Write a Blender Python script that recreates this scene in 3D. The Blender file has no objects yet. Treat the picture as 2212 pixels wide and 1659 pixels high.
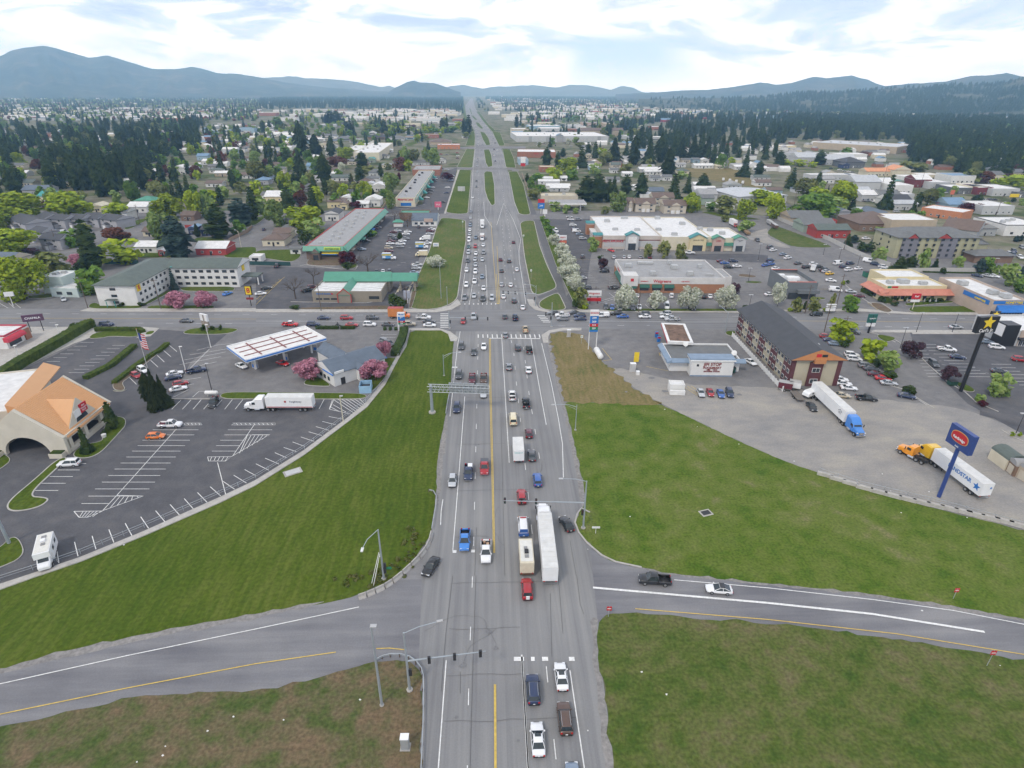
import bpy, math, random
from math import radians, sin, cos, tan, atan, atan2, pi, hypot, sqrt
from mathutils import Vector, Matrix, noise as mnoise
RND = random.Random(11)
S = bpy.context.scene
COL = S.collection

F, CX, CY, CAMZ = 1279.0, 1106.0, 829.5, 75.0
PITCH, YAW, ROLL = atan(632 / F), radians(2.17), radians(0.38)
MC = (Matrix.Rotation(-YAW, 3, 'Z') @ Matrix.Rotation(pi / 2 - PITCH, 3, 'X') @ Matrix.Rotation(ROLL, 3, 'Z'))
MCT = MC.transposed()
CAM = Vector((0, 0, CAMZ))

def G(x, y, h=0.0):
    """survey point: measured photo position -> place on the plane z = h"""
    r = MC @ Vector(((x - CX) / F, -(y - CY) / F, -1.0))
    t = (h - CAMZ) / min(r.z, -1e-4)
    p = CAM + r * t
    return Vector((p.x, p.y, h))
def px(p):
    q = MCT @ (Vector(p) - CAM)
    return (CX + F * q.x / -q.z, CY - F * q.y / -q.z)
def mpp(p):
    return -(MCT @ (Vector(p) - CAM)).z / F
def hgt(P, yt):
    q = MCT @ (Vector(P) - CAM); u = MCT @ Vector((0, 0, 1)); k = (CY - yt) / F
    return (-k * q.z - q.y) / (u.y + k * u.z)

YO = {'a': 86.4, 'b': 432.0, 'c': 829.5, 'd': 1244.3}
def pts(s):
    """'b1 1600,150 1810,170 D 10,20' -> list of survey positions"""
    out = []; t = 'D'
    for w in s.split():
        if ',' not in w:
            t = w; continue
        x, y = [float(v) for v in w.split(',')[:2]]
        out.append((x, y) if t == 'D' else (int(t[1]) * 553.0 + x / 4, YO[t[0]] + y / 4))
    return out
def W(s, h=0.0):
    return [G(x, y, h) for x, y in pts(s)]

MATS = {}
def nodes(m):
    m.use_nodes = True
    nt = m.node_tree
    return nt, nt.nodes['Principled BSDF']
def N(nt, kind, **kw):
    n = nt.nodes.new(kind)
    for k, v in kw.items():
        if k in n.inputs: n.inputs[k].default_value = v
        else: setattr(n, k, v)
    return n
def mat(name, col, rough=0.7, var=0.12, scale=0.6, metal=0.0, coat=0.0, bump=0.0, spec=None, rnd=0.0, obj=False):
    if name in MATS: return MATS[name]
    m = bpy.data.materials.new(name); nt, b = nodes(m); L = nt.links
    geo = N(nt, 'ShaderNodeTexCoord' if obj else 'ShaderNodeNewGeometry')
    no = N(nt, 'ShaderNodeTexNoise', Scale=scale, Detail=5.0, Roughness=0.6)
    L.new(geo.outputs['Object' if obj else 'Position'], no.inputs['Vector'])
    mr = N(nt, 'ShaderNodeMapRange'); mr.inputs[1].default_value = .3; mr.inputs[2].default_value = .7
    mr.inputs[3].default_value = 1 - var; mr.inputs[4].default_value = 1 + var
    L.new(no.outputs['Fac'], mr.inputs[0])
    last = mr.outputs[0]
    if rnd:
        oi = N(nt, 'ShaderNodeObjectInfo'); r2 = N(nt, 'ShaderNodeMapRange')
        r2.inputs[3].default_value = 1 - rnd; r2.inputs[4].default_value = 1 + rnd
        L.new(oi.outputs['Random'], r2.inputs[0])
        mu = N(nt, 'ShaderNodeMath', operation='MULTIPLY'); L.new(last, mu.inputs[0]); L.new(r2.outputs[0], mu.inputs[1]); last = mu.outputs[0]
    mx = N(nt, 'ShaderNodeVectorMath', operation='SCALE'); mx.inputs[0].default_value = col[:3]
    L.new(last, mx.inputs['Scale']); L.new(mx.outputs[0], b.inputs['Base Color'])
    b.inputs['Roughness'].default_value = rough; b.inputs['Metallic'].default_value = metal
    b.inputs['Coat Weight'].default_value = coat
    if spec is not None: b.inputs['Specular IOR Level'].default_value = spec
    if bump:
        bp = N(nt, 'ShaderNodeBump', Strength=bump, Distance=.05); L.new(no.outputs['Fac'], bp.inputs['Height']); L.new(bp.outputs[0], b.inputs['Normal'])
    MATS[name] = m
    return m
def ground_mat(name, cols, scales=(0.03, 0.4), stretch=(1, 1), rot=0.0, rough=.95, fine=0.12, fscale=3.0, pos=(.35, .65), bump=.0, warp=0.0):
    """several base colours broken up by large noise, plus fine grain"""
    if name in MATS: return MATS[name]
    m = bpy.data.materials.new(name); nt, b = nodes(m); L = nt.links
    geo = N(nt, 'ShaderNodeNewGeometry')
    mp = N(nt, 'ShaderNodeMapping'); mp.inputs['Scale'].default_value = (stretch[0], stretch[1], 1); mp.inputs['Rotation'].default_value = (0, 0, rot)
    L.new(geo.outputs['Position'], mp.inputs['Vector'])
    n1 = N(nt, 'ShaderNodeTexNoise', Scale=scales[0], Detail=6.0, Roughness=.6, Distortion=warp); L.new(geo.outputs['Position'], n1.inputs['Vector'])
    n2 = N(nt, 'ShaderNodeTexNoise', Scale=scales[1], Detail=4.0, Roughness=.6); L.new(mp.outputs[0], n2.inputs['Vector'])
    ad = N(nt, 'ShaderNodeMath', operation='ADD'); L.new(n1.outputs['Fac'], ad.inputs[0]); L.new(n2.outputs['Fac'], ad.inputs[1])
    hf = N(nt, 'ShaderNodeMath', operation='MULTIPLY'); L.new(ad.outputs[0], hf.inputs[0]); hf.inputs[1].default_value = .5
    cr = N(nt, 'ShaderNodeValToRGB'); el = cr.color_ramp.elements
    k = len(cols)
    for i, c in enumerate(cols):
        p = pos[0] + (pos[1] - pos[0]) * i / max(1, k - 1)
        e = el[i] if i < 2 else el.new(p)
        e.position = p; e.color = (*c, 1)
    L.new(hf.outputs[0], cr.inputs['Fac'])
    n3 = N(nt, 'ShaderNodeTexNoise', Scale=fscale, Detail=3.0); L.new(geo.outputs['Position'], n3.inputs['Vector'])
    mr = N(nt, 'ShaderNodeMapRange'); mr.inputs[1].default_value = .3; mr.inputs[2].default_value = .7
    mr.inputs[3].default_value = 1 - fine; mr.inputs[4].default_value = 1 + fine
    L.new(n3.outputs['Fac'], mr.inputs[0])
    sc = N(nt, 'ShaderNodeVectorMath', operation='SCALE'); L.new(cr.outputs['Color'], sc.inputs[0]); L.new(mr.outputs[0], sc.inputs['Scale'])
    L.new(sc.outputs[0], b.inputs['Base Color']); b.inputs['Roughness'].default_value = rough
    b.inputs['Specular IOR Level'].default_value = .15
    if bump:
        bp = N(nt, 'ShaderNodeBump', Strength=bump, Distance=.3); L.new(n3.outputs['Fac'], bp.inputs['Height']); L.new(bp.outputs[0], b.inputs['Normal'])
    MATS[name] = m
    return m
def leaf_mat(name, c1, c2, rnd=.15, scale=.9):
    """crown colour with its own light and dark clumps"""
    if name in MATS: return MATS[name]
    m = bpy.data.materials.new(name); nt, b = nodes(m); L = nt.links
    geo = N(nt, 'ShaderNodeNewGeometry'); no = N(nt, 'ShaderNodeTexNoise', Scale=scale, Detail=3.0)
    L.new(geo.outputs['Position'], no.inputs['Vector'])
    cr = N(nt, 'ShaderNodeValToRGB'); e = cr.color_ramp.elements
    e[0].position = .36; e[0].color = (*c1, 1); e[1].position = .64; e[1].color = (*c2, 1)
    L.new(no.outputs['Fac'], cr.inputs['Fac'])
    oi = N(nt, 'ShaderNodeObjectInfo'); r2 = N(nt, 'ShaderNodeMapRange')
    r2.inputs[3].default_value = 1 - rnd; r2.inputs[4].default_value = 1 + rnd
    L.new(oi.outputs['Random'], r2.inputs[0])
    sc = N(nt, 'ShaderNodeVectorMath', operation='SCALE'); L.new(cr.outputs['Color'], sc.inputs[0]); L.new(r2.outputs[0], sc.inputs['Scale'])
    L.new(sc.outputs[0], b.inputs['Base Color']); b.inputs['Roughness'].default_value = .8; b.inputs['Specular IOR Level'].default_value = .2
    tr = N(nt, 'ShaderNodeBsdfTranslucent'); L.new(sc.outputs[0], tr.inputs['Color'])
    mxs = N(nt, 'ShaderNodeMixShader'); mxs.inputs[0].default_value = .25
    L.new(b.outputs[0], mxs.inputs[1]); L.new(tr.outputs[0], mxs.inputs[2]); L.new(mxs.outputs[0], nt.nodes['Material Output'].inputs['Surface'])
    MATS[name] = m
    return m

class MB:
    def __init__(s): s.v = []; s.f = []; s.m = []
    def add(s, vs, fs, m=0):
        o = len(s.v); s.v += [tuple(v) for v in vs]; s.f += [tuple(i + o for i in f) for f in fs]; s.m += [m] * len(fs); return s
    def box(s, x0, y0, z0, x1, y1, z1, m=0):
        return s.add([(x0, y0, z0), (x1, y0, z0), (x1, y1, z0), (x0, y1, z0), (x0, y0, z1), (x1, y0, z1), (x1, y1, z1), (x0, y1, z1)],
                     [(0, 3, 2, 1), (4, 5, 6, 7), (0, 1, 5, 4), (1, 2, 6, 5), (2, 3, 7, 6), (3, 0, 4, 7)], m)
    def prism(s, poly, z0, z1, m=0, top=None):
        n = len(poly); top = top or poly
        s.add([(p[0], p[1], z0) for p in poly] + [(p[0], p[1], z1) for p in top],
              [tuple(reversed(range(n))), tuple(range(n, 2 * n))] + [(i, (i + 1) % n, n + (i + 1) % n, n + i) for i in range(n)], m); return s
    def extr(s, prof, axis, a, b, m=0):
        """extrude a 2D profile (u,z) along x ('x': u=y) or y ('y': u=x)"""
        n = len(prof)
        f = (lambda u, z, t: (t, u, z)) if axis == 'x' else (lambda u, z, t: (u, t, z))
        s.add([f(u, z, a) for u, z in prof] + [f(u, z, b) for u, z in prof],
              [tuple(reversed(range(n))), tuple(range(n, 2 * n))] + [(i, (i + 1) % n, n + (i + 1) % n, n + i) for i in range(n)], m); return s
    def tube(s, pth, r, n=8, m=0, cap=True):
        rs = r if isinstance(r, (list, tuple)) else [r] * len(pth)
        pth = [Vector(p) for p in pth]; rings = []
        for i, p in enumerate(pth):
            d = (pth[min(i + 1, len(pth) - 1)] - pth[max(i - 1, 0)]).normalized()
            a = d.cross(Vector((0, 0, 1)) if abs(d.z) < .9 else Vector((1, 0, 0))).normalized(); b = d.cross(a)
            rings += [p + (a * cos(2 * pi * k / n) + b * sin(2 * pi * k / n)) * rs[i] for k in range(n)]
        fs = [(i * n + k, i * n + (k + 1) % n, (i + 1) * n + (k + 1) % n, (i + 1) * n + k) for i in range(len(pth) - 1) for k in range(n)]
        if cap: fs += [tuple(range(n - 1, -1, -1)), tuple(range((len(pth) - 1) * n, len(pth) * n))]
        return s.add(rings, fs, m)
    def loft(s, secs, m=0):
        n = len(secs[0]); vs = [p for sec in secs for p in sec]
        fs = [(i * n + k, i * n + (k + 1) % n, (i + 1) * n + (k + 1) % n, (i + 1) * n + k) for i in range(len(secs) - 1) for k in range(n)]
        fs += [tuple(range(n - 1, -1, -1)), tuple(range((len(secs) - 1) * n, len(secs) * n))]
        return s.add(vs, fs, m)
    def mesh(s, name, mats, smooth=False):
        me = bpy.data.meshes.new(name); me.from_pydata(s.v, [], s.f)
        for m in mats: me.materials.append(m)
        if len(mats) > 1: me.polygons.foreach_set('material_index', s.m)
        if smooth: me.polygons.foreach_set('use_smooth', [True] * len(s.f))
        me.update(); return me
    def build(s, name, mats, parent=None, smooth=False):
        if not isinstance(mats, (list, tuple)): mats = [mats]
        return obj(name, s.mesh(name, mats, smooth), parent)
def obj(name, me, parent=None):
    o = bpy.data.objects.new(name, me); COL.objects.link(o)
    if parent: o.parent = parent
    return o
AUTO = []      # things whose label is finished at the end: (object, description, position)
def tag(o, label=None, cat=None, group=None, kind=None):
    if label: o['label'] = label
    if cat: o['category'] = cat
    if group: o['group'] = group
    if kind: o['kind'] = kind
    return o
def thing(name, label, cat, loc=(0, 0, 0), rz=0.0, group=None):
    o = obj(name, None); o.location = loc; o.rotation_euler = (0, 0, rz)
    o.empty_display_size = .5
    return tag(o, label, cat, group)
def copy_tree(o, parent=None):
    c = o.copy(); COL.objects.link(c)
    if parent: c.parent = parent
    for ch in o.children: copy_tree(ch, c)
    return c
def structure(name, mb, m):
    return tag(mb.build(name, m), kind='structure')
def purge(o):
    for c in list(o.children): purge(c)
    bpy.data.objects.remove(o)

NA = [0]
def rounded(P, r=2.5, it=3):
    for _ in range(it):
        Q = []
        for p, q in zip(P, P[1:] + P[:1]):
            d = (q - p).length; k = min(.25, r / max(d, .1)); Q += [p.lerp(q, k), p.lerp(q, 1 - k)]
        P = Q; r *= .5
    return P
def area(name, s, z, m, raw=False):
    NA[0] += 1; z += NA[0] * .0004
    P = s if raw else W(s)
    rag = 1.2 if name == 'dry_lawn' else .35 if name in ('grass_field', 'dry_lawn', 'brown_verge', 'weedy_field', 'verge_gravel', 'gravel_yard', 'vacant_ground', 'highway_shoulder') else .12 if name == 'lawn' else 0
    if rag or name == 'road_ramps':
        P = rounded(P, 4, 2)
        if rag:
            Q = []
            for p, q in zip(P, P[1:] + P[:1]):
                n = max(1, min(60, int((q - p).length / 1.2))); nn = Vector((-(q - p).y, (q - p).x, 0)).normalized()
                for i in range(n):
                    v = p.lerp(q, i / n); Q.append(v + nn * rag * 1.6 * (mnoise.noise(v * .5) + .5 * mnoise.noise(v * 1.7)))
            P = Q
    if z > .12:
        mb = MB().prism([(p.x, p.y) for p in P], .0, z)
        a = sum(P[i].x * P[(i + 1) % len(P)].y - P[(i + 1) % len(P)].x * P[i].y for i in range(len(P)))
        if a < 0: mb.f = [tuple(reversed(f)) for f in mb.f]
    else: mb = MB().add([(p.x, p.y, z) for p in P], [tuple(range(len(P)))])
    return structure(name, mb, m)
def ribbon(mb, P, w, z0, z1=None, m=0):
    """strip (or raised kerb) of width w along world points P"""
    P = [Vector((p[0], p[1], 0)) for p in P]; L, Rr = [], []
    for i, p in enumerate(P):
        d = (P[min(i + 1, len(P) - 1)] - P[max(i - 1, 0)]).normalized(); n = Vector((-d.y, d.x, 0)) * w / 2
        L.append(p + n); Rr.append(p - n)
    k = len(P)
    if z1 is None:
        mb.add([(p.x, p.y, z0) for p in L + Rr], [(i, k + i, k + i + 1, i + 1) for i in range(k - 1)], m)
    else:
        vs = [(p.x, p.y, z1) for p in L + Rr] + [(p.x, p.y, z0) for p in L + Rr]
        fs = []
        for i in range(k - 1):
            fs += [(i, k + i, k + i + 1, i + 1), (2 * k + i, i, i + 1, 2 * k + i + 1), (k + i, 3 * k + i, 3 * k + i + 1, k + i + 1)]
        fs += [(0, 2 * k, 3 * k, k), (k - 1, 2 * k - 1, 4 * k - 1, 3 * k - 1)]
        mb.add(vs, fs, m)
    return mb
def dashes(P, on, off):
    out = []; P = [Vector(p) for p in P]; d = 0; cur = []; seg = on + off
    for a, b in zip(P, P[1:]):
        L = (b - a).length; n = max(1, int(L / .5))
        for i in range(n):
            q = a + (b - a) * (i / n)
            if d % seg < on: cur.append(q)
            elif cur: out.append(cur); cur = []
            d += L / n
    if len(cur) > 1: out.append(cur)
    return [c for c in out if len(c) > 1]

S.view_settings.view_transform = 'Standard'; S.view_settings.look = 'None'
S.view_settings.exposure = 0.0; S.view_settings.gamma = 1
cd = bpy.data.cameras.new('camera'); co = bpy.data.objects.new('camera', cd); COL.objects.link(co)
cd.sensor_width = 36; cd.lens = 36 * F / 2212; cd.clip_end = 90000; cd.clip_start = .5
co.matrix_world = Matrix.Translation(CAM) @ MC.to_4x4(); S.camera = co
S.cycles.max_bounces = 4; S.cycles.diffuse_bounces = 2; S.cycles.glossy_bounces = 2; S.cycles.transmission_bounces = 2
S.cycles.transparent_max_bounces = 4; S.cycles.volume_bounces = 1; S.cycles.caustics_reflective = False; S.cycles.caustics_refractive = False
S.cycles.use_denoising = True

SUN_EL, SUN_AZ = 48.0, 215.0
w = bpy.data.worlds.new('World'); S.world = w; w.use_nodes = True; nt = w.node_tree; L = nt.links
bg = nt.nodes['Background']
sky = N(nt, 'ShaderNodeTexSky', sky_type='NISHITA'); sky.sun_disc = False
sky.sun_elevation = radians(SUN_EL); sky.sun_rotation = radians(SUN_AZ); sky.air_density = 1.0; sky.dust_density = 1.5; sky.altitude = 600
tc = N(nt, 'ShaderNodeTexCoord')
def clouds(scale, sz, seed, det=7.0, rough=.6, dist=.4):
    mp = N(nt, 'ShaderNodeMapping'); mp.inputs['Scale'].default_value = (1, 1, sz); mp.inputs['Location'].default_value = (seed, seed * .7, 0)
    L.new(tc.outputs['Generated'], mp.inputs['Vector'])
    n = N(nt, 'ShaderNodeTexNoise', Scale=scale, Detail=det, Roughness=rough, Distortion=dist); L.new(mp.outputs[0], n.inputs['Vector']); return n.outputs['Fac']
def ramp(src, stops):
    cr = N(nt, 'ShaderNodeValToRGB'); e = cr.color_ramp.elements
    for i, (p, c) in enumerate(stops):
        q = e[i] if i < 2 else e.new(p)
        q.position = p; q.color = (*c, 1)
    L.new(src, cr.inputs['Fac']); return cr.outputs['Color']
def mix(f, a, b):
    m = N(nt, 'ShaderNodeMix', data_type='RGBA')
    if isinstance(f, float): m.inputs[0].default_value = f
    else: L.new(f, m.inputs[0])
    for i, x in ((6, a), (7, b)):
        if isinstance(x, tuple): m.inputs[i].default_value = (*x, 1)
        else: L.new(x, m.inputs[i])
    return m.outputs[2]
K = 11.0
big = clouds(3.4, 3.2, 4.3)
shade = clouds(6.0, 3.8, 9.1, dist=.9)
cover = ramp(big, [(.37, (0, 0, 0)), (.52, (1, 1, 1))])
white = ramp(shade, [(.36, (.56 * K, .64 * K, .80 * K)), (.45, (.76 * K, .83 * K, .94 * K)), (.52, (1.15 * K, 1.15 * K, 1.15 * K)), (.6, (1.22 * K, 1.22 * K, 1.22 * K))])
skyc = mix(.7, sky.outputs['Color'], (.76 * K, .86 * K, 1.0 * K))
out = mix(cover, skyc, white)
sx = N(nt, 'ShaderNodeSeparateXYZ'); L.new(tc.outputs['Generated'], sx.inputs[0])
def mr(src, a, b, c, d):
    n = N(nt, 'ShaderNodeMapRange', interpolation_type='SMOOTHSTEP'); L.new(src, n.inputs[0])
    for i, v in zip((1, 2, 3, 4), (a, b, c, d)): n.inputs[i].default_value = v
    return n.outputs[0]
def mul(*a):
    r = a[0]
    for b_ in a[1:]:
        n = N(nt, 'ShaderNodeMath', operation='MULTIPLY'); L.new(r, n.inputs[0])
        if isinstance(b_, float): n.inputs[1].default_value = b_
        else: L.new(b_, n.inputs[1])
        r = n.outputs[0]
    return r
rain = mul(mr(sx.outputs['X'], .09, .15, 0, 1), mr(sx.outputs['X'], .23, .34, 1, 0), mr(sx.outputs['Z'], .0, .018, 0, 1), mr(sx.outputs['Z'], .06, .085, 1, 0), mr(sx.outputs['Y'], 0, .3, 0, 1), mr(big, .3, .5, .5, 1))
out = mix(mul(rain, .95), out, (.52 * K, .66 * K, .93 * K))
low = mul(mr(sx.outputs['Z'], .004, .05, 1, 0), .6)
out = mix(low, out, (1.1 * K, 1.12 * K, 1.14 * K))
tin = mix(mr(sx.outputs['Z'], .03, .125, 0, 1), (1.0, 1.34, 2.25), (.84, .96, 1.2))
tin = mix(mr(sx.outputs['Z'], .13, .2, 0, 1), tin, (1.15, 1.2, 1.42))  # added boost: sky band above the view made brighter and bluer to light haze
tin = mix(mr(sx.outputs['Z'], .4, .6, 0, 1), tin, (.76, .77, .80))  # zenith dimmed so the ground is lit less than the haze
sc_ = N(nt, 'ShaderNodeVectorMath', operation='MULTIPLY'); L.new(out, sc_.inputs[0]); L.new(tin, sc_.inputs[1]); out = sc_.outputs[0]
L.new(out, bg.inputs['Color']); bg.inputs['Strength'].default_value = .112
sl = bpy.data.lights.new('sun', 'SUN'); sl.energy = 1.6; sl.angle = radians(9); sl.color = (1, .96, .9)
so = bpy.data.objects.new('sun', sl); COL.objects.link(so)
az = radians(SUN_AZ)
so.rotation_euler = Vector((sin(az) * cos(radians(SUN_EL)), cos(az) * cos(radians(SUN_EL)), sin(radians(SUN_EL)))).to_track_quat('Z', 'Y').to_euler()
M_far = ground_mat('far_plain', [(.05, .075, .022), (.085, .105, .04), (.19, .175, .13), (.12, .13, .075), (.06, .09, .028)], scales=(.006, .03), pos=(.38, .62), fscale=.05, fine=.25)
M_lawn = ground_mat('mown_grass', [(.046, .083, .005), (.070, .103, .009), (.10, .125, .02)], scales=(.035, .4), stretch=(2.6, .3), rot=.5, pos=(.38, .62), fscale=1.5, fine=.22, bump=.3)
M_field = ground_mat('rough_grass', [(.052, .105, .008), (.088, .132, .016), (.12, .15, .032), (.18, .165, .08)], scales=(.05, .25), pos=(.36, .66), fscale=2.2, fine=.28, bump=.5, warp=1.0)
M_field2 = ground_mat('weedy_grass', [(.045, .085, .012), (.075, .105, .02), (.105, .118, .036), (.14, .122, .06)], scales=(.045, .35), pos=(.37, .64), fscale=2.0, fine=.28, bump=.5, warp=1.5)
M_brown = ground_mat('thin_brown_grass', [(.055, .09, .018), (.078, .098, .03), (.125, .108, .056), (.16, .115, .068)], scales=(.06, .3), pos=(.36, .6), fscale=2.0, fine=.28, bump=.5, warp=1.5)
M_vg = ground_mat('verge_grass', [(0.0638, 0.111, 0.017), (0.0935, 0.123, 0.0298), (0.145, 0.132, 0.051)], scales=(.06, .4), stretch=(2.5, .4), pos=(.36, .64), fscale=1.5, fine=.2, bump=.3)
M_dry = ground_mat('dry_grass', [(.11, .12, .04), (.175, .145, .06), (.22, .17, .085)], scales=(.08, .4), stretch=(2.5, .4), rot=-.3, pos=(.36, .62), fscale=1.5, fine=.2, bump=.3)
M_road = ground_mat('highway_asphalt', [(.165, .165, .172), (.225, .225, .226), (.28, .277, .27)], scales=(.02, .9), stretch=(1, .02), pos=(.36, .64), fscale=5, fine=.06)
M_xroad = ground_mat('street_asphalt', [(.15, .15, .157), (.205, .205, .21), (.25, .25, .25)], scales=(.03, .9), stretch=(.02, 1), pos=(.36, .64), fscale=5, fine=.06)
M_ramp = ground_mat('ramp_asphalt', [(.145, .145, .158), (.195, .195, .205), (.25, .247, .25)], scales=(.05, .5), stretch=(.06, .8), pos=(.38, .62), fscale=4, fine=.07)
M_dark = ground_mat('dark_asphalt', [(.085, .085, .092), (.105, .105, .113), (.135, .13, .132)], scales=(.05, .3), pos=(.36, .64), fscale=3, fine=.1, warp=1)
M_lot = ground_mat('lot_asphalt', [(.15, .15, .155), (.19, .185, .185), (.225, .22, .215)], scales=(.05, .35), pos=(.36, .64), fscale=3, fine=.1, warp=1)
M_gravel = ground_mat('gravel', [(.23, .225, .22), (.29, .275, .255), (.35, .325, .28)], scales=(.035, .12), stretch=(1, 2.2), rot=-.6, pos=(.36, .64), fscale=2.5, fine=.1, warp=2.0)
M_shoulder = ground_mat('gravel_shoulder', [(.19, .18, .175), (.24, .23, .22), (.28, .265, .25)], scales=(.1, .8), pos=(.36, .64), fscale=2, fine=.2)
M_conc = ground_mat('concrete', [(.34, .33, .31), (.42, .40, .37), (.46, .45, .42)], scales=(.1, .8), pos=(.36, .64), fscale=3, fine=.08)
M_path = ground_mat('trail_asphalt', [(.12, .12, .125), (.14, .14, .145)], scales=(.1, .6), fscale=3, fine=.08)
M_soil = ground_mat('planting_soil', [(.10, .07, .05), (.16, .12, .085), (.08, .085, .04)], scales=(.3, .9), fscale=3, fine=.2)
M_white = mat('marking_white', (.72, .72, .70), .7, var=.2, scale=2.0)
M_yel = mat('marking_yellow', (.62, .44, .09), .7, var=.2, scale=2.0)

mb = MB(); Rg = 12600; n = 24
ring = [(Rg * cos(2 * pi * i / 96), Rg * sin(2 * pi * i / 96), -.02) for i in range(96)]
structure('ground', MB().add(ring, [tuple(range(96))]), M_far)

area('street_lots', 'D -160,455 1500,455 1700,470 1830,520 2420,600 2420,760 2420,1250 -260,1320 -260,720', .0, M_lot)
HW = 'D 900,1800 905,1659 912,1500 905,1430 913,1187 933,1152 943,1062 943,1004 953,945 963,897 974,830 978,757 985,716 990,690 994,660 1003,600 1011,540 1012,474 1013,456 1020,361 1027,316 1025,281 1006,246 1005,228 1012,219 1016,213 1021,213 1023,221 1028,236 1054,274 1078,306 1088,336 1098,374 1111,436 1121,461 1123,487 1121,532 1133,607 1143,647 1152,668 1184,722 1190,770 1206,845 1213,870 1226,894 1246,979 1262,1047 1266,1094 1290,1327 1293,1369 1301,1457 1313,1544 1328,1659 1345,1800'
area('road_ramps', 'D 1000,1040 1256,1094 1300,1190 1386,1222 1456,1232 1659,1252 1884,1275 2059,1302 2300,1345 2600,1400 2600,1520 2212,1436 1984,1397 1834,1374 1659,1354 1431,1339 1290,1345 1100,1500 920,1500 760,1452 678,1476 553,1502 350,1505 250,1522 125,1552 -160,1640 -160,1475 0,1450 125,1410 375,1357 553,1328 700,1298 765,1290 868,1240 913,1180', .006, M_ramp)
area('highway', HW, .012, M_road)
area('cross_street', 'D -260,664 300,669 885,671 1010,669 1148,667 1300,674 1850,679 2420,690 2420,722 1960,713 1700,712 1300,711 1180,716 985,716 860,707 345,706 -260,702', .018, M_xroad)
area('highway_shoulder', 'D 1290,1330 1301,1457 1313,1544 1328,1659 1345,1800 1322,1800 1306,1659 1294,1544 1284,1440 1276,1340', .018, M_shoulder)
area('verge_gravel', 'D -160,1472 0,1446 125,1408 375,1356 553,1327 700,1297 700,1303 553,1337 375,1368 250,1396 150,1420 125,1424 0,1459 -160,1488', .018, M_shoulder)
area('verge_gravel', 'D 1386,1222 1456,1236 1659,1256 1884,1279 2059,1306 2300,1349 2300,1358 2059,1317 1884,1288 1659,1264 1456,1244 1386,1229', .012, M_shoulder)
area('verge_gravel', 'D 943,1004 953,945 960,897 968,897 962,960 955,1010 950,1090 940,1092 943,1062', .016, M_shoulder)
area('verge_gravel', 'D 1246,979 1226,894 1210,829 1196,780 1186,727 1181,727 1190,780 1203,829 1219,894 1236,979 1250,1047 1253,1094 1266,1094 1261,1047', .016, M_shoulder)

LAWN = .016
area('lawn', 'D 883,711 968,713 981,724 978,757 974,830 963,897 953,945 943,1004 943,1062 939,1092 933,1150 913,1183 868,1240 765,1291 700,1303 553,1334 375,1362 250,1390 125,1416 0,1454 -160,1482 -160,1305 0,1268 72,1244 175,1210 312,1154 475,1082 553,1045 658,979 753,907 790,877 828,830 853,782 875,747', LAWN, M_lawn)
area('grass_field', 'D 1219,868 1226,894 1246,979 1261,1047 1266,1090 1252,1101 1243,1129 1256,1157 1281,1184 1318,1212 1386,1226 1456,1240 1659,1260 1884,1283 2059,1310 2212,1337 2400,1370 2400,1200 2212,1144 2084,1114 1909,1069 1769,1022 1659,982 1531,922 1438,877 1415,873 1246,869', LAWN, M_field)
area('dry_lawn', 'D 1187,724 1200,717 1256,719 1266,737 1306,787 1376,842 1438,877 1415,874 1246,870 1219,868 1210,829 1197,780', LAWN + .008, M_dry)
area('brown_verge', 'D -160,1610 0,1569 125,1544 250,1514 350,1497 553,1495 678,1469 760,1441 803,1431 853,1424 895,1434 910,1457 912,1550 908,1659 905,1800 -160,1800', LAWN + .01, M_brown)
area('weedy_field', 'D 1290,1333 1343,1322 1431,1330 1659,1345 1834,1365 1984,1388 2212,1425 2500,1480 2500,1800 1345,1800 1328,1659 1313,1544 1301,1457 1290,1400', LAWN + .006, M_field2)
def island(name, s, m, z=.13):
    P = rounded(W(s)); area(name, P, z, m, raw=True)
    return P
kerb = MB()
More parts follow.
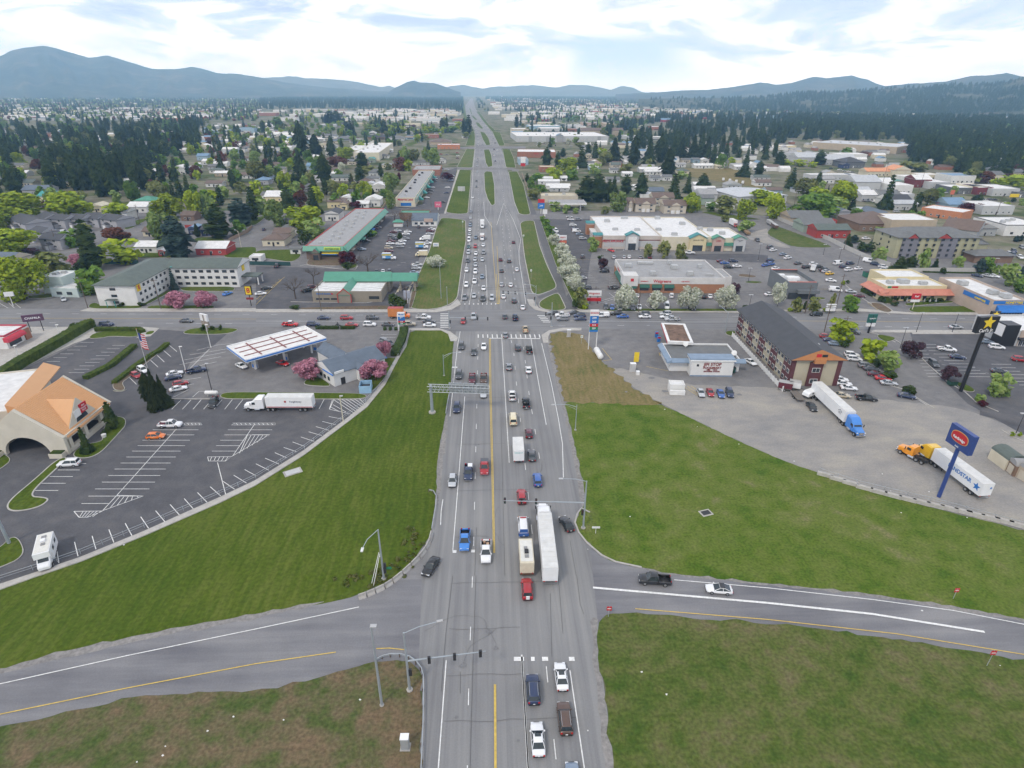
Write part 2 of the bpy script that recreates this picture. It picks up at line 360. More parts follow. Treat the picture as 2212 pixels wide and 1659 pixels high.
for nm, s, m in [
    ('verge', 'b1 1600,155 1700,160 1810,175 1815,350 1780,550 1740,850 1680,905 1540,948 1320,943 1340,800 1500,430 1560,240', M_vg),
    ('verge', 'a1 1640,1490 1740,1505 1830,1500 1850,1280 1860,1125 1760,1120 1700,1300', M_lawn),
    ('verge', 'a1 1735,1100 1870,1103 1890,945 1820,940', M_vg), ('verge', 'a1 1810,912 1890,914 1893,840 1888,785 1850,800', M_lawn),
    ('median', 'a1 1968,950 2015,945 2035,1000 2045,1090 2005,1100 1985,1060', M_lawn),
    ('median', 'a1 1970,1150 1985,1135 2040,1140 2060,1250 2065,1420 2035,1432 2000,1370 1978,1300', M_lawn),
    ('median', 'a1 1935,790 1975,800 2010,850 2025,905 1990,912 1960,860', M_lawn),
    ('median', 'a1 1895,710 1925,715 1965,765 1945,768 1910,740', M_lawn), ('median', 'a1 1842,590 1852,590 1868,640 1858,640', M_lawn), ('verge', 'a1 1780,560 1805,560 1815,640 1870,780 1840,790 1790,660', M_lawn), ('verge', 'a1 1905,620 1930,620 2010,730 2080,790 2040,790 1960,700', M_lawn), ('median', 'a1 1855,650 1880,655 1915,690 1890,690', M_lawn),
    ('verge', 'a1 2130,945 2195,945 2230,1030 2245,1105 2160,1100', M_lawn), ('verge', 'a1 2040,790 2110,800 2150,910 2100,915', M_lawn),
    ('verge', 'a2 -30,1140 45,1135 100,1250 160,1505 110,1512 60,1502 20,1400', M_lawn),
    ('verge', 'b2 70,200 110,180 190,178 240,400 300,560 385,740 370,770 220,826 170,800 150,700 110,500', M_vg),
    ('verge', 'b2 230,885 300,840 400,798 450,900 470,948 350,960 240,935', M_vg)]:
    P = island(nm, s, m); ribbon(kerb, P + [P[0]], .35, 0, .15)
area('bike_trail', 'b2 170,130 230,130 300,300 400,600 470,830 545,952 480,952 440,880 390,775 300,520', .02, M_path)
area('bike_trail', 'b2 215,835 385,775 400,795 240,855', .024, M_path)
area('bike_trail', 'a2 0,1130 40,1125 100,1250 170,1400 215,1510 165,1515 120,1340 30,1180 -10,1100 -60,950 -30,950', .02, M_path)
area('path', 'a1 1745,1115 1762,1122 1640,1500 1625,1500', .02, M_conc)
for s in ['a1 1500,1500 1590,1495 1845,1545 1845,1575 1500,1530', 'a1 1480,1108 1740,1098 2212,1108 a2 60,1118 60,1136 0,1133 a1 2212,1122 1700,1122 1480,1125',
          'a1 1690,925 2330,918 2330,938 1690,942', 'a2 40,1510 700,1508 1450,1520 2250,1560 2250,1585 1400,1540 200,1550 60,1560',
          'b0 900,365 1500,360 1950,370 2400,330 2400,400 1980,410 1420,410 900,400', 'b0 2000,400 2212,210 b1 130,100 130,50 b0 2212,120 1880,370 1900,430', 'b0 1100,330 1310,160 1350,200 1130,370',
          'b0 560,510 780,370 800,410 620,560', 'b1 -20,215 150,100 110,60 -20,165']:
    area('side_street', s, .02, M_lot)
area('pavement', 'a0 1850,1530 2212,1370 2212,1420 1880,1570', .02, M_lot)
area('parking_lot', 'D -260,1330 0,1262 72,1238 175,1204 312,1148 475,1076 553,1039 658,973 753,901 788,868 685,862 370,862 412,782 455,752 490,722 345,712 300,727 210,722 -30,838 -260,940', .006, M_dark)
area('forecourt_concrete', 'D -260,935 -30,836 60,790 160,742 205,726 210,706 -260,706', .008, M_conc)
area('parking_lot', 'D 553,575 650,578 765,582 800,470 860,465 935,470 905,560 888,640 870,668 553,668', .008, M_dark)
area('parking_lot', 'a1 1520,1180 1740,1100 1690,1300 1620,1500 1080,1500 1100,1440 1440,1420', .024, M_dark)
area('gravel_yard', 'D 1306,787 1376,842 1438,877 1531,922 1659,982 1769,1022 1909,1069 2084,1114 2212,1144 2400,1190 2400,960 2200,930 2080,880 1960,870 1700,838 1500,832', .006, M_gravel)
area('shop_forecourt', 'D 1280,716 1560,716 1600,832 1500,832 1306,787 1266,737', .010, M_lot)
area('parking_lot', 'D 1965,716 2420,730 2420,960 2230,950 2090,872 1980,765', .008, M_dark)
area('parking_lot', 'b2 1470,440 1530,465 2050,465 2212,480 2212,545 1760,520 1480,500', .012, M_dark)
area('parking_lot', 'D 1180,470 1300,470 1290,500 1275,560 1260,668 1200,668 1240,620', .010, M_dark)
area('open_lot', 'b3 0,440 560,408 700,440 1060,575 1000,640 860,660 700,560 0,500', .010, M_lot)
area('vacant_ground', 'b3 0,270 50,215 560,400 520,412 210,408 0,300', .02, M_field2)
area('vacant_ground', 'b3 -200,300 0,240 0,330 210,408 150,420 0,380 -150,350', .016, M_gravel)
area('vacant_ground', 'a2 1400,1110 1900,1110 2180,1190 2212,1290 1650,1200 1400,1150', .01, M_dry)
for s, m in [('c0 230,975 400,985 420,1010 330,1070 150,1105 60,1085 80,1010 300,830 490,655 600,630 480,740', M_lawn),
          ('c0 610,640 700,530 900,500 880,440 900,400 940,280 1080,290 1085,360 1040,410 830,640', M_lawn),
          ('c0 -200,1470 0,1430 100,1320 170,1350 215,1490 0,1590 -200,1640', M_lawn), ('c0 -100,560 120,645 0,740 -150,800', M_lawn),
          ('c0 1915,75 2212,75 c1 940,85 960,130 c0 2180,130 1905,130', M_lawn), ('b0 750,1200 840,1140 1150,1120 1260,1130 1190,1190 960,1175 880,1195', M_lawn),
          ('b0 1255,1170 1270,1140 1340,1130 1320,1160', M_lawn), ('b0 1560,1160 1640,1115 1800,1105 2090,1115 1960,1162', M_lawn),
          ('b1 410,1600 430,1560 500,1530 560,1540 650,1605 600,1612', M_lawn), ('b1 890,1640 960,1510 1110,1370 1210,1365 1230,1390 1060,1600 1000,1659', M_lawn),
          ('c0 970,58 1000,60 1060,64 1100,45 1050,70', M_lawn), ('b0 970,1600 1020,1540 1200,1440 1440,1245 1458,1255 1300,1380 1110,1540 1045,1580 1090,1645 1000,1650', M_soil),
          ('b0 1240,900 1470,775 1480,790 1275,905', M_lawn), ('b0 760,940 780,900 830,890 870,915 1240,912 1215,940', M_lawn), ('b0 1255,940 1300,915 1850,915 1850,940', M_lawn), ('b0 1560,755 2030,752 2020,790 1570,788', M_lawn),
          ('b0 170,850 380,815 470,820 440,850', M_lawn), ('b0 1290,362 1340,330 1430,320 1490,360', M_lawn), ('b0 1660,362 1700,325 1900,325 1960,362', M_lawn), ('b0 1080,260 1080,200 1310,150 1150,240', M_lawn), ('b0 1140,500 1370,410 1500,410 1500,500', M_lawn), ('b0 1930,500 1970,420 2212,405 2212,500', M_lawn), ('b1 0,490 0,440 300,430 390,440 380,500 300,540', M_lawn), ('b1 -200,190 100,135 0,215 -200,260', M_lawn),
          ('b1 740,598 760,540 870,550 875,570 850,590', M_lawn), ('b1 430,565 480,480 760,520 740,570', M_soil), ('b1 940,320 960,270 1040,290 1040,310 1000,325', M_lawn), ('b1 370,935 1160,915 1320,935 1200,948 380,948', M_soil), ('b1 1320,940 1350,790 1385,790 1345,930', M_soil),
          ('b3 1210,950 1250,925 1850,920 1890,970 1260,975', M_lawn), ('b3 800,775 830,740 1130,890 1120,905 1040,905', M_soil), ('b3 1160,900 1500,870 1600,880 1590,890 1460,895 1230,920', M_lawn), ('b3 870,890 970,895 1090,970 980,970', M_soil),
          ('b3 150,850 140,830 480,845 500,862', M_lawn), ('b3 15,930 60,918 130,955 60,965', M_lawn), ('b3 930,1165 1040,1180 1110,1200 1050,1225 990,1220', M_lawn), ('b3 1600,1570 1720,1600 1800,1659 1700,1659', M_lawn),
          ('b2 1940,655 2000,640 2130,665 2050,672', M_soil), ('b2 2000,715 2050,705 2180,712 2100,722', M_lawn), ('b2 800,945 2060,945 2060,962 830,962', M_lawn), ('b2 240,160 300,170 330,300 480,560 650,950 560,945 380,560', M_lawn), ('b2 1840,1140 1930,1135 1920,1175 1860,1170', M_lawn), ('b2 1440,1065 D 1540,716', M_lawn)][:-1]:
    bz = globals().get('bz', .13) + .0031; P = rounded(W(s)); area('planting_bed', P, bz, m, raw=True); ribbon(kerb, P + [P[0]], .28, 0, .16)
area('retail_lawn', 'a0 190,1250 380,1230 360,1290 200,1290', .01, M_lawn)
area('park_lawn', 'a0 780,1420 1150,1395 1200,1440 900,1500', .01, M_field)
area('park_lawn', 'a1 1280,900 1390,870 1400,890 1330,915', .01, M_lawn)
area('park_lawn', 'a2 1640,1490 1700,1480 2150,1550 1900,1550', .03, M_lawn)
for s in ['b0 690,962 760,938 1250,940 2212,938 b1 0,945 1320,945 1540,952 1680,912 1740,860 1760,880 1770,905 1690,950 1560,972 0,972 b0 2212,967 800,967',
          'b2 130,860 180,862 230,935 330,965 500,950 560,952 1900,952 2140,955 2140,978 1700,972 590,972 300,972 200,950 150,910', 'b3 -5,962 760,962 940,972 1250,990 2400,998 2400,978 1240,975 780,940 0,955',
          'b1 1320,1112 1580,1112 1680,1140 1745,1190 1735,1222 1680,1220 1660,1160 1600,1128 1320,1128', 'b2 255,1170 320,1130 440,1108 600,1108 600,1128 440,1130 330,1150 312,1190 315,1235 270,1235',
          'b3 880,1125 1950,1128 1960,1160 1250,1160 1240,1148 900,1145', 'b0 820,1100 1240,1100 1380,1110 1300,1180 1180,1195 1250,1130 830,1118']:
    area('sidewalk', s, .13, M_conc)
area('kerb_walk', 'D -160,1322 0,1275 72,1249 175,1214 312,1158 475,1087 553,1049 658,983 753,911 793,880 832,832 857,783 878,748 886,714 881,714 873,747 851,782 826,828 788,873 751,903 656,974 551,1039 473,1076 310,1149 173,1205 70,1240 0,1263 -160,1308', .15, M_conc)
for s in ['D 1274,1107 1256,1098 1247,1110 1242,1129 1250,1150 1268,1173 1300,1200 1330,1214 1386,1226', 'b1 380,570 430,560 b1 740,600 860,600 880,570', 'b3 640,715 800,840 900,905 1050,990', 'b3 860,890 880,885 980,890 1095,972', 'b3 1100,1210 1300,1340 1400,1440 1560,1580 1700,1659 c3 1800,160 1990,240', 'b3 860,1140 940,1160 1100,1230', 'c3 1010,0 1160,45 1440,215', 'c3 2020,400 2100,450 2300,540', 'b1 300,880 520,885 950,890 1080,870 1110,830', 'b1 1180,960 1160,880 1220,790 1330,740 1370,710 1330,690', 'a1 1160,1450 1300,1460 1460,1420', 'c0 1480,130 1700,132 1900,130']:
    ribbon(kerb, W(s), .3, 0, .15)
structure('kerb', kerb, M_conc)
area('asphalt_patch', 'c3 1830,220 1990,245 2005,310 1830,270', .014, M_dark)
area('asphalt_patch', 'b0 1100,1120 1380,1120 1300,1290 1250,1300 1180,1240', .009, M_dark)

wm = MB(); ym = MB(); sm = MB(); Z = .078
def line(mb, s, w=.14, dash=None, z=Z):
    P = W(s)
    for seg in (dashes(P, *dash) if dash else [P]): ribbon(mb, seg, w, z)
for s in ['D 944,1700 947,1659 964,1427', 'D 978,1192 991,1030 1004,857', 'D 1084,732 1100,1000', 'D 1147,732 1163,825 1180,918', 'D 1170,742 1191,829 1206,904 1215,959 1217,1032', 'D 1231,1448 1262,1659 1268,1700', 'D 1127,1419 1141,1659 1144,1700',
          'd0 -400,1040 0,935 1100,690 2212,460 d1 890,270', 'd2 1400,35 2212,105 d3 900,205 1600,300 2212,420 2700,520',
          'b1 1770,885 1795,700 1840,420 1850,350', 'b1 1845,890 1862,780 1880,650', 'b1 1998,900 1992,700 1985,560', 'b2 120,900 90,700 62,520 60,440 75,340 10,170 b1 2140,30 a1 2080,1600', 'a1 1968,1400 1975,1520 2040,1620', 'a1 1855,1480 1875,1120 1895,945', 'a1 1862,1100 1893,930 1890,790 1850,690', 'b2 D 994,716 988,750 972,900',
          'b1 0,1048 1420,1050 1590,1062', 'b2 380,1045 1450,1052', 'c1 1595,1220 1600,1100 1615,1000']:
    if s.startswith('b2 D'): s = s[3:]
    line(wm, s, .16)
line(wm, 'd2 700,102 2212,235 d3 900,330 1870,485', .42)
line(wm, 'D 1127,1415 1143,1700', .26)
for s in ['D 1009,1700 1013,1454 1023,1184 1028,960 1033,740', 'D 1104,735 1110,764 1116,835 1122,885 1129,955 1137,1030 1147,1130 1155,1200', 'D 1180,1440 1184,1482 1203,1659 1208,1700', 'D 1131,750 1143,852 1155,925 1168,1005',
          'b1 1925,880 1925,600 1920,300 a1 1920,1300 1925,1100 1940,800', 'b1 2155,880 2150,500 2125,200', 'b2 60,890 10,600 b1 2205,500 2180,200 a1 2130,1300 2095,1100 2050,900', 'b0 -900,995 0,982 2212,990 b1 500,995 1500,995', 'b0 -900,1070 0,1060 2212,1070', 'b2 1900,1005 2212,1010 b3 600,1020 2400,1030', 'b2 400,1090 1200,1085', 'b3 0,1090 2400,1100']:
    line(wm, s, .13, (3, 7.5))
for s in ['D 1069,1700 1069,1659 1068,1479', 'D 1066,1195 1062,1000 1058,842 1057,732']:
    line(ym, s, .14); line(ym, ' '.join(['D'] + ['%g,%g' % (x + 2.6, y) for x, y in pts(s)]), .14)
for s in ['d0 -400,1290 0,1197 1100,970 2212,760 d1 690,660', 'd1 1040,630 1150,625 1290,640', 'd2 1065,285 2212,378 d3 1100,500 2212,680 2700,790', 'b1 2085,890 2055,540 2030,190', 'b1 2105,890 2082,400', 'b1 2075,640 2098,895', 'b3 0,1045 2400,1060', 'b0 -900,1030 0,1022 2212,1030']:
    line(ym, s, .15)
for s in ['D 1110,1424 1132,1424', 'D 1147,1424 1155,1424', 'D 1171,1424 1184,1424', 'D 1229,1424 1241,1424', 'b1 1695,1447 1740,1447', 'D 978,1192 986,1192', 'D 1018,1191 1026,1191']:
    line(wm, s, .7)
line(wm, 'D 1057,731 1106,731 1167,732', .55)
for i in range(14): line(wm, 'b1 %g,1163 %g,1192' % (1920 + i * 40.5, 1921 + i * 41), .34)
for i in range(8): line(wm, 'b1 %g,894 %g,905' % (1805 + i * 38, 1805 + i * 38), .35)
for i in range(9): line(wm, 'b1 1593,%g 1662,%g' % (985 + i * 14.5, 985 + i * 14.5), .55)
for i in range(5): line(wm, 'b2 %g,%g %g,%g' % (218 + i * 12, 1000 + i * 14, 285 + i * 12, 1000 + i * 14), .55)
line(ym, 'b1 2078,897 2103,897', .7)
bars = [(1320, 1715, 398), (1440, 1680, 442), (1232, 1640, 488), (1190, 1600, 535), (1142, 1560, 582), (1092, 1520, 633), (1042, 1475, 685), (990, 1432, 737), (938, 1385, 793), (882, 1340, 850), (822, 1292, 909), (765, 1240, 971), (705, 940, 1035)]
for a, b, y in bars: line(sm, 'c0 %g,%g %g,%g' % (a, y, b, y), .13)
line(sm, 'c0 1525,390 1010,965 885,1100', .14)
for s in ['c0 640,1103 880,1100 1240,970', 'c0 640,1103 685,1155 760,1153 885,1102', 'c0 1600,340 1735,340 1748,355 1560,357', 'c0 1010,965 1240,970']: line(sm, s, .14)
for i in range(6): line(sm, 'c0 %g,1103 %g,1150' % (720 + i * 30, 690 + i * 22), .12)
for i in range(5): line(sm, 'c0 %g,970 %g,%g' % (1040 + i * 36, 950 + i * 62, 1075 - i * 22), .12)
for i in range(5): line(sm, 'c0 %g,340 %g,356' % (1590 + i * 32, 1600 + i * 32), .12)
for a, b, y in [(1970, 2352, 398), (1938, 2322, 442), (1903, 2100, 488), (1868, 2070, 535), (1832, 2035, 582)]: line(sm, 'c0 %g,%g %g,%g' % (a, y, b, y), .13)
for s in ['c0 2010,340 2380,340 2380,355 2000,356 2040,338', 'c0 2200,350 2010,625', 'c0 1795,632 2000,630 1950,668 1803,668 1795,632', 'c0 2000,630 2220,500 c1 120,440 c0 2180,440', 'c0 1880,680 1950,955', 'c0 2140,440 2070,600']: line(sm, s, .14)
for i in range(9): line(sm, 'c0 %g,340 %g,356' % (2040 + i * 38, 2055 + i * 38), .12)
for i in range(5): line(sm, 'c0 %g,632 %g,667' % (1830 + i * 35, 1815 + i * 33), .12)
for i in range(5): line(sm, 'c0 %g,445 %g,%g' % (2170 + i * 34, 2090 + i * 44, 585 - i * 26), .12)
for s in ['645,1367 675,1490', '797,1315 830,1430', '942,1260 985,1372', '1083,1206 1142,1315', '1217,1150 1285,1250', '1345,1097 1425,1192', '1470,1043 1550,1133', '1592,992 1670,1080', '1707,940 1790,1025', '1817,890 1908,970', '1928,843 2028,912', '2020,790 2130,858', '2115,742 2212,795', '490,1425 510,1550', '500,745 690,745', '430,802 630,802', '360,860 568,860', '290,922 503,922', '600,690 745,690',
          '1565,140 1485,220', '1650,140 1577,220', '1740,137 1668,220', '1830,137 1760,220', '1920,137 1850,220', '2008,137 1942,220', '2098,137 2032,220', '1630,50 1500,115', '1720,65 1665,115', '1720,65 1800,65']:
    line(sm, 'c0 ' + s, .14)
for s in ['80,643 200,695', '163,595 265,640', '240,550 350,587', '317,503 425,543', '388,460 500,497', '455,415 570,448', '517,370 632,403', '573,325 690,355', '630,283 745,305', '590,132 545,217', '0,692 110,747', '675,132 635,220', '635,220 830,265', '895,130 945,180', '705,130 865,240', '740,130 880,228', '775,130 900,215', '812,130 920,200', '850,130 935,190', '675,140 850,255', '665,180 780,245', '645,200 720,240']:
    line(sm, 'c1 ' + s, .14)
for i in range(10): line(sm, 'b0 %g,%g %g,%g' % (695 - i * 58, 1232 + i * 33, 810 - i * 58, 1232 + i * 33), .12)
for i in range(9): line(sm, 'b0 %g,%g %g,%g' % (970 - i * 47, 1258 + i * 29.5, 1080 - i * 44, 1258 + i * 29.5), .12)
for s in ['1460,1255 1530,1312', '1412,1300 1478,1357', '1358,1343 1420,1402', '1300,1385 1365,1445', '1116,1533 1180,1595', '1215,1500 1245,1545', '1810,1290 1600,1500', '2020,1240 1880,1255 1700,1300', '1980,1285 1640,1340', '1950,1315 1590,1385', '1910,1355 1550,1425', '1870,1400 1700,1440', '1735,1535 1580,1560', '1677,1590 1600,1605', '0,895 70,935', '75,890 125,935', '130,895 180,935']:
    line(sm, 'b0 ' + s, .14)
for i in range(11): line(sm, 'b3 %g,%g %g,%g' % (1300 + i * 44, 1248 + i * 28, 1450 + i * 48, 1250 + i * 28), .13)
for i in range(11): line(sm, 'b3 %g,%g %g,%g' % (1220 - 0 + i * 16, 1248 + i * 28, 1330 + i * 20, 1250 + i * 28), .13)
for i in range(9): line(sm, 'b3 %g,%g %g,%g' % (1930 + i * 40, 1420 + i * 30, 2100 + i * 40, 1422 + i * 30), .13)
for i in range(9): line(sm, 'b2 %g,%g %g,%g' % (600 + i * 10, 600 + i * 14, 650 + i * 12, 600 + i * 14), .1)
for i in range(12): line(sm, 'b2 %g,%g %g,%g' % (830 + i * 72, 395, 815 + i * 74, 440), .12)
for i in range(7): line(sm, 'b2 %g,%g %g,%g' % (840 - 0, 655 + i * 14, 925, 660 + i * 14), .12)
for s in ['b2 735,885 930,825', 'b2 750,895 940,838', 'b2 840,805 930,880', 'b2 1150,905 1200,945', 'b1 1080,1163 1215,1163', 'b1 1075,1188 1205,1188', 'b1 1130,1218 1190,1222', 'c1 635,215 660,140', 'c3 680,80 710,105', 'c3 1300,140 1375,185', 'b3 1280,1148 1300,1150']: line(sm, s, .13)
for s in ['b2 780,1285 860,1380', 'b2 790,1390 862,1380', 'b2 1270,1320 1280,1350', 'b2 1160,1440 1350,1478', 'b2 370,225 450,225', 'b2 540,512 735,515', 'b1 1370,690 1330,745', 'c2 1490,30 1600,100', 'c2 1515,22 1620,96', 'c2 1545,18 1640,80', 'b3 860,890 980,970', 'b3 450,770 530,772', 'b3 55,520 150,520', 'b1 0,905 220,690', 'b1 0,860 250,665', 'b2 1545,1450 1580,1480']:
    line(ym, s, .13)
for i in range(8): line(ym, 'b1 %g,%g %g,%g' % (215 - i * 27, 690 + i * 24, 190 - i * 27, 700 + i * 24 - 14), .12)
for o_, m_ in ((wm, M_white), (sm, M_white), (ym, M_yel)): structure('road_markings' if o_ is not sm else 'stall_markings', o_, m_)
seam = MB()
for s in ['d1 1900,0 1870,900 1850,1659', 'd1 1700,0 1640,500 1600,1000', 'd2 400,0 440,500', 'd2 330,150 345,700', 'c1 2115,250 2150,1659', 'd2 560,0 590,250 620,330', 'c2 190,1200 200,1659', 'c2 500,1350 555,1659', 'd1 1765,830 1765,1015', 'c1 1905,1240 1890,1659', 'c2 260,700 250,760']: ribbon(seam, W(s), .07, .07)
structure('road_seams', seam, mat('seam_tar', (.12, .12, .12), .8))

wr = random.Random(3); oil = MB(); crk = MB()
for s_, n_, r_ in [('b1 0,1300 900,1200', 26, .8), ('D 1330,740 1600,860', 40, 1.0), ('D 1930,740 2200,850', 25, .8), ('D 985,700 1200,1640', 14, .5), ('D 1200,630 1560,655', 30, .9), ('b1 900,300 1350,600', 25, .9), ('D 1660,570 1880,640', 25, .9)]:
    P_ = pts(s_); k_ = 0
    while k_ < n_:
        q = G(wr.uniform(min(p[0] for p in P_), max(p[0] for p in P_)), wr.uniform(min(p[1] for p in P_), max(p[1] for p in P_))); k_ += 1
        a_ = r_ * wr.uniform(.3, 1.2)
        oil.add([(q.x + cos(i * .698) * a_ * wr.uniform(.5, 1.2), q.y + sin(i * .698) * a_ * wr.uniform(.4, 1), .073 + k_ * .00004) for i in range(9)], [tuple(range(9))])
        if k_ % 3 == 0:
            v = wr.uniform(0, pi); pth = [q]
            for _ in range(wr.randint(5, 14)): v += wr.uniform(-.5, .5); pth.append(pth[-1] + Vector((cos(v), sin(v), 0)) * wr.uniform(.6, 1.6))
            ribbon(crk, pth, .04, .0755)
for i in range(9):
    a = G(1000 - i * 5, 760 + i * 100); ribbon(crk, [a + Vector((k * 2.2, wr.uniform(-.15, .15), 0)) for k in range(wr.randint(4, 9))], .06, .076)
structure('road_stains', oil, ground_mat('oily_asphalt', [(.175, .175, .18), (.195, .195, .2), (.205, .205, .21)], scales=(.3, 1.5), fscale=4, fine=.15)); structure('road_cracks', crk, MATS['seam_tar'])

def ridge(name, sky_, dist, depth, m, foot=-40, k=3, amp=.18, back=1.5, seed=0.0):
    """sky_: skyline as survey positions; the ridge stands dist metres out with a real front and back slope"""
    cs = [(x, y) for x, y in sky_]; n = 140; V = []; rows = 16
    x0, x1 = cs[0][0], cs[-1][0]
    for i in range(n):
        x = x0 + (x1 - x0) * i / (n - 1)
        for (a, ya), (b, yb) in zip(cs, cs[1:]):
            if a <= x <= b: y = ya + (yb - ya) * (x - a) / (b - a); break
        y += mnoise.noise(Vector((x * .06, seed, 0))) * 1.2
        r = MC @ Vector(((x - CX) / F, -(y - CY) / F, -1)); hz = hypot(r.x, r.y); top = CAMZ + dist * r.z / hz
        top = max(top, 3.0)
        dx, dy = r.x / hz, r.y / hz
        for j in range(rows):
            t = j / (rows - 3)
            if j <= rows - 3:
                d = dist - depth * (1 - t); h = top * (t ** 1.25)
                h *= 1 + (1 - t) * amp * k * mnoise.fractal(Vector((x * .035, t * 2.5, seed)), 1, 2, 4) if t < 1 else 1
            elif j == rows - 2: d = dist + depth * .35; h = top * .7
            else: d = dist + depth; h = foot
            if j == 0: h = foot
            V.append((dx * d, dy * d, max(h, foot)))
    Fc = [(i * rows + j, (i + 1) * rows + j, (i + 1) * rows + j + 1, i * rows + j + 1) for i in range(n - 1) for j in range(rows - 1)]
    o = MB().add(V, Fc).build(name, m, smooth=True)
    return tag(o, kind='structure')
M_mtn = ground_mat('forested_mountain', [(.028, .042, .03), (.04, .055, .037), (.075, .075, .055), (.12, .11, .09)], scales=(.002, .007), pos=(.4, .68), fscale=.004, fine=.25)
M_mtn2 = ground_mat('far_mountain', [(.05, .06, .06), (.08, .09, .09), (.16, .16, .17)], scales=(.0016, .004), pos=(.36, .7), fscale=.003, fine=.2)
M_hill = ground_mat('near_hillside', [(.03, .045, .02), (.05, .065, .03), (.10, .10, .06), (.17, .14, .10)], scales=(.004, .012), pos=(.38, .66), fscale=.03, fine=.25)
ridge('mountain_range', pts('D -260,150 -120,131 0,121 25,109 50,103 95,99 125,105 155,114 192,125 232,120 262,128 300,140 330,149 375,149.5 415,144 445,150 470,158 512,159 553,166 600,175 650,183 720,190 800,196 860,199'), 8800, 2600, M_mtn, seed=1.3)
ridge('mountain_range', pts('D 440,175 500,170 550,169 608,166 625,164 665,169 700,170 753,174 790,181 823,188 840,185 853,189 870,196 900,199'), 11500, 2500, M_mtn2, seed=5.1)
ridge('butte', pts('D 838,199 853,190 866,184 880,177 895,174 904,177 913,178 935,179 946,182 958,186 983,196 995,199'), 7800, 1200, M_mtn, seed=8.2)
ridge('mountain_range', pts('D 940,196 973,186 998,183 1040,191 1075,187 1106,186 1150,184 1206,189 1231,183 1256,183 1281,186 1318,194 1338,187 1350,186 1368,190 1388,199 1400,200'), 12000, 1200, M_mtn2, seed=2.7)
ridge('mountain_range', pts('D 1330,203 1406,200 1481,195 1531,194 1581,188 1643,178 1679,183 1709,179 1759,165 1784,169 1839,163 1871,171 1909,186 1960,192 2020,198 2080,202'), 8300, 2400, M_mtn, seed=3.9)
ridge('mountain_range', pts('D 1850,198 1909,186 1959,181 2046,176 2096,164 2134,163 2174,157 2212,166 2300,172 2450,190'), 7000, 2000, M_mtn, seed=6.6)
HILL = pts('D 1380,213.5 1500,211.5 1580,210.5 1659,209 1709,203 1759,199 1809,200 1884,194 1946,190 2009,189 2059,183 2109,183 2159,181 2184,173 2212,166 2260,152 2330,140 2460,138 2600,160')
ridge('wooded_hill', HILL, 4600, 1700, M_hill, amp=.1, seed=4.4)
PAINT = {'wht': ('white', (.78, .79, .80)), 'slv': ('silver', (.50, .52, .54)), 'gry': ('grey', (.26, .27, .29)), 'dgy': ('dark grey', (.09, .095, .105)),
         'blk': ('black', (.018, .019, .022)), 'nvy': ('dark blue', (.02, .035, .09)), 'blu': ('blue', (.04, .12, .38)), 'red': ('red', (.36, .018, .025)),
         'mar': ('maroon', (.11, .015, .028)), 'tea': ('dark teal', (.03, .11, .12)), 'tan': ('beige', (.48, .42, .31)), 'org': ('orange', (.75, .19, .03)),
         'yel': ('yellow', (.75, .47, .03)), 'crm': ('cream', (.70, .62, .42)), 'lbl': ('blue-grey', (.22, .28, .36)), 'brn': ('brown', (.10, .06, .045)), 'bri': ('bright red', (.55, .015, .02)),
         'sky': ('bright blue', (.05, .22, .62)), 'grn': ('green', (.04, .20, .10))}
def paint(c): return mat('paint_' + c, PAINT[c][1], .32, var=.04, scale=2, coat=.5, metal=.25 if c in ('slv', 'gry', 'dgy', 'lbl') else 0)
GLASS = mat('car_glass', (.03, .04, .045), .07, var=.3, scale=2, spec=.7)
TYRE = mat('tyre', (.02, .02, .02), .9); RIM = mat('alloy', (.42, .43, .44), .35, metal=.7)
HEAD = mat('headlamp', (.72, .74, .76), .12, coat=.5); TAIL = mat('taillamp', (.45, .01, .01), .25)
DARKP = mat('black_plastic', (.025, .025, .028), .65); CHROME = mat('chrome', (.55, .56, .58), .25, metal=.9)
WHITEM = mat('white_panel', (.76, .77, .77), .45, var=.05, scale=.6); GALV = mat('galvanised_steel', (.42, .45, .47), .45, metal=.4, var=.12)
ALU = mat('dull_aluminium', (.5, .5, .5), .5, metal=.3)
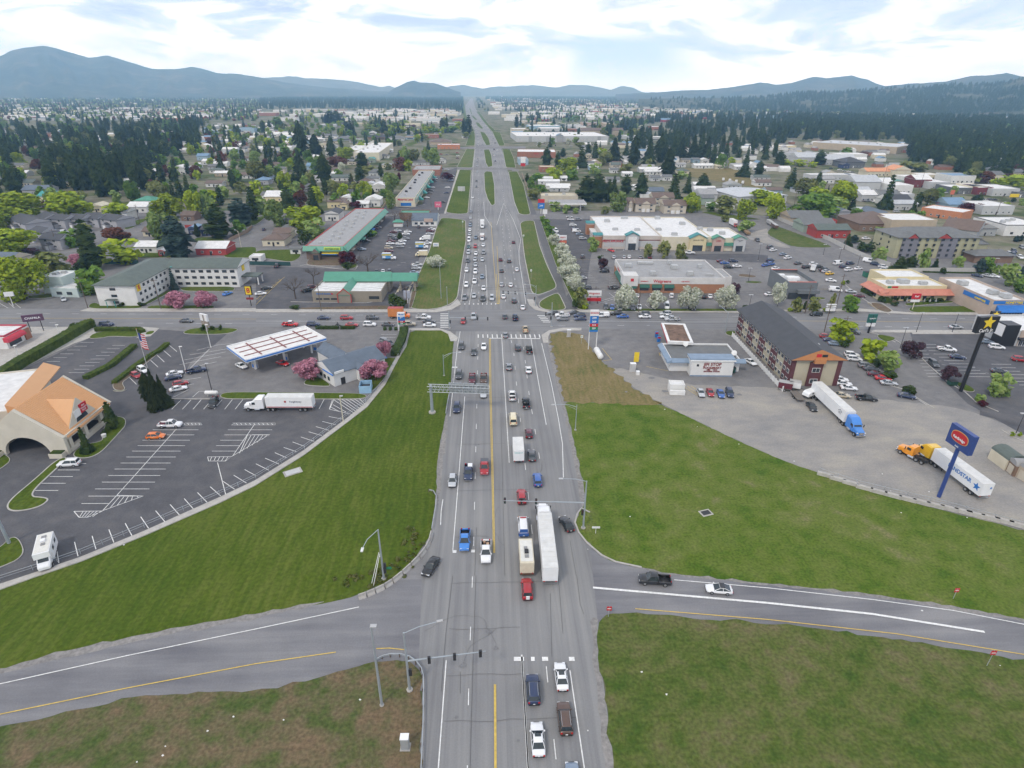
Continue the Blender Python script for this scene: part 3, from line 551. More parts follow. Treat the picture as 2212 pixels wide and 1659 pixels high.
CK = {
 'sd': dict(n='sedan', L=4.75, W=1.84, st=[(-2.37, .72, .84), (-2.3, .96, .92), (-1.7, 1.0, .98), (-.6, .97, 1), (.9, .95, 1), (1.7, .86, .97), (2.2, .72, .88), (2.37, .55, .76)], cab=(-1.72, -1.0, .12, .98), z=1.45, wb=1.38, r=.33),
 'cp': dict(n='coupe', L=4.5, W=1.82, st=[(-2.25, .72, .84), (-2.15, .96, .92), (-1.4, .98, 1), (.9, .9, 1), (1.6, .82, .97), (2.1, .68, .88), (2.25, .5, .72)], cab=(-1.95, -.85, -.05, 1.0), z=1.36, wb=1.32, r=.34),
 'hb': dict(n='hatchback', L=4.3, W=1.8, st=[(-2.15, .85, .88), (-2.08, 1.0, .94), (-.6, 1.0, 1), (.9, .97, 1), (1.55, .9, .97), (2.0, .76, .88), (2.15, .55, .78)], cab=(-2.0, -1.55, .2, 1.05), z=1.52, wb=1.28, r=.34),
 'su': dict(n='SUV', L=4.75, W=1.92, st=[(-2.37, .95, .9), (-2.3, 1.12, .95), (-.6, 1.12, 1), (.9, 1.1, 1), (1.7, 1.04, .98), (2.22, .92, .92), (2.37, .7, .84)], cab=(-2.22, -1.95, .3, 1.08), z=1.74, wb=1.38, r=.37),
 'mv': dict(n='minivan', L=5.0, W=1.98, st=[(-2.5, .95, .92), (-2.42, 1.08, .96), (-.6, 1.08, 1), (1.2, 1.05, 1), (1.9, .92, .96), (2.35, .78, .88), (2.5, .6, .8)], cab=(-2.38, -2.15, .75, 1.6), z=1.76, wb=1.5, r=.35),
 'va': dict(n='van', L=5.6, W=2.02, st=[(-2.8, 1.2, .94), (-2.75, 1.3, .98), (0, 1.3, 1), (1.7, 1.25, 1), (2.3, 1.1, .96), (2.68, .95, .9), (2.8, .7, .84)], cab=(-2.72, -2.6, 1.2, 1.95), z=2.15, wb=1.75, r=.37),
 'pu': dict(n='pickup truck', L=5.7, W=1.98, st=[(-.62, 1.15, 1), (.4, 1.15, 1), (1.55, 1.12, 1), (2.1, 1.08, .98), (2.7, .98, .93), (2.85, .75, .88)], cab=(-.6, -.42, .78, 1.5), z=1.88, wb=1.78, r=.41),
}
CNAME = {k: v['n'] for k, v in CK.items()}
def sec(x, w, zt, zb=.24):
    return [(x, -.86 * w, zb), (x, .86 * w, zb), (x, w, zb + .2), (x, w, zt - .24), (x, .95 * w, zt - .06), (x, .78 * w, zt), (x, -.78 * w, zt), (x, -.95 * w, zt - .06), (x, -w, zt - .24), (x, -w, zb + .2)]
def car_geo(k):
    c = CK[k]; hw = c['W'] / 2; a, b, d, e = c['cab']; zr = c['z']
    zb_ = lambda x: next(((z1 + (z2 - z1) * (x - x1) / (x2 - x1)) for (x1, z1, _), (x2, z2, _) in zip(c['st'], c['st'][1:]) if x1 <= x <= x2), c['st'][0][1])
    body = MB().loft([sec(x, hw * f, z) for x, z, f in c['st']])
    if k == 'pu':
        y = hw
        body.box(-2.85, -y, .5, -.63, -y + .09, 1.15).box(-2.85, y - .09, .5, -.63, y, 1.15).box(-2.85, -y + .09, .5, -2.77, y - .09, 1.13).box(-.71, -y + .09, .5, -.63, y - .09, 1.15)
        body.box(-2.77, -y + .09, .5, -.71, y - .09, .62, 1)
    wb, wr = hw * .93, hw * .70
    za, ze = zb_(a) - .03, zb_(e) - .03
    bl = [(a, wb, za), (b, wr, zr), (d, wr, zr), (e, wb, ze)]
    Lf = [(x, y, z) for x, y, z in bl]; Rt = [(x, -y, z) for x, y, z in bl]
    ws = MB().add([Lf[2], Rt[2], Rt[3], Lf[3]], [(0, 1, 2, 3)]); rw = MB().add([Lf[0], Rt[0], Rt[1], Lf[1]], [(0, 1, 2, 3)])
    sl_, sr = MB().add(Lf, [(0, 1, 2, 3)]), MB().add(Rt, [(3, 2, 1, 0)])
    roof = MB()
    roof.loft([[(x, -w_, z), (x, w_, z), (x, w_ * .86, z + t), (x, -w_ * .86, z + t)] for x, w_, z, t in [(b - .06, wr * 1.03, zr - .03, .02), (b + .12, wr * 1.04, zr - .01, .06), ((b + d) / 2, wr * 1.05, zr, .08), (d - .12, wr * 1.04, zr - .01, .05), (d + .06, wr * 1.02, zr - .03, .015)]])
    for s_ in (1, -1):
        for p, q in ((0, 1), (3, 2)):
            P, Q = (Vector((bl[p][0], bl[p][1] * s_, bl[p][2])), Vector((bl[q][0], bl[q][1] * s_, bl[q][2])))
            roof.tube([P, Q], .05, 4)
        xm = (b + d) / 2 - .1; roof.tube([(xm, wb * s_, (za + ze) / 2), (xm, wr * s_, zr)], .05, 4)
        if k in ('va',): roof.add([(a, wb * s_ * 1.01, za), (b, wr * s_ * 1.03, zr), (xm + .7, wr * s_ * 1.03, zr), (xm + .7, wb * s_ * 1.01, (za + ze) / 2)], [(0, 1, 2, 3)])
    f = c['st'][-1]; x2 = c['L'] / 2
    hl = MB().box(-.12, -.2, -.08, .1, .2, .09); tl = MB().box(-.05, -.13, -.14, .06, .13, .14)
    zt0 = c['st'][0][1] if k != 'pu' else 1.1
    hp = [(x2 - .16, s_ * hw * .66, f[1] + .07) for s_ in (1, -1)]; tp = [(-x2 + .03, s_ * hw * .74, zt0 - .08) for s_ in (1, -1)]
    return dict(body=body, roof=roof, windshield=ws, rear_window=rw, side=(sl_, sr), hl=hl, tl=tl, hp=hp, tp=tp, c=c)
def wheel_mesh(r, name, w=.24):
    m = MB().tube([(0, -w / 2, 0), (0, w / 2, 0)], r, 14, 0).tube([(0, -w / 2 - .012, 0), (0, w / 2 + .012, 0)], r * .6, 10, 1)
    return m.mesh(name, [TYRE, RIM])
CM = {}
P0 = paint('wht')
def car_meshes(k):
    if k in CM: return CM[k]
    g = car_geo(k); c = g['c']; M = {}
    M['body'] = g['body'].mesh('body', [P0, DARKP], True); M['roof'] = g['roof'].mesh('roof', [P0], True)
    M['windshield'] = g['windshield'].mesh('windshield', [GLASS]); M['rear_window'] = g['rear_window'].mesh('rear_window', [GLASS])
    M['side_window'] = [x.mesh('side_window', [GLASS]) for x in g['side']]
    M['headlight'] = g['hl'].mesh('headlight', [HEAD]); M['taillight'] = g['tl'].mesh('taillight', [TAIL])
    M['mirror'] = MB().box(-.08, -.1, -.07, .08, .1, .09).mesh('mirror', [P0]); M['wheel'] = wheel_mesh(c['r'], 'wheel')
    x2 = c['L'] / 2; hw = c['W'] / 2
    M['bumper'] = [MB().box(*q).mesh('bumper', [DARKP if k != 'pu' else CHROME]) for q in ((x2 - .12, -hw * .78, .3, x2 + .05, hw * .78, .5), (-x2 - .05, -hw * .8, .34, -x2 + .1, hw * .8, .54))]
    M['plate'] = MB().box(-x2 - .07, -.16, .58, -x2 - .04, .16, .73).mesh('licence_plate', [WHITEM])
    win = MB()
    for x in (g['windshield'], g['rear_window'], *g['side']): win.add(x.v, x.f)
    M['windows'] = win.mesh('windows', [GLASS])
    b1 = MB().add(g['body'].v, g['body'].f); b1.m = list(g['body'].m); b1.add(g['roof'].v, g['roof'].f)
    for P, h, mi in [(p, g['hl'], 2) for p in g['hp']] + [(p, g['tl'], 3) for p in g['tp']]: b1.add([(v[0] + p_ if 0 else v[0] + P[0], v[1] + P[1], v[2] + P[2]) for v in h.v for p_ in (0,)], h.f, mi)
    M['body1'] = b1.mesh('body', [P0, DARKP, HEAD, TAIL], True)
    b2 = MB().add(b1.v, b1.f); b2.m = list(b1.m); b2.add(win.v, win.f, 4)
    for sx_ in (1, -1):
        for sy in (1, -1): b2.tube([(sx_ * c['wb'], sy * (hw - .2), c['r']), (sx_ * c['wb'], sy * (hw + .01), c['r'])], c['r'], 8, 5)
    M['whole'] = b2.mesh('car_body', [P0, DARKP, HEAD, TAIL, GLASS, TYRE], True)
    M['g'] = g; CM[k] = M
    return M
def setp(o, c):
    o.material_slots[0].link = 'OBJECT'; o.material_slots[0].material = paint(c); return o
def child(name, me, par, loc=(0, 0, 0), c=None):
    o = obj(name, me, par); o.location = loc
    if c: setp(o, c)
    return o
def heading(x, y, d):
    if isinstance(d, (int, float)):
        a = G(x, y); b = G(x + 12 * cos(radians(d)), y - 12 * sin(radians(d))); v = b - a; return atan2(v.y, v.x)
    e = G(1600, 690) - G(600, 690); e = atan2(e.y, e.x)
    return {'N': pi / 2, 'S': -pi / 2, 'E': e, 'W': e + pi}[d]
VEHICLES = []
SMALL = {'sd': 'sedan', 'cp': 'coupe', 'hb': 'hatchback', 'su': 'suv', 'mv': 'minivan', 'va': 'van', 'pu': 'pickup_truck'}
def car(x, y, k, c, d, label, group=None, lod=None, h=.7, pos=None, rz=None):
    """a car whose middle is seen at (x, y)"""
    P = G(x, y, h) if pos is None else Vector(pos); P.z = 0
    m = mpp(P); lod = lod if lod is not None else (0 if m < .15 else 1 if m < .30 else 2)
    rz = heading(x, y, d) if rz is None else rz
    M = car_meshes(k); cc = M['g']['c']; hw = cc['W'] / 2; zz = .06
    if lod == 2:
        t = setp(obj(SMALL[k], M['whole']), c); t.location = (P.x, P.y, zz); t.rotation_euler = (0, 0, rz); t.scale = (.95,) * 3
        return tag(t, label, 'car' if k not in ('pu', 'va') else 'truck' if k == 'pu' else 'van', group)
    t = thing(SMALL[k], label, 'car' if k not in ('pu', 'va') else 'truck' if k == 'pu' else 'van', (P.x, P.y, zz), rz, group); t.scale = (.95,) * 3
    if lod == 0:
        child('body', M['body'], t, c=c); child('roof', M['roof'], t, c=c)
        child('windshield', M['windshield'], t); child('rear_window', M['rear_window'], t)
        for w_ in M['side_window']: child('side_window', w_, t)
        for p in M['g']['hp']: child('headlight', M['headlight'], t, p)
        for p in M['g']['tp']: child('taillight', M['taillight'], t, p)
        for s_ in (1, -1): child('mirror', M['mirror'], t, (cc['cab'][3] - .2, s_ * (hw + .04), cc['st'][2][1] + .05), c=c)
        [child('bumper', q, t) for q in M['bumper']]; child('licence_plate', M['plate'], t)
    else:
        child('body', M['body1'], t, c=c); child('windows', M['windows'], t)
    for sx_ in (1, -1):
        for s_ in (1, -1): child('wheel', M['wheel'], t, (sx_ * cc['wb'], s_ * (hw - .1), cc['r']))
    return t
ORD = 'first second third fourth fifth sixth seventh eighth ninth tenth eleventh twelfth thirteenth fourteenth fifteenth sixteenth seventeenth eighteenth nineteenth twentieth'.split()
def ordn(i): return ORD[i - 1] if i <= 20 else '%d%s' % (i, 'th' if i % 10 > 3 or i % 10 == 0 or 10 < i % 100 < 14 else ['st', 'nd', 'rd'][i % 10 - 1])
def row(desc, d, s, group=None, single=False):
    """desc: 'queue ... counted from ...'; s: 'b1 x,y,kind.colour[,dir] ...'"""
    t = 'D'; i = 0; items = []
    for w_ in s.split():
        if ',' not in w_: t = w_; continue
        q = w_.split(','); x, y = float(q[0]), float(q[1]); k, c = q[2].split('.')
        if t != 'D': x, y = int(t[1]) * 553.0 + x / 4, YO[t[0]] + y / 4
        dd = d
        if len(q) > 3: dd = q[3] if q[3] in 'NSEW' else float(q[3])
        items.append((x, y, k, c, dd))
    out = []
    for i, (x, y, k, c, dd) in enumerate(items):
        lab = '%s %s %s' % (PAINT[c][0], CNAME[k], desc) if len(items) == 1 else '%s %s, %s %s' % (PAINT[c][0], CNAME[k], ordn(i + 1), desc)
        out.append(car(x, y, k, c, dd, lab, group))
    return out
GQ = 'cars queued on the highway'; GX = 'cars on the cross street'; GP = 'parked cars'
row('in the outer southbound queue counted from the stop line', 'S', 'b1 1803,840,pu.gry 1817,733,su.wht 1819,603,sd.wht 1829,523,su.dgy 1835,452,su.slv 1836,402,sd.tea 1840,345,va.wht 1846,293,sd.slv 1847,258,sd.wht 1851,218,su.lbl 1853,196,sd.dgy 1855,152,sd.slv 1857,100,sd.gry a1 1872,1360,sd.wht', GQ)
row('in the second southbound queue counted from the stop line', 'S', 'b1 1884,824,sd.slv 1888,700,pu.wht 1895,618,su.wht 1897,557,sd.slv 1892,510,sd.slv 1899,460,sd.wht 1894,400,su.red 1899,322,pu.lbl', GQ)
row('in the third southbound queue counted from the stop line', 'S', 'b1 1960,848,pu.dgy 1966,760,sd.wht 1953,660,sd.lbl 1955,513,sd.slv 1966,453,su.gry 1963,388,sd.wht', GQ)
row('alone in the left turn lane at the southbound stop line', 'S', 'b1 2038,845,su.slv', GQ)
row('heading away beyond the crossing, counted from it', 'N', 'b2 17,868,su.dgy b1 2137,830,sd.wht 2121,728,sd.slv b2 -12,730,sd.wht b1 2121,608,sd.dgy b2 40,598,sd.wht b1 2187,525,su.dgy 2113,512,sd.mar b2 12,362,sd.mar', GQ)
row('far up the highway, counted toward the horizon', 'S', 'a1 1904,1266,sd.dgy 1905,1218,sd.dgy 1910,1138,sd.slv 1914,1085,sd.slv 1911,1052,sd.gry 1917,1027,sd.gry 1921,905,sd.wht 1922,880,sd.wht 1960,905,sd.gry 1918,848,sd.slv 1911,820,sd.wht 1916,800,sd.slv 1905,780,sd.slv 1899,765,sd.wht 1890,742,sd.wht 1878,715,sd.gry 1868,690,sd.slv', GQ)
row('in the far northbound lanes, counted toward the horizon', 'N', 'a1 2068,1045,sd.dgy 2058,997,sd.wht 2085,955,va.wht 2057,945,va.dgy 2066,890,sd.dgy 2050,853,sd.gry 2000,760,sd.wht 1985,740,sd.wht 1970,720,sd.gry 1940,690,sd.wht', GQ)
row('crossing the middle of the junction toward the camera', 'S', 'b1 1880,1003,pu.slv'); row('small, leaving the junction on the left', 'S', 'b1 1790,1045,hb.red')
row('in the middle of the junction heading away', 'N', 'b1 2150,1003,sd.dgy'); row('driving away over the near crosswalk', 'N', 'b1 2155,1163,sd.gry'); row('entering the right side of the junction', 'N', 'b2 27,1015,pu.nvy')
row('turning at the north-east corner', 'N', 'b2 92,924,sd.wht'); row('with timber in its bed on the near crosswalk', 'N', 'b2 115,1118,pu.tan')
row('in the left southbound lane just past the crossing, counted toward the camera', 'S', 'b1 1773,1262,su.dgy 1752,1510,su.dgy c1 1735,205,su.nvy', GQ)
row('in the middle southbound lane past the crossing, counted toward the camera', 'S', 'b1 1882,1310,sd.dgy 1868,1540,pu.mar', GQ)
row('in the right southbound lane past the crossing, counted toward the camera', 'S', 'b1 1968,1262,sd.wht 1967,1540,pu.brn c1 1965,78,sd.slv', GQ)
row('with a roof rack coasting in the left turn lane', 'S', 'c1 1697,832,hb.slv'); row('pulling white boxes in the middle southbound lane', 'S', 'c1 1836,760,pu.nvy'); row('with a grey bed cover beside the yellow lines', 'S', 'c1 1974,715,pu.red')
row('waiting at the near southbound stop bar', 'S', 'c1 1804,1345,pu.sky'); row('carrying boxes beside the yellow lines past the stop bar', 'S', 'c1 1987,1445,pu.wht')
row('turning down the left ramp beside the concrete barrier', 236, 'c1 1510,1572,sd.blk')
row('in the left northbound lane before the crossing, counted from it', 'N', 'b2 50,1273,su.dgy b1 2185,1437,sd.gry c2 2,100,pu.wht c2 10,305,va.crm', GQ)
row('in the right northbound lane before the crossing, counted from it', 'N', 'b2 147,1292,pu.blk b2 142,1463,sd.wht c2 120,163,pu.blk c2 145,422,hb.mar c2 170,612,sd.dgy c2 220,825,su.blu', GQ)
row('under the right signal mast', 'N', 'c2 83,970,su.red'); row('entering from the right ramp beside the kerb', 122, 'c2 470,1203,sd.blk')
row('with a white spare wheel behind the motorhome', 'N', 'd2 130,108,su.red')
row('long, waiting alone right of the thick line near the bottom', 'N', 'd2 182,975,su.nvy'); row('first at the near northbound stop bar', 'N', 'd2 425,862,sd.wht'); row('with glowing tail lamps near the bottom right lane', 'N', 'd2 456,1225,su.brn'); row('with a dark sunroof at the bottom of the picture', 'N', 'd2 222,1402,sd.wht'); row('cut by the lower picture edge', 'N', 'd2 532,1765,sd.lbl')
row('lifted, with an open bed on the right ramp', 176, 'd2 1232,30,pu.blk'); row('with a black roof on the right ramp', 175, 'd2 1788,108,cp.wht')
row('in the near eastbound queue counted from the crosswalk', 'E', 'b1 1500,1078,sd.wht 1325,1070,su.tan 1140,1073,sd.dgy 982,1072,su.wht 828,1076,sd.red 495,1072,su.nvy', GX)
row('old two-tone, trailing the near eastbound queue', 'E', 'b1 295,1073,pu.bri'); row('in the far eastbound queue counted from the crosswalk', 'E', 'b1 1495,1045,sd.dgy 1005,1015,su.dgy 783,1017,su.red 585,1015,sd.nvy', GX)
row('flatbed waiting beside the orange box truck', 'E', 'b1 1447,1012,pu.wht')
row('on the left end of the cross street, counted from the left', 'E', 'b0 920,1070,su.nvy 1610,1041,sd.dgy', GX)
row('in the near westbound queue counted from the junction', 'W', 'b2 437,1025,su.gry 590,1025,sd.nvy 955,1003,sd.blu 1147,1003,sd.wht 1330,1005,sd.wht 1385,1028,pu.slv', GX)
row('in the far westbound queue counted from the junction', 'W', 'b2 360,973,sd.dgy 435,993,pu.wht 530,972,sd.dgy 583,998,su.nvy 775,995,pu.wht 903,978,su.blk 1140,983,su.dgy 1325,980,su.slv', GX)
row('on the right part of the cross street, counted from the left', 'W', 'b3 415,985,su.blk 1625,1095,sd.slv,E 2020,1060,su.wht,E', GX)
row('crossing the stall bars of the dark left lot', 2, 'c0 1470,348,pu.wht'); row('alone among the stall bars of the dark left lot', 3, 'c0 1345,447,hb.org'); row('with roof bars outside the arched entrance', 183, 'c0 595,683,su.wht')
row('backed to the grass strip beside the white semi', 245, 'c0 1845,155,pu.blk')
row('beside the hedge row, counted from the flagpole', 330, 'b0 1235,1467,su.wht 1172,1512,hb.red', GP)
row('in the angled cluster beside the cypresses, counted from the top', 12, 'b0 1508,1495,sd.wht 1495,1530,sd.nvy 1560,1582,hb.red 1540,1627,sd.wht', GP); row('hitched beside the angled cluster near the lamp post', 10, 'b0 1697,1470,pu.nvy')
row('behind the tall clipped hedge', 12, 'b0 370,1277,sd.wht'); row('at the left pump under the canopy edge', 335, 'b0 2085,1430,sd.wht'); row('parked at the pumps beside the pink tree', 345, 'b1 230,1407,cp.bri')
row('behind the blue-roofed store', 340, 'b1 1150,1240,su.dgy 1120,1222,su.gry', GP)
row('under the right end of the motel', 20, 'b0 1965,805,sd.sky'); row('in the motel lot, counted from the top', 5, 'b1 180,568,pu.blk,60 90,757,sd.blk 40,806,sd.wht', GP)
row('beside the bank wall, counted from the top', 8, 'b1 490,752,su.mar 448,780,pu.blk', GP); row('in front of the small pale office', 300, 'b0 547,855,hb.slv'); row('at the left edge beside the lime tree', 20, 'b0 15,708,pu.slv'); row('beneath the townhouse lamp', 12, 'b0 550,277,va.wht')
row('along the shop front of the green-roofed strip, counted from the near end', 0, 'b1 915,423,sd.lbl 952,353,su.dgy 1025,246,su.mar 1050,235,su.gry', GP)
row('in the left file of the strip lot, counted from the near end', 0, 'b1 1150,440,su.mar 1148,412,su.tan 1162,374,sd.wht 1168,352,sd.mar 1185,333,pu.dgy 1172,305,sd.gry 1190,275,sd.mar 1225,262,sd.slv', GP)
row('in the second file of the strip lot, counted from the near end', 0, 'b1 1242,403,su.gry 1248,377,pu.wht 1265,350,sd.wht 1292,330,sd.gry 1297,291,sd.wht 1312,272,sd.wht', GP)
row('behind the green-roofed bank, counted from the left', 90, 'b1 1042,612,sd.dgy 1098,612,sd.wht 1152,612,su.dgy', GP)
row('in the right file of the strip lot, counted from the near end', 0, 'b1 1365,645,sd.blu 1370,625,sd.lbl 1385,587,su.slv 1390,558,pu.slv 1475,372,pu.wht 1500,290,sd.slv 1506,266,su.mar 1522,250,sd.wht', GP)
row('outside the low dark diner', 90, 'b1 1405,230,su.dgy'); row('leaving the strip past the diner', 0, 'b1 1090,104,sd.slv')
row('in front of the long white-roofed shops, counted from the near end', 0, 'a1 1475,1360,sd.wht 1500,1318,sd.dgy 1510,1300,sd.blk 1525,1272,sd.slv 1545,1215,su.dgy 1550,1196,sd.wht 1545,1180,sd.gry', GP)
row('in the outer file facing the long shops, counted from the near end', 180, 'a1 1610,1397,sd.dgy 1645,1318,sd.nvy 1655,1272,sd.wht 1685,1215,sd.lbl 1690,1187,sd.wht 1695,1170,sd.slv', GP)
row('beyond the brick building, counted from the left', 0, 'a1 1610,1110,sd.dgy 1650,1118,sd.slv 1620,1020,sd.mar 1650,990,sd.gry 1600,985,sd.red 1740,975,sd.red 1745,1000,sd.wht 1742,1020,sd.mar 1625,1040,sd.slv', GP)
row('beside the white-roofed hall', 10, 'a1 1182,967,sd.wht'); row('on the street beside the blue-fronted house', 70, 'b1 65,250,sd.nvy')
row('along the appliance shop side, counted from the far end', 0, 'b2 497,143,sd.slv 508,166,sd.wht 575,166,su.gry 528,215,su.wht 545,245,sd.nvy 558,269,va.wht 585,293,sd.lbl 612,330,su.slv', GP)
row('under the small trees by the pylon sign, counted from the far end', 330, 'b2 378,265,va.wht 388,298,sd.wht', GP)
row('cruising before the appliance shop', 90, 'b2 608,487,su.dgy'); row('alone by the appliance shop entrance', 340, 'b2 858,434,sd.bri')
row('facing the grey-roofed drugstore from behind, counted from the left', 90, 'b2 880,490,sd.slv 970,490,sd.slv 1013,488,sd.wht 1110,492,sd.gry 1193,490,sd.mar', GP)
row('before the cream storefront', 178, 'b2 1535,455,pu.wht'); row('beside the dark red tree', 180, 'b2 798,613,su.blk'); row('at the drugstore corner', 0, 'b2 883,757,pu.dgy')
row('along the drugstore side behind the blossom, counted from the far end', 180, 'b2 605,672,sd.slv 618,733,sd.dgy 642,757,su.dgy', GP)
row('against the drugstore front, counted from the left', 95, 'b2 1080,823,sd.wht 1207,822,sd.slv 1285,832,sd.wht 1378,824,su.wht 1660,830,su.blk 1712,828,sd.wht', GP)
row('facing the street under the white trees, counted from the left', 275, 'b2 812,922,su.dgy 866,924,sd.blu 930,930,sd.gry 1047,928,sd.dgy 1100,922,sd.wht 1215,922,sd.dgy 1338,915,va.wht 1570,932,sd.dgy', GP)
row('in the block right of the drugstore, counted from the top', 0, 'b2 1808,525,sd.mar 1912,525,su.nvy 1838,541,sd.blu 1945,568,sd.wht 1870,578,su.blk', GP)
row('on the open lot, left group counted from the left', 10, 'b3 -20,560,sd.blu b3 20,520,su.nvy 25,551,su.blu 65,588,sd.wht 20,406,su.dgy 45,431,su.wht 130,466,sd.lbl 170,498,su.wht 260,543,sd.dgy', GP)
row('on the open lot, middle group counted from the left', 8, 'b3 330,577,su.blk 392,553,su.wht 435,574,su.blk 485,602,pu.dgy 500,613,sd.slv 535,633,sd.yel 605,546,va.wht 650,574,hb.nvy 697,600,su.wht 710,546,su.nvy 782,590,sd.wht', GP)
row('on the open lot beside the white wall, counted from the left', 350, 'b3 870,527,va.wht 930,553,su.nvy 1000,577,su.wht 1010,600,sd.slv', GP)
row('behind the dark grey office, counted from the top', 355, 'b3 545,693,sd.wht 582,776,va.wht 718,788,sd.slv 790,826,sd.mar', GP); row('left of the dark grey office', 5, 'b3 15,812,sd.wht')
row('behind the yellow restaurant wall, counted from the left', 350, 'b3 1810,650,sd.nvy 1900,652,sd.slv 1955,655,sd.wht', GP)
row('by the long grey-roofed lodge, counted from the left', 0, 'b3 1385,215,va.wht 1400,235,su.wht 1475,258,su.dgy', GP); row('beside the low garden wall', 0, 'b3 848,330,sd.wht')
row('outside the grey and green hotel, counted from the left', 330, 'b3 2010,445,su.mar 2050,457,sd.mar 2085,462,su.slv 2120,470,su.nvy 2125,440,su.nvy 2195,408,su.gry 2180,492,su.wht', GP)
row('at the top of the dark-roofed inn lot, counted downward', 355, 'b3 500,1177,hb.red 535,1208,sd.nvy 580,1239,sd.lbl', GP)
row('in the long file beside the inn, counted downward', 355, 'b3 725,1336,su.wht 747,1371,su.wht 850,1430,su.gry 895,1455,sd.dgy 932,1501,sd.mar 997,1537,sd.bri 1045,1578,sd.slv', GP)
row('beside the inn gable, counted downward', 355, 'b3 625,1545,sd.wht 655,1581,sd.wht 700,1620,sd.wht c3 640,95,sd.tan', GP)
row('turning out by the green sign', 345, 'b3 740,1134,su.dgy')
row('across the inn yard', 355, 'c3 850,120,pu.blk'); row('at the end of the inn file', 350, 'c3 1200,100,sd.nvy'); row('nosing out below the red wagon', 310, 'c3 378,192,sd.blk')
row('beside the white picket fence of the inn', 330, 'b2 2063,1397,sd.wht')
row('in the short row behind the white kiosk, counted from the left', 293, 'c2 1632,72,sd.slv 1713,70,cp.red 1803,80,sd.blu 1880,76,su.nvy', GP)
row('in the burger restaurant lot, counted downward', 355, 'b3 1893,1222,sd.lbl 1977,1268,su.wht 1545,1287,pu.wht 1640,1353,sd.nvy 1432,1413,su.dgy,318 2180,1376,su.red 2002,1474,sd.dgy', GP)
row('far right beside the flat grey shop, counted from the left', 0, 'a3 1480,1310,sd.nvy 1530,1318,sd.wht 1880,1385,sd.wht 1920,1378,su.dgy 1960,1378,sd.blk 2055,1408,sd.wht 1110,1480,su.slv 1145,1505,sd.dgy 1190,1530,sd.blk 885,1528,sd.yel', GP)
row('among the roadside yards behind, counted from the left', 0, 'a3 120,560,sd.wht a3 545,1108,sd.nvy 620,1120,sd.wht 660,1130,sd.slv 700,1135,sd.wht 730,1140,sd.gry 910,1315,sd.dgy 850,1390,va.gry 930,1395,va.wht 1110,1095,sd.slv', GP)
row('by the upper filling station, counted from the left', 0, 'a2 420,1060,sd.slv 890,1465,su.wht 500,1437,sd.wht 600,1437,sd.gry 650,885,sd.gry 260,885,sd.wht 330,880,sd.dgy', GP)
for i in range(26):
    x, y = 1160 + RND.random() * 190, 300 + RND.random() * 16
    car(x, y, RND.choice(['sd', 'su']), RND.choice(['wht', 'slv', 'dgy', 'nvy', 'gry', 'red']), 0 if i % 2 else 90, 'car parked before the long pale warehouse store', 'cars before the long warehouse store', 2)

def wheels(t, xs, hw, r, w=.5):
    me = wheel_mesh(r, 'wheel', w)
    for x in xs:
        for s_ in (1, -1): child('wheel', me, t, (x, s_ * (hw - w / 2), r))
def word(t, txt, size, loc, rot, m, depth=.02, name='lettering', bold=0.0):
    cu = bpy.data.curves.new('f', 'FONT'); cu.body = txt; cu.size = size; cu.extrude = depth; cu.align_x = 'CENTER'; cu.align_y = 'CENTER'; cu.offset = bold
    o = bpy.data.objects.new('f', cu); COL.objects.link(o)
    bpy.context.view_layer.update()
    me = bpy.data.meshes.new_from_object(o.evaluated_get(bpy.context.evaluated_depsgraph_get())); bpy.data.objects.remove(o)
    me.materials.clear(); me.materials.append(m)
    p = obj(name, me, t); p.location = loc; p.rotation_euler = rot
    return p
def tractor(t, c, x=0.0, sleeper=True, hood=1.9):
    """nose at x, body behind it"""
    hw = 1.2; b = MB(); xc = x - hood
    b.loft([[(X, -w_, .75), (X, w_, .75), (X, w_, z - .25), (X, w_ * .8, z), (X, -w_ * .8, z), (X, -w_, z - .25)] for X, w_, z in [(x, .75, 1.5), (x - .15, .85, 1.75), (xc, 1.05, 2.05)]])
    b.loft([[(X, -w_, .8), (X, w_, .8), (X, w_, z - .3), (X, w_ * .8, z), (X, -w_ * .8, z), (X, -w_, z - .3)] for X, w_, z in [(xc + .02, hw * .95, 2.05), (xc - .5, hw, 2.9), (xc - 1.2, hw, 3.0 if not sleeper else 3.5)] + ([(xc - 1.7, hw, 3.8), (xc - 3.2, hw, 3.85), (xc - 3.3, hw * .98, 3.7)] if sleeper else [(xc - 1.8, hw, 3.0)])])
    end = xc - (3.3 if sleeper else 1.8)
    setp(b.build('cab', [P0], t), c)
    MB().box(x + .02, -.55, .85, x + .07, .55, 1.5).build('grille', CHROME, t)
    MB().box(x - .1, -1.15, .4, x + .12, 1.15, .78).build('bumper', CHROME, t)
    MB().add([(xc + .03, -.95, 2.08), (xc + .03, .95, 2.08), (xc - .46, .88, 2.8), (xc - .46, -.88, 2.8)], [(0, 1, 2, 3)]).build('windshield', GLASS, t)
    for s_ in (1, -1):
        MB().box(xc - 1.2, s_ * (hw + .015) - .01, 1.95, xc - .35, s_ * (hw + .015) + .01, 2.6).build('side_window', GLASS, t)
        MB().tube([(xc - .9, s_ * 1.05, .62), (xc - 2.2, s_ * 1.05, .62)], .33, 10).build('fuel_tank', CHROME, t)
        MB().box(x - .25, s_ * .95 - .15, 1.2, x - .05, s_ * .95 + .15, 1.4).build('headlight', HEAD, t)
        MB().box(xc - .1, s_ * (hw + .25) - .1, 1.9, xc + .02, s_ * (hw + .25) + .1, 2.6).build('mirror', DARKP, t)
    MB().box(end - 3.0, -.42, .7, xc, .42, .95).build('chassis', DARKP, t)
    wheels(t, [x - 1.05, end - 1.0, end - 2.25], 1.22, .5)
    return end
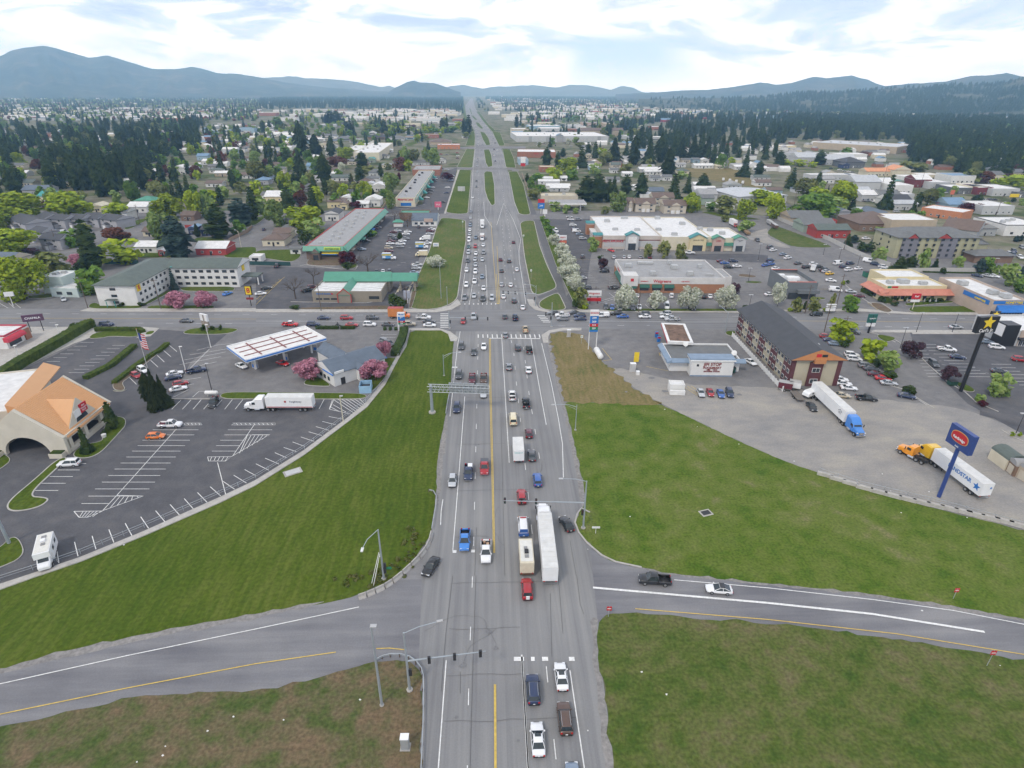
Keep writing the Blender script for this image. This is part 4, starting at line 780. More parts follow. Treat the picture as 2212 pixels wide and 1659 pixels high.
def trailer(t, x0, L_, c='wht', stripe=None, h0=1.15, h1=4.1):
    hw = 1.3
    MB().box(x0 - L_, -hw, h0, x0, hw, h1 - .05).build('trailer_box', WHITEM if c == 'wht' else paint(c), t)
    rf = MB().box(x0 - L_ - .01, -hw + .02, h1 - .05, x0 + .01, hw - .02, h1)
    for i in range(int(L_ / 1.2)): rf.box(x0 - 1 - i * 1.2, -hw + .05, h1, x0 - .96 - i * 1.2, hw - .05, h1 + .03)
    rf.build('trailer_roof', mat('trailer_roof', (.62, .62, .60), .5, var=.1, scale=.7), t)
    MB().box(x0 - L_ - .03, -hw + .1, h0 + .1, x0 - L_ - .01, -.02, h1 - .25).box(x0 - L_ - .03, .02, h0 + .1, x0 - L_ - .01, hw - .1, h1 - .25).build('rear_door', WHITEM, t)
    MB().box(x0 - L_ + .02, -1.2, .5, x0 - L_ + .14, 1.2, .66).build('rear_guard', CHROME, t)
    for s_ in (1, -1):
        MB().box(x0 - L_ - .05, s_ * 1.0 - .15, h0 - .12, x0 - L_ - .01, s_ * 1.0 + .15, h0 + .02).build('taillight', TAIL, t)
        MB().box(x0 - 3.3, s_ * .9 - .06, .15, x0 - 3.15, s_ * .9 + .06, h0).build('landing_leg', DARKP, t)
    if stripe: MB().box(x0 - L_ + .1, -hw - .012, h0 + .08, x0 - .1, hw + .012, h0 + .3).build('side_stripe', paint(stripe), t)
    wheels(t, [x0 - L_ + 2.0, x0 - L_ + 3.3], 1.3, .5)
def semi(nose, rear, label, c, name='semi_truck', stripe=None, L_=None, sleeper=True, hn=.5, hood=1.9):
    """nose and rear: survey positions (x, y) at bumper height"""
    A = G(*nose, hn); B = G(*rear, hn); d = A - B; rz = atan2(d.y, d.x); TL = hypot(d.x, d.y)
    t = thing(name, label, 'truck', (A.x, A.y, .06), rz)
    e = tractor(t, c, 0, sleeper, hood); x0 = e - .7
    trailer(t, x0, L_ or max(9, TL + x0), stripe=stripe)
    print('semi', label[:20], round(TL, 1))
    return t, x0, (L_ or max(9, TL + x0))
P1, P2 = pts('D 1171,1098 1188,1262')
t, _, _ = semi(P1, P2, 'white semi truck with long ribbed trailer waiting in the outer northbound lane', 'wht')
P1, P2 = pts('c0 2125,205 c1 505,205')
t, x0, TL_ = semi(P1, P2, 'white semi with a red-striped trailer parked along the grass strip', 'wht', stripe='red')
ls = 1
word(t, 'freightway', .75, (x0 - TL_ + 4.2, 1.32, 2.9), (pi / 2, 0, pi), mat('ink_grey', (.08, .09, .12), .5))
MB().box(x0 - TL_ + 6.6, 1.301, 2.65, x0 - TL_ + 7.1, 1.32, 3.15).build('logo', paint('red'), t)
P1, P2 = pts('c3 800,455 400,80')
t, x0, TL_ = semi(P1, P2, 'bright blue semi truck with a white trailer backed toward the inn', 'sky')
word(t, 'ITL', .8, (x0 - 2.3, -1.32, 2.6), (pi / 2, 0, 0), mat('ink_grey', (.08, .09, .12), .5)); MB().extr([(-.9, 3.0), (0, 3.5), (.9, 3.0), (.8, 2.9), (0, 3.35), (-.8, 2.9)], 'y', -1.33, -1.301).build('roof_emblem', mat('ink_grey', (.08, .09, .12), .5), t).location.x = x0 - 2.3
P1, P2 = pts('c3 1295,560 1860,990')
t, x0, TL_ = semi(P1, P2, 'yellow semi truck with a white trailer lettered LANDSTAR in blue', 'yel', hood=1.4)
BI = mat('ink_blue', (.02, .16, .48), .5)
word(t, 'LANDSTAR', 1.25, (x0 - TL_ * .57, 1.33, 2.9), (pi / 2, 0, pi), BI, bold=.02)
def star(r, r2, n=5): return [((r if i % 2 == 0 else r2) * sin(pi * i / n), (r if i % 2 == 0 else r2) * cos(pi * i / n)) for i in range(2 * n)]
for loc_, rot_, r_ in (((x0 - TL_ * .57 - 4.6, 1.302, 2.65), (pi / 2, 0, 0), .95), ((x0 - TL_ - .035, -.7, 3.0), (pi / 2, 0, pi / 2), .35)):
    q = MB().prism(star(r_, r_ * .42), -.02, .02).build('blue_star', BI, t); q.location = loc_; q.rotation_euler = rot_
A, B = [G(*p, .5) for p in pts('c3 1130,560 1370,680')]; d = A - B
t = thing('truck_tractor', 'orange-yellow truck tractor without trailer beside the yellow semi', 'truck', (A.x, A.y, .06), atan2(d.y, d.x)); tractor(t, 'yel', 0, False); 
for o_ in t.children:
    if o_.name.startswith('cab'): setp(o_, 'org') if 0 else None
    if o_.name.startswith('cab'): o_.material_slots[0].material = mat('paint_amber', (.78, .30, .02), .32, var=.04, scale=2, coat=.5)
def box_truck(x, y, d, label, boxc, L_=7.5, cabc='wht', h1=3.6, hx=1.5, name='box_truck', hood=1.0):
    P = G(x, y, hx); t = thing(name, label, 'truck', (P.x, P.y, .06), heading(x, y, d)); f = L_ / 2
    b = MB().loft([[(X, -w_, .5), (X, w_, .5), (X, w_, z - .25), (X, w_ * .85, z), (X, -w_ * .85, z), (X, -w_, z - .25)] for X, w_, z in [(f, .85, 1.2), (f - .15, .95, 1.35), (f - hood, 1.0, 1.5), (f - hood - .5, .95, 2.25), (f - hood - 1.3, .98, 2.3)]])
    setp(b.build('cab', [P0], t), cabc)
    MB().add([(f - hood + .01, -.8, 1.53), (f - hood + .01, .8, 1.53), (f - hood - .44, .78, 2.2), (f - hood - .44, -.78, 2.2)], [(0, 1, 2, 3)]).build('windshield', GLASS, t)
    for s_ in (1, -1):
        MB().box(f - hood - 1.05, s_ * 1.0 - .01, 1.45, f - hood - .45, s_ * 1.0 + .015, 2.0).build('side_window', GLASS, t)
        MB().box(f - .1, s_ * .7 - .15, .8, f + .03, s_ * .7 + .15, 1.0).build('headlight', HEAD, t)
        MB().box(-f - .03, s_ * .95 - .1, .75, -f, s_ * .95 + .1, .95).build('taillight', TAIL, t)
    x1 = f - hood - 1.35
    MB().box(-f, -1.2, .85, x1, 1.2, h1).build('cargo_box', boxc, t)
    MB().box(-f + .05, -1.15, h1, x1 - .05, 1.15, h1 + .03).build('box_roof', mat('trailer_roof', (.62, .62, .60), .5), t)
    MB().box(-f + .2, -.4, .45, f - .5, .4, .8).build('chassis', DARKP, t)
    wheels(t, [f - .9, -f + 1.3], 1.1, .42, .3)
    return t
t = box_truck(*pts('c2 52,560')[0], 'N', 'white box truck in the middle northbound lane', WHITEM, 8.2); word(t, 'transport', .5, (-4.11, 0, 3.0), (pi / 2, 0, -pi / 2), mat('ink_teal', (.1, .4, .4), .5))
MO = mat('orange_panel', (.55, .20, .06), .5, var=.1)
t = box_truck(*pts('b1 1237,985')[0], 'E', 'orange box truck with a red roof in the far eastbound queue', MO, 7.8, h1=3.9, cabc='org')
for o_ in t.children:
    if o_.name.startswith('box_roof'): o_.data = o_.data.copy(); o_.data.materials[0] = mat('red_panel', (.36, .05, .045), .5)
box_truck(*pts('b1 1955,215')[0], 'S', 'tall white box truck high up the third southbound queue', WHITEM, 8.5, h1=4.0)
box_truck(*pts('b1 1954,318')[0], 'S', 'white truck with a rusty red load in the third southbound queue', mat('red_load', (.22, .07, .05), .7), 9, h1=2.6)
for p, lb in (('b1 1150,490', 'multicoloured box truck parked alone in the strip mall lot'), ('b1 1432,395', 'multicoloured box truck parked by the verge with the small sign')):
    t = box_truck(*pts(p)[0], 0, lb, mat('sky_print', (.10, .30, .58), .5), 6.6, h1=3.3)
    MB().box(-3.25, -1.215, 2.3, 1.0, 1.215, 3.0).build('yellow_panel', mat('yellow_print', (.65, .52, .05), .5), t)
    MB().box(-3.0, -1.225, 1.1, -1.6, 1.225, 2.0).build('white_panel', WHITEM, t)
box_truck(*pts('b1 1430,467')[0], 180, 'cream step van parked beside the dry verge', mat('cream_panel', (.68, .60, .40), .5), 6.2, 'crm', 3.0, 1.3, 'step_van', .5)
box_truck(*pts('b1 1460,330')[0], 180, 'white truck with red markings parked above the cream step van', WHITEM, 6, 'wht', 2.8, 1.3)
box_truck(*pts('b2 1915,205')[0], 330, 'white box truck with a red cab behind the long shop roof', WHITEM, 10.5, 'red', 3.9)
def motorhome(x, y, d, label, c1, L_=8.0, h1=3.3, cabin=True, trim=None):
    P = G(x, y, 2.2); t = thing('motorhome', label, 'motorhome', (P.x, P.y, .06), heading(x, y, d)); f = L_ / 2
    prof = [(-f, .55), (f - (1.6 if cabin else .1), .55), (f - (1.6 if cabin else 0), 2.0), (f - (.4 if cabin else .05), 2.15 if cabin else 2.4), (f - (.5 if cabin else .35), h1), (-f + .15, h1), (-f, h1 - .2)]
    MB().extr(prof, 'y', -1.2, 1.2).build('coach_body', c1, t)
    MB().box(-f + .25, -1.05, h1, f - .8, 1.05, h1 + .06).build('coach_roof', mat('rv_roof', (.66, .65, .60), .6, var=.08, scale=1.5), t)
    if cabin:
        b = MB().loft([[(X, -w_, .5), (X, w_, .5), (X, w_, z - .2), (X, w_ * .8, z), (X, -w_ * .8, z), (X, -w_, z - .2)] for X, w_, z in [(f + .7, .8, 1.0), (f + .5, .92, 1.25), (f - .2, .98, 1.45), (f - .75, .95, 2.05), (f - 1.62, .98, 2.1)]]); setp(b.build('cab', [P0], t), 'wht')
        MB().add([(f - .18, -.8, 1.5), (f - .18, .8, 1.5), (f - .7, .76, 2.0), (f - .7, -.76, 2.0)], [(0, 1, 2, 3)]).build('windshield', GLASS, t)
    else: MB().box(f + .01, -1.0, 1.3, f + .03, 1.0, 2.2).build('windshield', GLASS, t)
    for xx, yy, s_ in ((-f * .55, 0, .35), (f * .1, .1, .3)): MB().box(xx - s_, yy - s_, h1 + .06, xx + s_, yy + s_, h1 + .2).build('roof_vent', mat('rv_vent', (.25, .25, .25), .5), t)
    MB().box(-.45 - f * .2, -.35, h1 + .06, .4 - f * .2, .35, h1 + .38).build('air_conditioner', WHITEM if cabin else DARKP, t)
    for s_ in (1, -1):
        for xx in (-f * .6, 0.1): MB().box(xx - .5, s_ * 1.21 - .01, 1.7, xx + .5, s_ * 1.21 + .01, 2.4).build('side_window', GLASS, t)
        MB().box(-f - .03, s_ * .95 - .1, .9, -f, s_ * .95 + .1, 1.1).build('taillight', TAIL, t)
    if trim: MB().box(-f - .012, -1.212, .56, f - 1.7 if cabin else f - .1, 1.212, 1.0).build('side_trim', trim, t)
    wheels(t, [f - .3 if cabin else f - 1.2, -f + 2.0], 1.15, .4, .3)
    return t
motorhome(*pts('c2 122,1478')[0], 'N', 'cream and brown motorhome between the ambulance van and the red off-roader', mat('rv_cream', (.62, .57, .44), .5, var=.08, scale=1), 6.3, 3.4, False, mat('rv_brown', (.12, .07, .05), .5))
motorhome(*pts('c0 385,1420')[0], 257, 'white camper motorhome parked nose down at the fence, lower left', WHITEM, 6.6, 3.2)
motorhome(*pts('b3 1390,212')[0], 180, 'small white motorhome by the lodge roof', WHITEM, 7, 3.2)
t = row('in white with blue rear and orange front between the signal mast and the motorhome', 'N', 'c2 96,1228,va.wht')[0]; t['label'] = 'white ambulance van with blue rear and orange nose in the middle northbound lane'
MB().box(-2.86, -1.0, .5, -2.2, 1.0, 1.25).box(-2.75, -.78, 1.28, -2.5, .78, 2.1).build('blue_rear', paint('blu'), t); MB().box(1.75, -.9, 1.16, 2.3, .9, 1.24).build('orange_nose', paint('org'), t)
MB().box(.6, -.6, 2.22, .85, .6, 2.36).build('light_bar', paint('red'), t)
def find(txt): return next(o for o in bpy.data.objects if o.get('label', '').startswith(txt))
def extra(txt, name, m, *bx):
    b = MB()
    for q in bx: b.box(*q)
    return b.build(name, m, find(txt))
extra('red pickup truck with a grey bed', 'bed_cover', paint('dgy'), (-2.83, -.95, 1.14, -.62, .95, 1.22))
extra('dark blue pickup truck pulling', 'white_load', WHITEM, (-2.6, -.2, .63, -1.0, .85, 1.35))
extra('white pickup truck carrying', 'cargo', mat('cardboard', (.45, .30, .2), .8), (-1.9, .05, .63, -1.2, .6, 1.2), (-2.6, -.5, .63, -2.2, -.1, 1.0))
extra('beige pickup truck with timber', 'cargo', mat('timber', (.5, .36, .22), .8), (-2.6, -.6, .63, -.9, .6, 1.25))
extra('red SUV with a white spare', 'spare_wheel', WHITEM, (-2.58, -.3, .75, -2.4, .3, 1.35))
extra('white coupe with a black roof', 'black_roof', paint('blk'), (-.9, -.62, 1.43, -.0, .62, 1.47))
extra('white sedan with a dark sunroof', 'sunroof', GLASS, (-.3, -.42, 1.5, .1, .42, 1.545))
extra('white sedan, first' if 0 else 'white sedan first at the near northbound', 'sunroof', GLASS, (-.5, -.42, 1.5, .15, .42, 1.545))
extra('dark blue SUV long', 'roof_rail', CHROME, (-1.9, -.62, 1.8, .2, -.57, 1.86), (-1.9, .57, 1.8, .2, .62, 1.86))
extra('brown SUV with glowing', 'roof_rail', CHROME, (-1.9, -.62, 1.8, .2, -.57, 1.86), (-1.9, .57, 1.8, .2, .62, 1.86))
extra('white pickup truck crossing', 'cargo', paint('mar'), (-2.5, -.7, .63, -1.4, .7, .9))
extra('white pickup truck, fifth in the far west', 'canopy', WHITEM, (-2.83, -.93, 1.14, -.6, .93, 1.85))
extra('bright red pickup truck old', 'white_roof', WHITEM, (-.5, -.7, 1.94, .8, .7, 1.98))
extra('white pickup truck flatbed', 'work_deck', mat('deck_grey', (.3, .3, .3), .6), (-3.0, -1.05, 1.16, -.65, 1.05, 1.26), (-2.2, -.3, 1.26, -1.6, .3, 2.0))
P = G(*pts('b1 707,1082')[0], .5); rz = heading(700, 700, 'E')
t = thing('motorcycle', 'black motorcycle with its rider in the near eastbound queue', 'motorcycle', (P.x, P.y, .06), rz)
for x in (-.72, .72): child('wheel', wheel_mesh(.32, 'wheel', .13), t, (x, 0, .32))
MB().tube([(-.75, 0, .6), (-.2, 0, .78), (.15, 0, .85), (.45, 0, .8)], [.1, .17, .2, .12], 8).build('fuel_tank_and_seat', paint('blk'), t); MB().tube([(.72, 0, .32), (.45, 0, 1.0)], .05, 6).tube([(.42, -.38, 1.05), (.42, .38, 1.05)], .03, 6).build('fork', CHROME, t); MB().box(-.25, -.17, .25, .25, .17, .62).build('engine', CHROME, t)
def person(name, label, verts, edges, rad, loc, rz, skin, cloth):
    me = bpy.data.meshes.new(name); me.from_pydata(verts, edges, []); o = obj(name, me); o.location = loc; o.rotation_euler = (0, 0, rz)
    sk = o.modifiers.new('skin', 'SKIN'); sv = me.skin_vertices[0].data
    for i, r_ in enumerate(rad): sv[i].radius = (r_, r_)
    sv[0].use_root = True
    o.modifiers.new('sub', 'SUBSURF').levels = 1
    bpy.context.view_layer.update()
    m2 = bpy.data.meshes.new_from_object(o.evaluated_get(bpy.context.evaluated_depsgraph_get())); o.modifiers.clear(); o.data = m2
    m2.materials.clear(); m2.materials.append(cloth); m2.materials.append(skin)
    return tag(o, label, 'person')
SKIN = mat('skin', (.45, .27, .19), .6)
V = [(-.25, 0, .88), (-.18, 0, 1.12), (-.08, 0, 1.38), (-.03, 0, 1.48), (0, 0, 1.62), (-.1, .19, 1.36), (.12, .27, 1.17), (.38, .3, 1.08), (-.1, -.19, 1.36), (.12, -.27, 1.17), (.38, -.3, 1.08), (-.2, .12, .86), (.2, .24, .78), (.02, .25, .35), (.16, .25, .3), (-.2, -.12, .86), (.2, -.24, .78), (.02, -.25, .35), (.16, -.25, .3)]
E = [(0, 1), (1, 2), (2, 3), (3, 4), (2, 5), (5, 6), (6, 7), (2, 8), (8, 9), (9, 10), (0, 11), (11, 12), (12, 13), (13, 14), (0, 15), (15, 16), (16, 17), (17, 18)]
o = person('person', 'person in dark riding gear and helmet astride the black motorcycle', V, E, [.15, .15, .17, .07, .12, .08, .05, .04, .08, .05, .04, .1, .08, .05, .05, .1, .08, .05, .05], (P.x, P.y, .06), rz, SKIN, DARKP)
MB().tube([(.0, 0, 1.5), (0, 0, 1.55), (0, 0, 1.68), (-.02, 0, 1.76)], [.09, .14, .14, .07], 10).build('helmet', paint('blk'), o)
def low_trailer(x, y, d, label, L_, load=None, name='utility_trailer', w_=1.1, deck=.7):
    P = G(x, y, .6); t = thing(name, label, 'trailer', (P.x, P.y, .06), heading(x, y, d))
    MB().box(-L_ / 2, -w_, deck, L_ / 2, w_, deck + .12).build('deck', mat('deck_wood', (.16, .14, .12), .8), t); MB().tube([(L_ / 2, 0, deck), (L_ / 2 + 1.2, 0, .5)], .06, 6).build('drawbar', DARKP, t)
    wheels(t, [-.5, .5] if L_ > 4 else [0], w_ + .15, .36, .25)
    if load: load(t, L_)
    return t
def camper(t, L_): MB().extr([(-L_ / 2, .8), (L_ / 2, .8), (L_ / 2 - .2, 1.6), (L_ / 2 - .8, 2.0), (-L_ / 2 + .3, 2.0)], 'y', -1.0, 1.0).build('camper_shell', WHITEM, t); MB().box(-.8, -1.015, 1.3, .6, 1.015, 1.7).build('side_window', GLASS, t)
low_trailer(*pts('c3 360,95')[0], 200, 'white folding camper trailer tucked behind the black car', 4.2, camper)
low_trailer(*pts('c3 255,105')[0], 130, 'dark flat trailer beside the red and white wagons', 5.5)
def cabin_load(c): return lambda t, L_: (MB().box(-L_ / 2, -1.0, .82, L_ / 2, 1.0, 2.5).build('box_body', c, t), MB().box(-L_ / 2 - .05, -1.05, 2.5, L_ / 2 + .05, 1.05, 2.56).build('box_roof', ALU, t))
low_trailer(*pts('c3 145,35')[0], 350, 'small red box trailer against the inn gable', 3.6, cabin_load(paint('mar'))); low_trailer(*pts('c3 228,30')[0], 350, 'small white box trailer right of the red one', 3.0, cabin_load(WHITEM))
low_trailer(*pts('b3 388,603')[0], 60, 'white enclosed cargo trailer on the open lot', 4.2, cabin_load(WHITEM), w_=1.1)
def logs(t, L_):
    b = MB()
    for i in range(5):
        for j in range(3): b.tube([(-L_ / 2, -.9 + i * .45, 1.05 + j * .38), (L_ / 2, -.9 + i * .45, 1.05 + j * .38)], .2, 6)
    b.build('log_load', mat('bark', (.28, .19, .11), .9, var=.3, scale=2), t)
low_trailer(*pts('b2 2030,290')[0], 320, 'trailer stacked with logs behind the long shops', 8, logs, 'log_trailer'); row('hauling the log trailer', 320, 'b2 2120,345,pu.dgy')
for i, (p, lb) in enumerate((('b3 15,205', 'silver coach trailer on the vacant ground, upper of the pair'), ('b3 55,235', 'brown-sided coach trailer on the vacant ground, lower of the pair'))):
    low_trailer(*pts(p)[0], 325, lb, 9, cabin_load(ALU if i == 0 else mat('rv_brown', (.12, .07, .05), .5)), 'travel_trailer')
for i in range(4): low_trailer(*pts('a2 %g,%g' % (1825 + i * 56, 1212 + i * 9))[0], 70, 'white travel trailer, %s from the left in the row beyond the pale warehouse' % ordn(i + 1), 6, cabin_load(WHITEM), 'travel_trailer')
import numpy as np
T = random.Random(5)
BARK = mat('bark_brown', (.09, .07, .055), .9, var=.25, scale=3); 
LEAF = {
 'con': leaf_mat('conifer_green', (.015, .033, .007), (.052, .075, .017), .3, .35), 'spr': leaf_mat('spruce_blue_green', (.022, .045, .038), (.055, .085, .07), .2, .4),
 'cyp': leaf_mat('cypress_green', (.022, .035, .012), (.05, .065, .02), .15, .8), 'lim': leaf_mat('lime_leaf', (.17, .25, .012), (.36, .43, .03), .2, .45),
 'grn': leaf_mat('mid_green_leaf', (.07, .15, .018), (.16, .25, .04), .25, .45), 'olv': leaf_mat('olive_bud', (.12, .15, .04), (.22, .23, .075), .25, .5),
 'pal': leaf_mat('pale_new_leaf', (.15, .24, .05), (.28, .35, .11), .2, .5),
 'red': leaf_mat('dark_red_leaf', (.05, .010, .016), (.11, .02, .03), .2, .6), 'rst': leaf_mat('rust_leaf', (.10, .035, .02), (.17, .07, .04), .2, .5), 'pur': leaf_mat('plum_leaf', (.06, .03, .04), (.12, .06, .075), .2, .6),
 'pnk': leaf_mat('pink_blossom', (.32, .12, .17), (.62, .30, .38), .1, 1.2), 'whb': leaf_mat('white_blossom', (.34, .38, .24), (.74, .75, .66), .1, 1.3), 'bar': BARK,
 'shr': leaf_mat('shrub_green', (.03, .055, .012), (.07, .11, .02), .2, 1.5)}
KN = {'con': ('dark conifer', 'conifer_tree'), 'spr': ('blue-green spruce', 'spruce_tree'), 'cyp': ('dark clipped cypress', 'cypress_tree'), 'lim': ('lime-green round tree', 'broadleaf_tree'), 'grn': ('mid-green leafy tree', 'broadleaf_tree'),
      'olv': ('olive budding tree', 'broadleaf_tree'), 'pal': ('pale new-leafed tree', 'broadleaf_tree'), 'red': ('dark red leafy tree', 'red_leaf_tree'), 'rst': ('rust-brown leafy tree', 'red_leaf_tree'), 'pur': ('plum-purple small tree', 'red_leaf_tree'),
      'pnk': ('pink blossom tree', 'blossom_tree'), 'whb': ('white blossom tree', 'blossom_tree'), 'bar': ('bare grey-brown tree', 'bare_tree'), 'shr': ('green shrub', 'shrub')}
def rnd_dir(up=0.0):
    while 1:
        v = Vector((T.uniform(-1, 1), T.uniform(-1, 1), T.uniform(-1, 1)))
        if .05 < v.length < 1: v.normalize(); v.z += up; return v.normalized()
def leafq(mb, p, nrm, s, asp=1.0):
    a = nrm.cross(Vector((T.uniform(-1, 1), T.uniform(-1, 1), .3))).normalized(); b = nrm.cross(a)
    a *= s; b *= s * asp
    mb.add([p - a * .9 - b * .5, p + a * .2 - b, p + a, p + b * .9, p - a * .6 + b * .8], [(0, 1, 2, 3, 4)] if T.random() < .5 else [(0, 1, 2, 3)])
def broad(n, s, lobes=12, zc=.58, squash=.8, open_=.0):
    mb = MB(); L_ = []
    for i in range(lobes):
        d = rnd_dir(.15); r = T.uniform(.14, .24); k = T.uniform(.25, .33) if i else 0
        L_.append((Vector((d.x * k, d.y * k, zc + d.z * k * squash * 1.15)), r))
    for i in range(n):
        c, r = L_[T.randrange(lobes)]; d = rnd_dir(.25); p = c + Vector((d.x, d.y, d.z * squash * 1.1)) * r * T.uniform(.72, 1.08)
        leafq(mb, p, (d + rnd_dir() * .7).normalized(), s * T.uniform(.6, 1.3))
    return mb
def trunk(h=.5, r=.03, limbs=5):
    mb = MB().tube([(0, 0, 0), (.01, .005, h * .5), (0, 0, h)], [r, r * .75, r * .5], 6)
    for i in range(limbs):
        a = 2 * pi * i / limbs + T.random(); mb.tube([(0, 0, h * T.uniform(.45, .8)), (cos(a) * .12, sin(a) * .12, h * 1.05), (cos(a) * .26, sin(a) * .26, h * 1.05 + T.uniform(.1, .25))], [r * .5, r * .35, r * .12], 4, cap=False)
    return mb
def conifer(levels, nb, s, kind=0):
    mb = MB()
    for i in range(levels):
        t = i / (levels - 1); z = .07 + .92 * t
        R_ = .5 * ((1 - t) ** .85 + .02) if kind == 0 else .5 * (min(1, (t + .25) * 1.6) * (1 - t) ** .62 + .03) if kind == 1 else .5 * (sin(pi * min(1, t * .95 + .08)) ** .6)
        R_ *= T.uniform(.68, 1.2)
        n = max(3, int(nb * (R_ * 2) ** .6))
        for j in range(n):
            a = 2 * pi * j / n + i * 2.4 + T.uniform(-.25, .25); r = R_ * T.uniform(.68, 1.12); ca, sa = cos(a), sin(a)
            dz = -.10 * r - .012; w_ = s * (.5 + r); h2 = T.uniform(.02, .035)
            tip = Vector((ca * r, sa * r, z + dz)); mid = Vector((ca * r * .55, sa * r * .55, z + h2)); sd = Vector((-sa, ca, 0)) * w_
            mb.add([Vector((ca * .02, sa * .02, z + .01)), mid - sd, tip, mid + sd], [(0, 1, 2), (0, 2, 3)])
            mb.add([mid - sd * 1.1 - Vector((0, 0, .035)), tip * 1.0 + Vector((0, 0, -.03)), mid + sd * 1.1 - Vector((0, 0, .035)), mid + Vector((0, 0, .02))], [(0, 1, 3), (1, 2, 3)])
    return mb
def baretree(n=60):
    mb = MB().tube([(0, 0, 0), (.01, 0, .2), (0, .01, .38)], [.028, .022, .016], 6)
    def br(p, d, l, r, k):
        q = p + d * l; mb.tube([p, q], [r, r * .6], 3, cap=False)
        if k: 
            for _ in range(3 if k > 1 else 4): br(p + d * l * T.uniform(.6, 1), (d + rnd_dir(.1) * .65).normalized(), l * T.uniform(.6, .8), r * .55, k - 1)
    for i in range(7):
        a = 2 * pi * i / 7; br(Vector((0, 0, .25 + .02 * i)), Vector((cos(a), sin(a), .75)).normalized(), .22, .012, 3)
    return mb
PROTO = {}
def proto(kind, lod):
    base = 'con' if kind in ('con', 'spr', 'cyp') else 'bar' if kind == 'bar' else 'sml' if kind in ('pnk', 'whb', 'pur', 'red') else 'shr' if kind == 'shr' else 'brd'
    key = (base, lod)
    if key not in PROTO:
        out = []
        for v in range(4 if lod else 3):
            if base == 'con': c = conifer((36, 22, 11)[lod], (18, 13, 8)[lod], (.08, .13, .24)[lod], v % 3 if v < 3 else 1); tr = MB().tube([(0, 0, 0), (0, 0, .96)], [.022, .003], 6 if lod == 0 else 3)
            elif base == 'cyp': c = broad((2200, 900, 250)[lod], (.045, .07, .12)[lod], 16, .5, 1.5); tr = MB().tube([(0, 0, 0), (0, 0, .5)], [.05, .03], 5)
            elif base == 'bar': c = baretree(); tr = MB().tube([(0, 0, 0), (0, 0, .3)], [.03, .02], 6)
            elif base == 'shr': c = broad((500, 260, 90)[lod], (.07, .09, .15)[lod], 8, .5, 1.3); tr = MB().tube([(0, 0, 0), (0, 0, .4)], [.03, .02], 4)
            elif base == 'sml': c = broad((3200, 1300, 300)[lod], (.032, .048, .09)[lod], 14, .54, 1.05); tr = trunk(.45, .025, 5)
            else: c = broad((3600, 1500, 330)[lod], (.034, .05, .10)[lod], 13, .5, 1.15); tr = trunk(.5, .026, 5)
            mz = max(v_[2] for v_ in c.v); mr_ = sorted(hypot(v_[0], v_[1]) for v_ in c.v)[int(len(c.v) * .97)]; zmin = min(v_[2] for v_ in c.v) if base in ('cyp', 'shr') else 0
            c.v = [(v_[0] * .5 / mr_, v_[1] * .5 / mr_, (v_[2] - zmin) / (mz - zmin)) for v_ in c.v]
            one = MB().add(c.v, c.f, 0); one.add(tr.v, tr.f, 1)
            nm = 'crown'
            out.append((c.mesh(nm, [LEAF['con']]), tr.mesh('trunk', [BARK]), one.mesh('tree', [LEAF['con'], BARK]), one))
        PROTO[key] = out
    return PROTO[key]
TREES = []   # every tree: kind, place, width, height, where-phrase
def tree(kind, P, w_, h, where): TREES.append((kind, Vector((P[0], P[1], 0)), w_, h, where))
def trow(where, s):
    """'tile x,ybase,ytop,width,kind' (tile units); group default name"""
    t = 'D'; k = 1.0
    for w__ in s.split():
        if ',' not in w__: t = w__; continue
        q = w__.split(','); x, yb, yt, wd = map(float, q[:4]); kind = q[4]
        if t != 'D': x, yb, yt, wd = int(t[1]) * 553.0 + x / 4, YO[t[0]] + yb / 4, YO[t[0]] + yt / 4, wd / 4
        P = G(x, yb); h = max(1.0, hgt(P, yt)); W_ = wd * mpp(P)
        W_ *= 1.15
        tree(kind, P, W_, h, where)
trow('around the grey townhouses', 'a0 190,1560,1310,340,lim 620,1540,1305,300,lim 430,1480,1380,90,red 1020,1550,1405,190,lim b0 -10,250,60,200,lim 150,460,235,330,lim 270,470,410,100,pur 650,400,245,170,grn 740,270,200,90,olv 820,610,160,180,con 1010,350,235,200,rst 1060,540,335,300,lim 470,660,440,230,olv 400,640,440,120,con 675,560,465,130,pnk 690,640,535,100,shr 830,800,565,230,grn 230,850,490,350,lim 40,690,620,80,shr 800,600,440,150,con')
trow('between the motel and the side street', 'b0 1400,340,95,180,pal 1550,500,130,240,spr 1480,230,120,110,olv 1510,775,590,75,spr 1710,320,200,55,cyp 1900,330,30,210,con 2090,220,-20,200,spr 2060,300,170,110,grn 1960,455,360,50,cyp 1450,150,-60,240,lim 1690,150,-90,120,lim 1780,140,-60,150,pal')
trow('before the L-shaped motel', 'b0 1545,930,785,190,pnk 1785,925,790,175,pnk 1230,915,878,60,shr 1050,920,882,55,shr')
trow('around the green-roofed strip and bank', 'b1 795,560,438,140,red 970,640,455,220,bar 500,725,570,130,bar 345,855,665,190,bar 1310,230,100,130,bar 1200,180,90,130,bar 1560,580,480,150,whb 1230,925,810,140,shr 335,945,905,80,shr 790,595,535,80,shr 1000,320,262,90,grn 1245,340,280,50,con 440,260,40,260,lim 520,330,150,180,pal 180,240,-10,150,pal 420,390,250,110,shr 300,20,-20,60,lim')
trow('around the filling station store', 'b1 465,1550,1375,210,pnk 1030,1560,1385,200,pnk 1105,1360,1220,120,pnk')
trow('by the hotel with the arched entrance', 'b0 1310,1765,1475,110,cyp 1375,1800,1445,150,cyp 1430,1780,1500,110,cyp c0 985,390,150,100,con 760,590,370,110,con 900,440,390,40,shr')
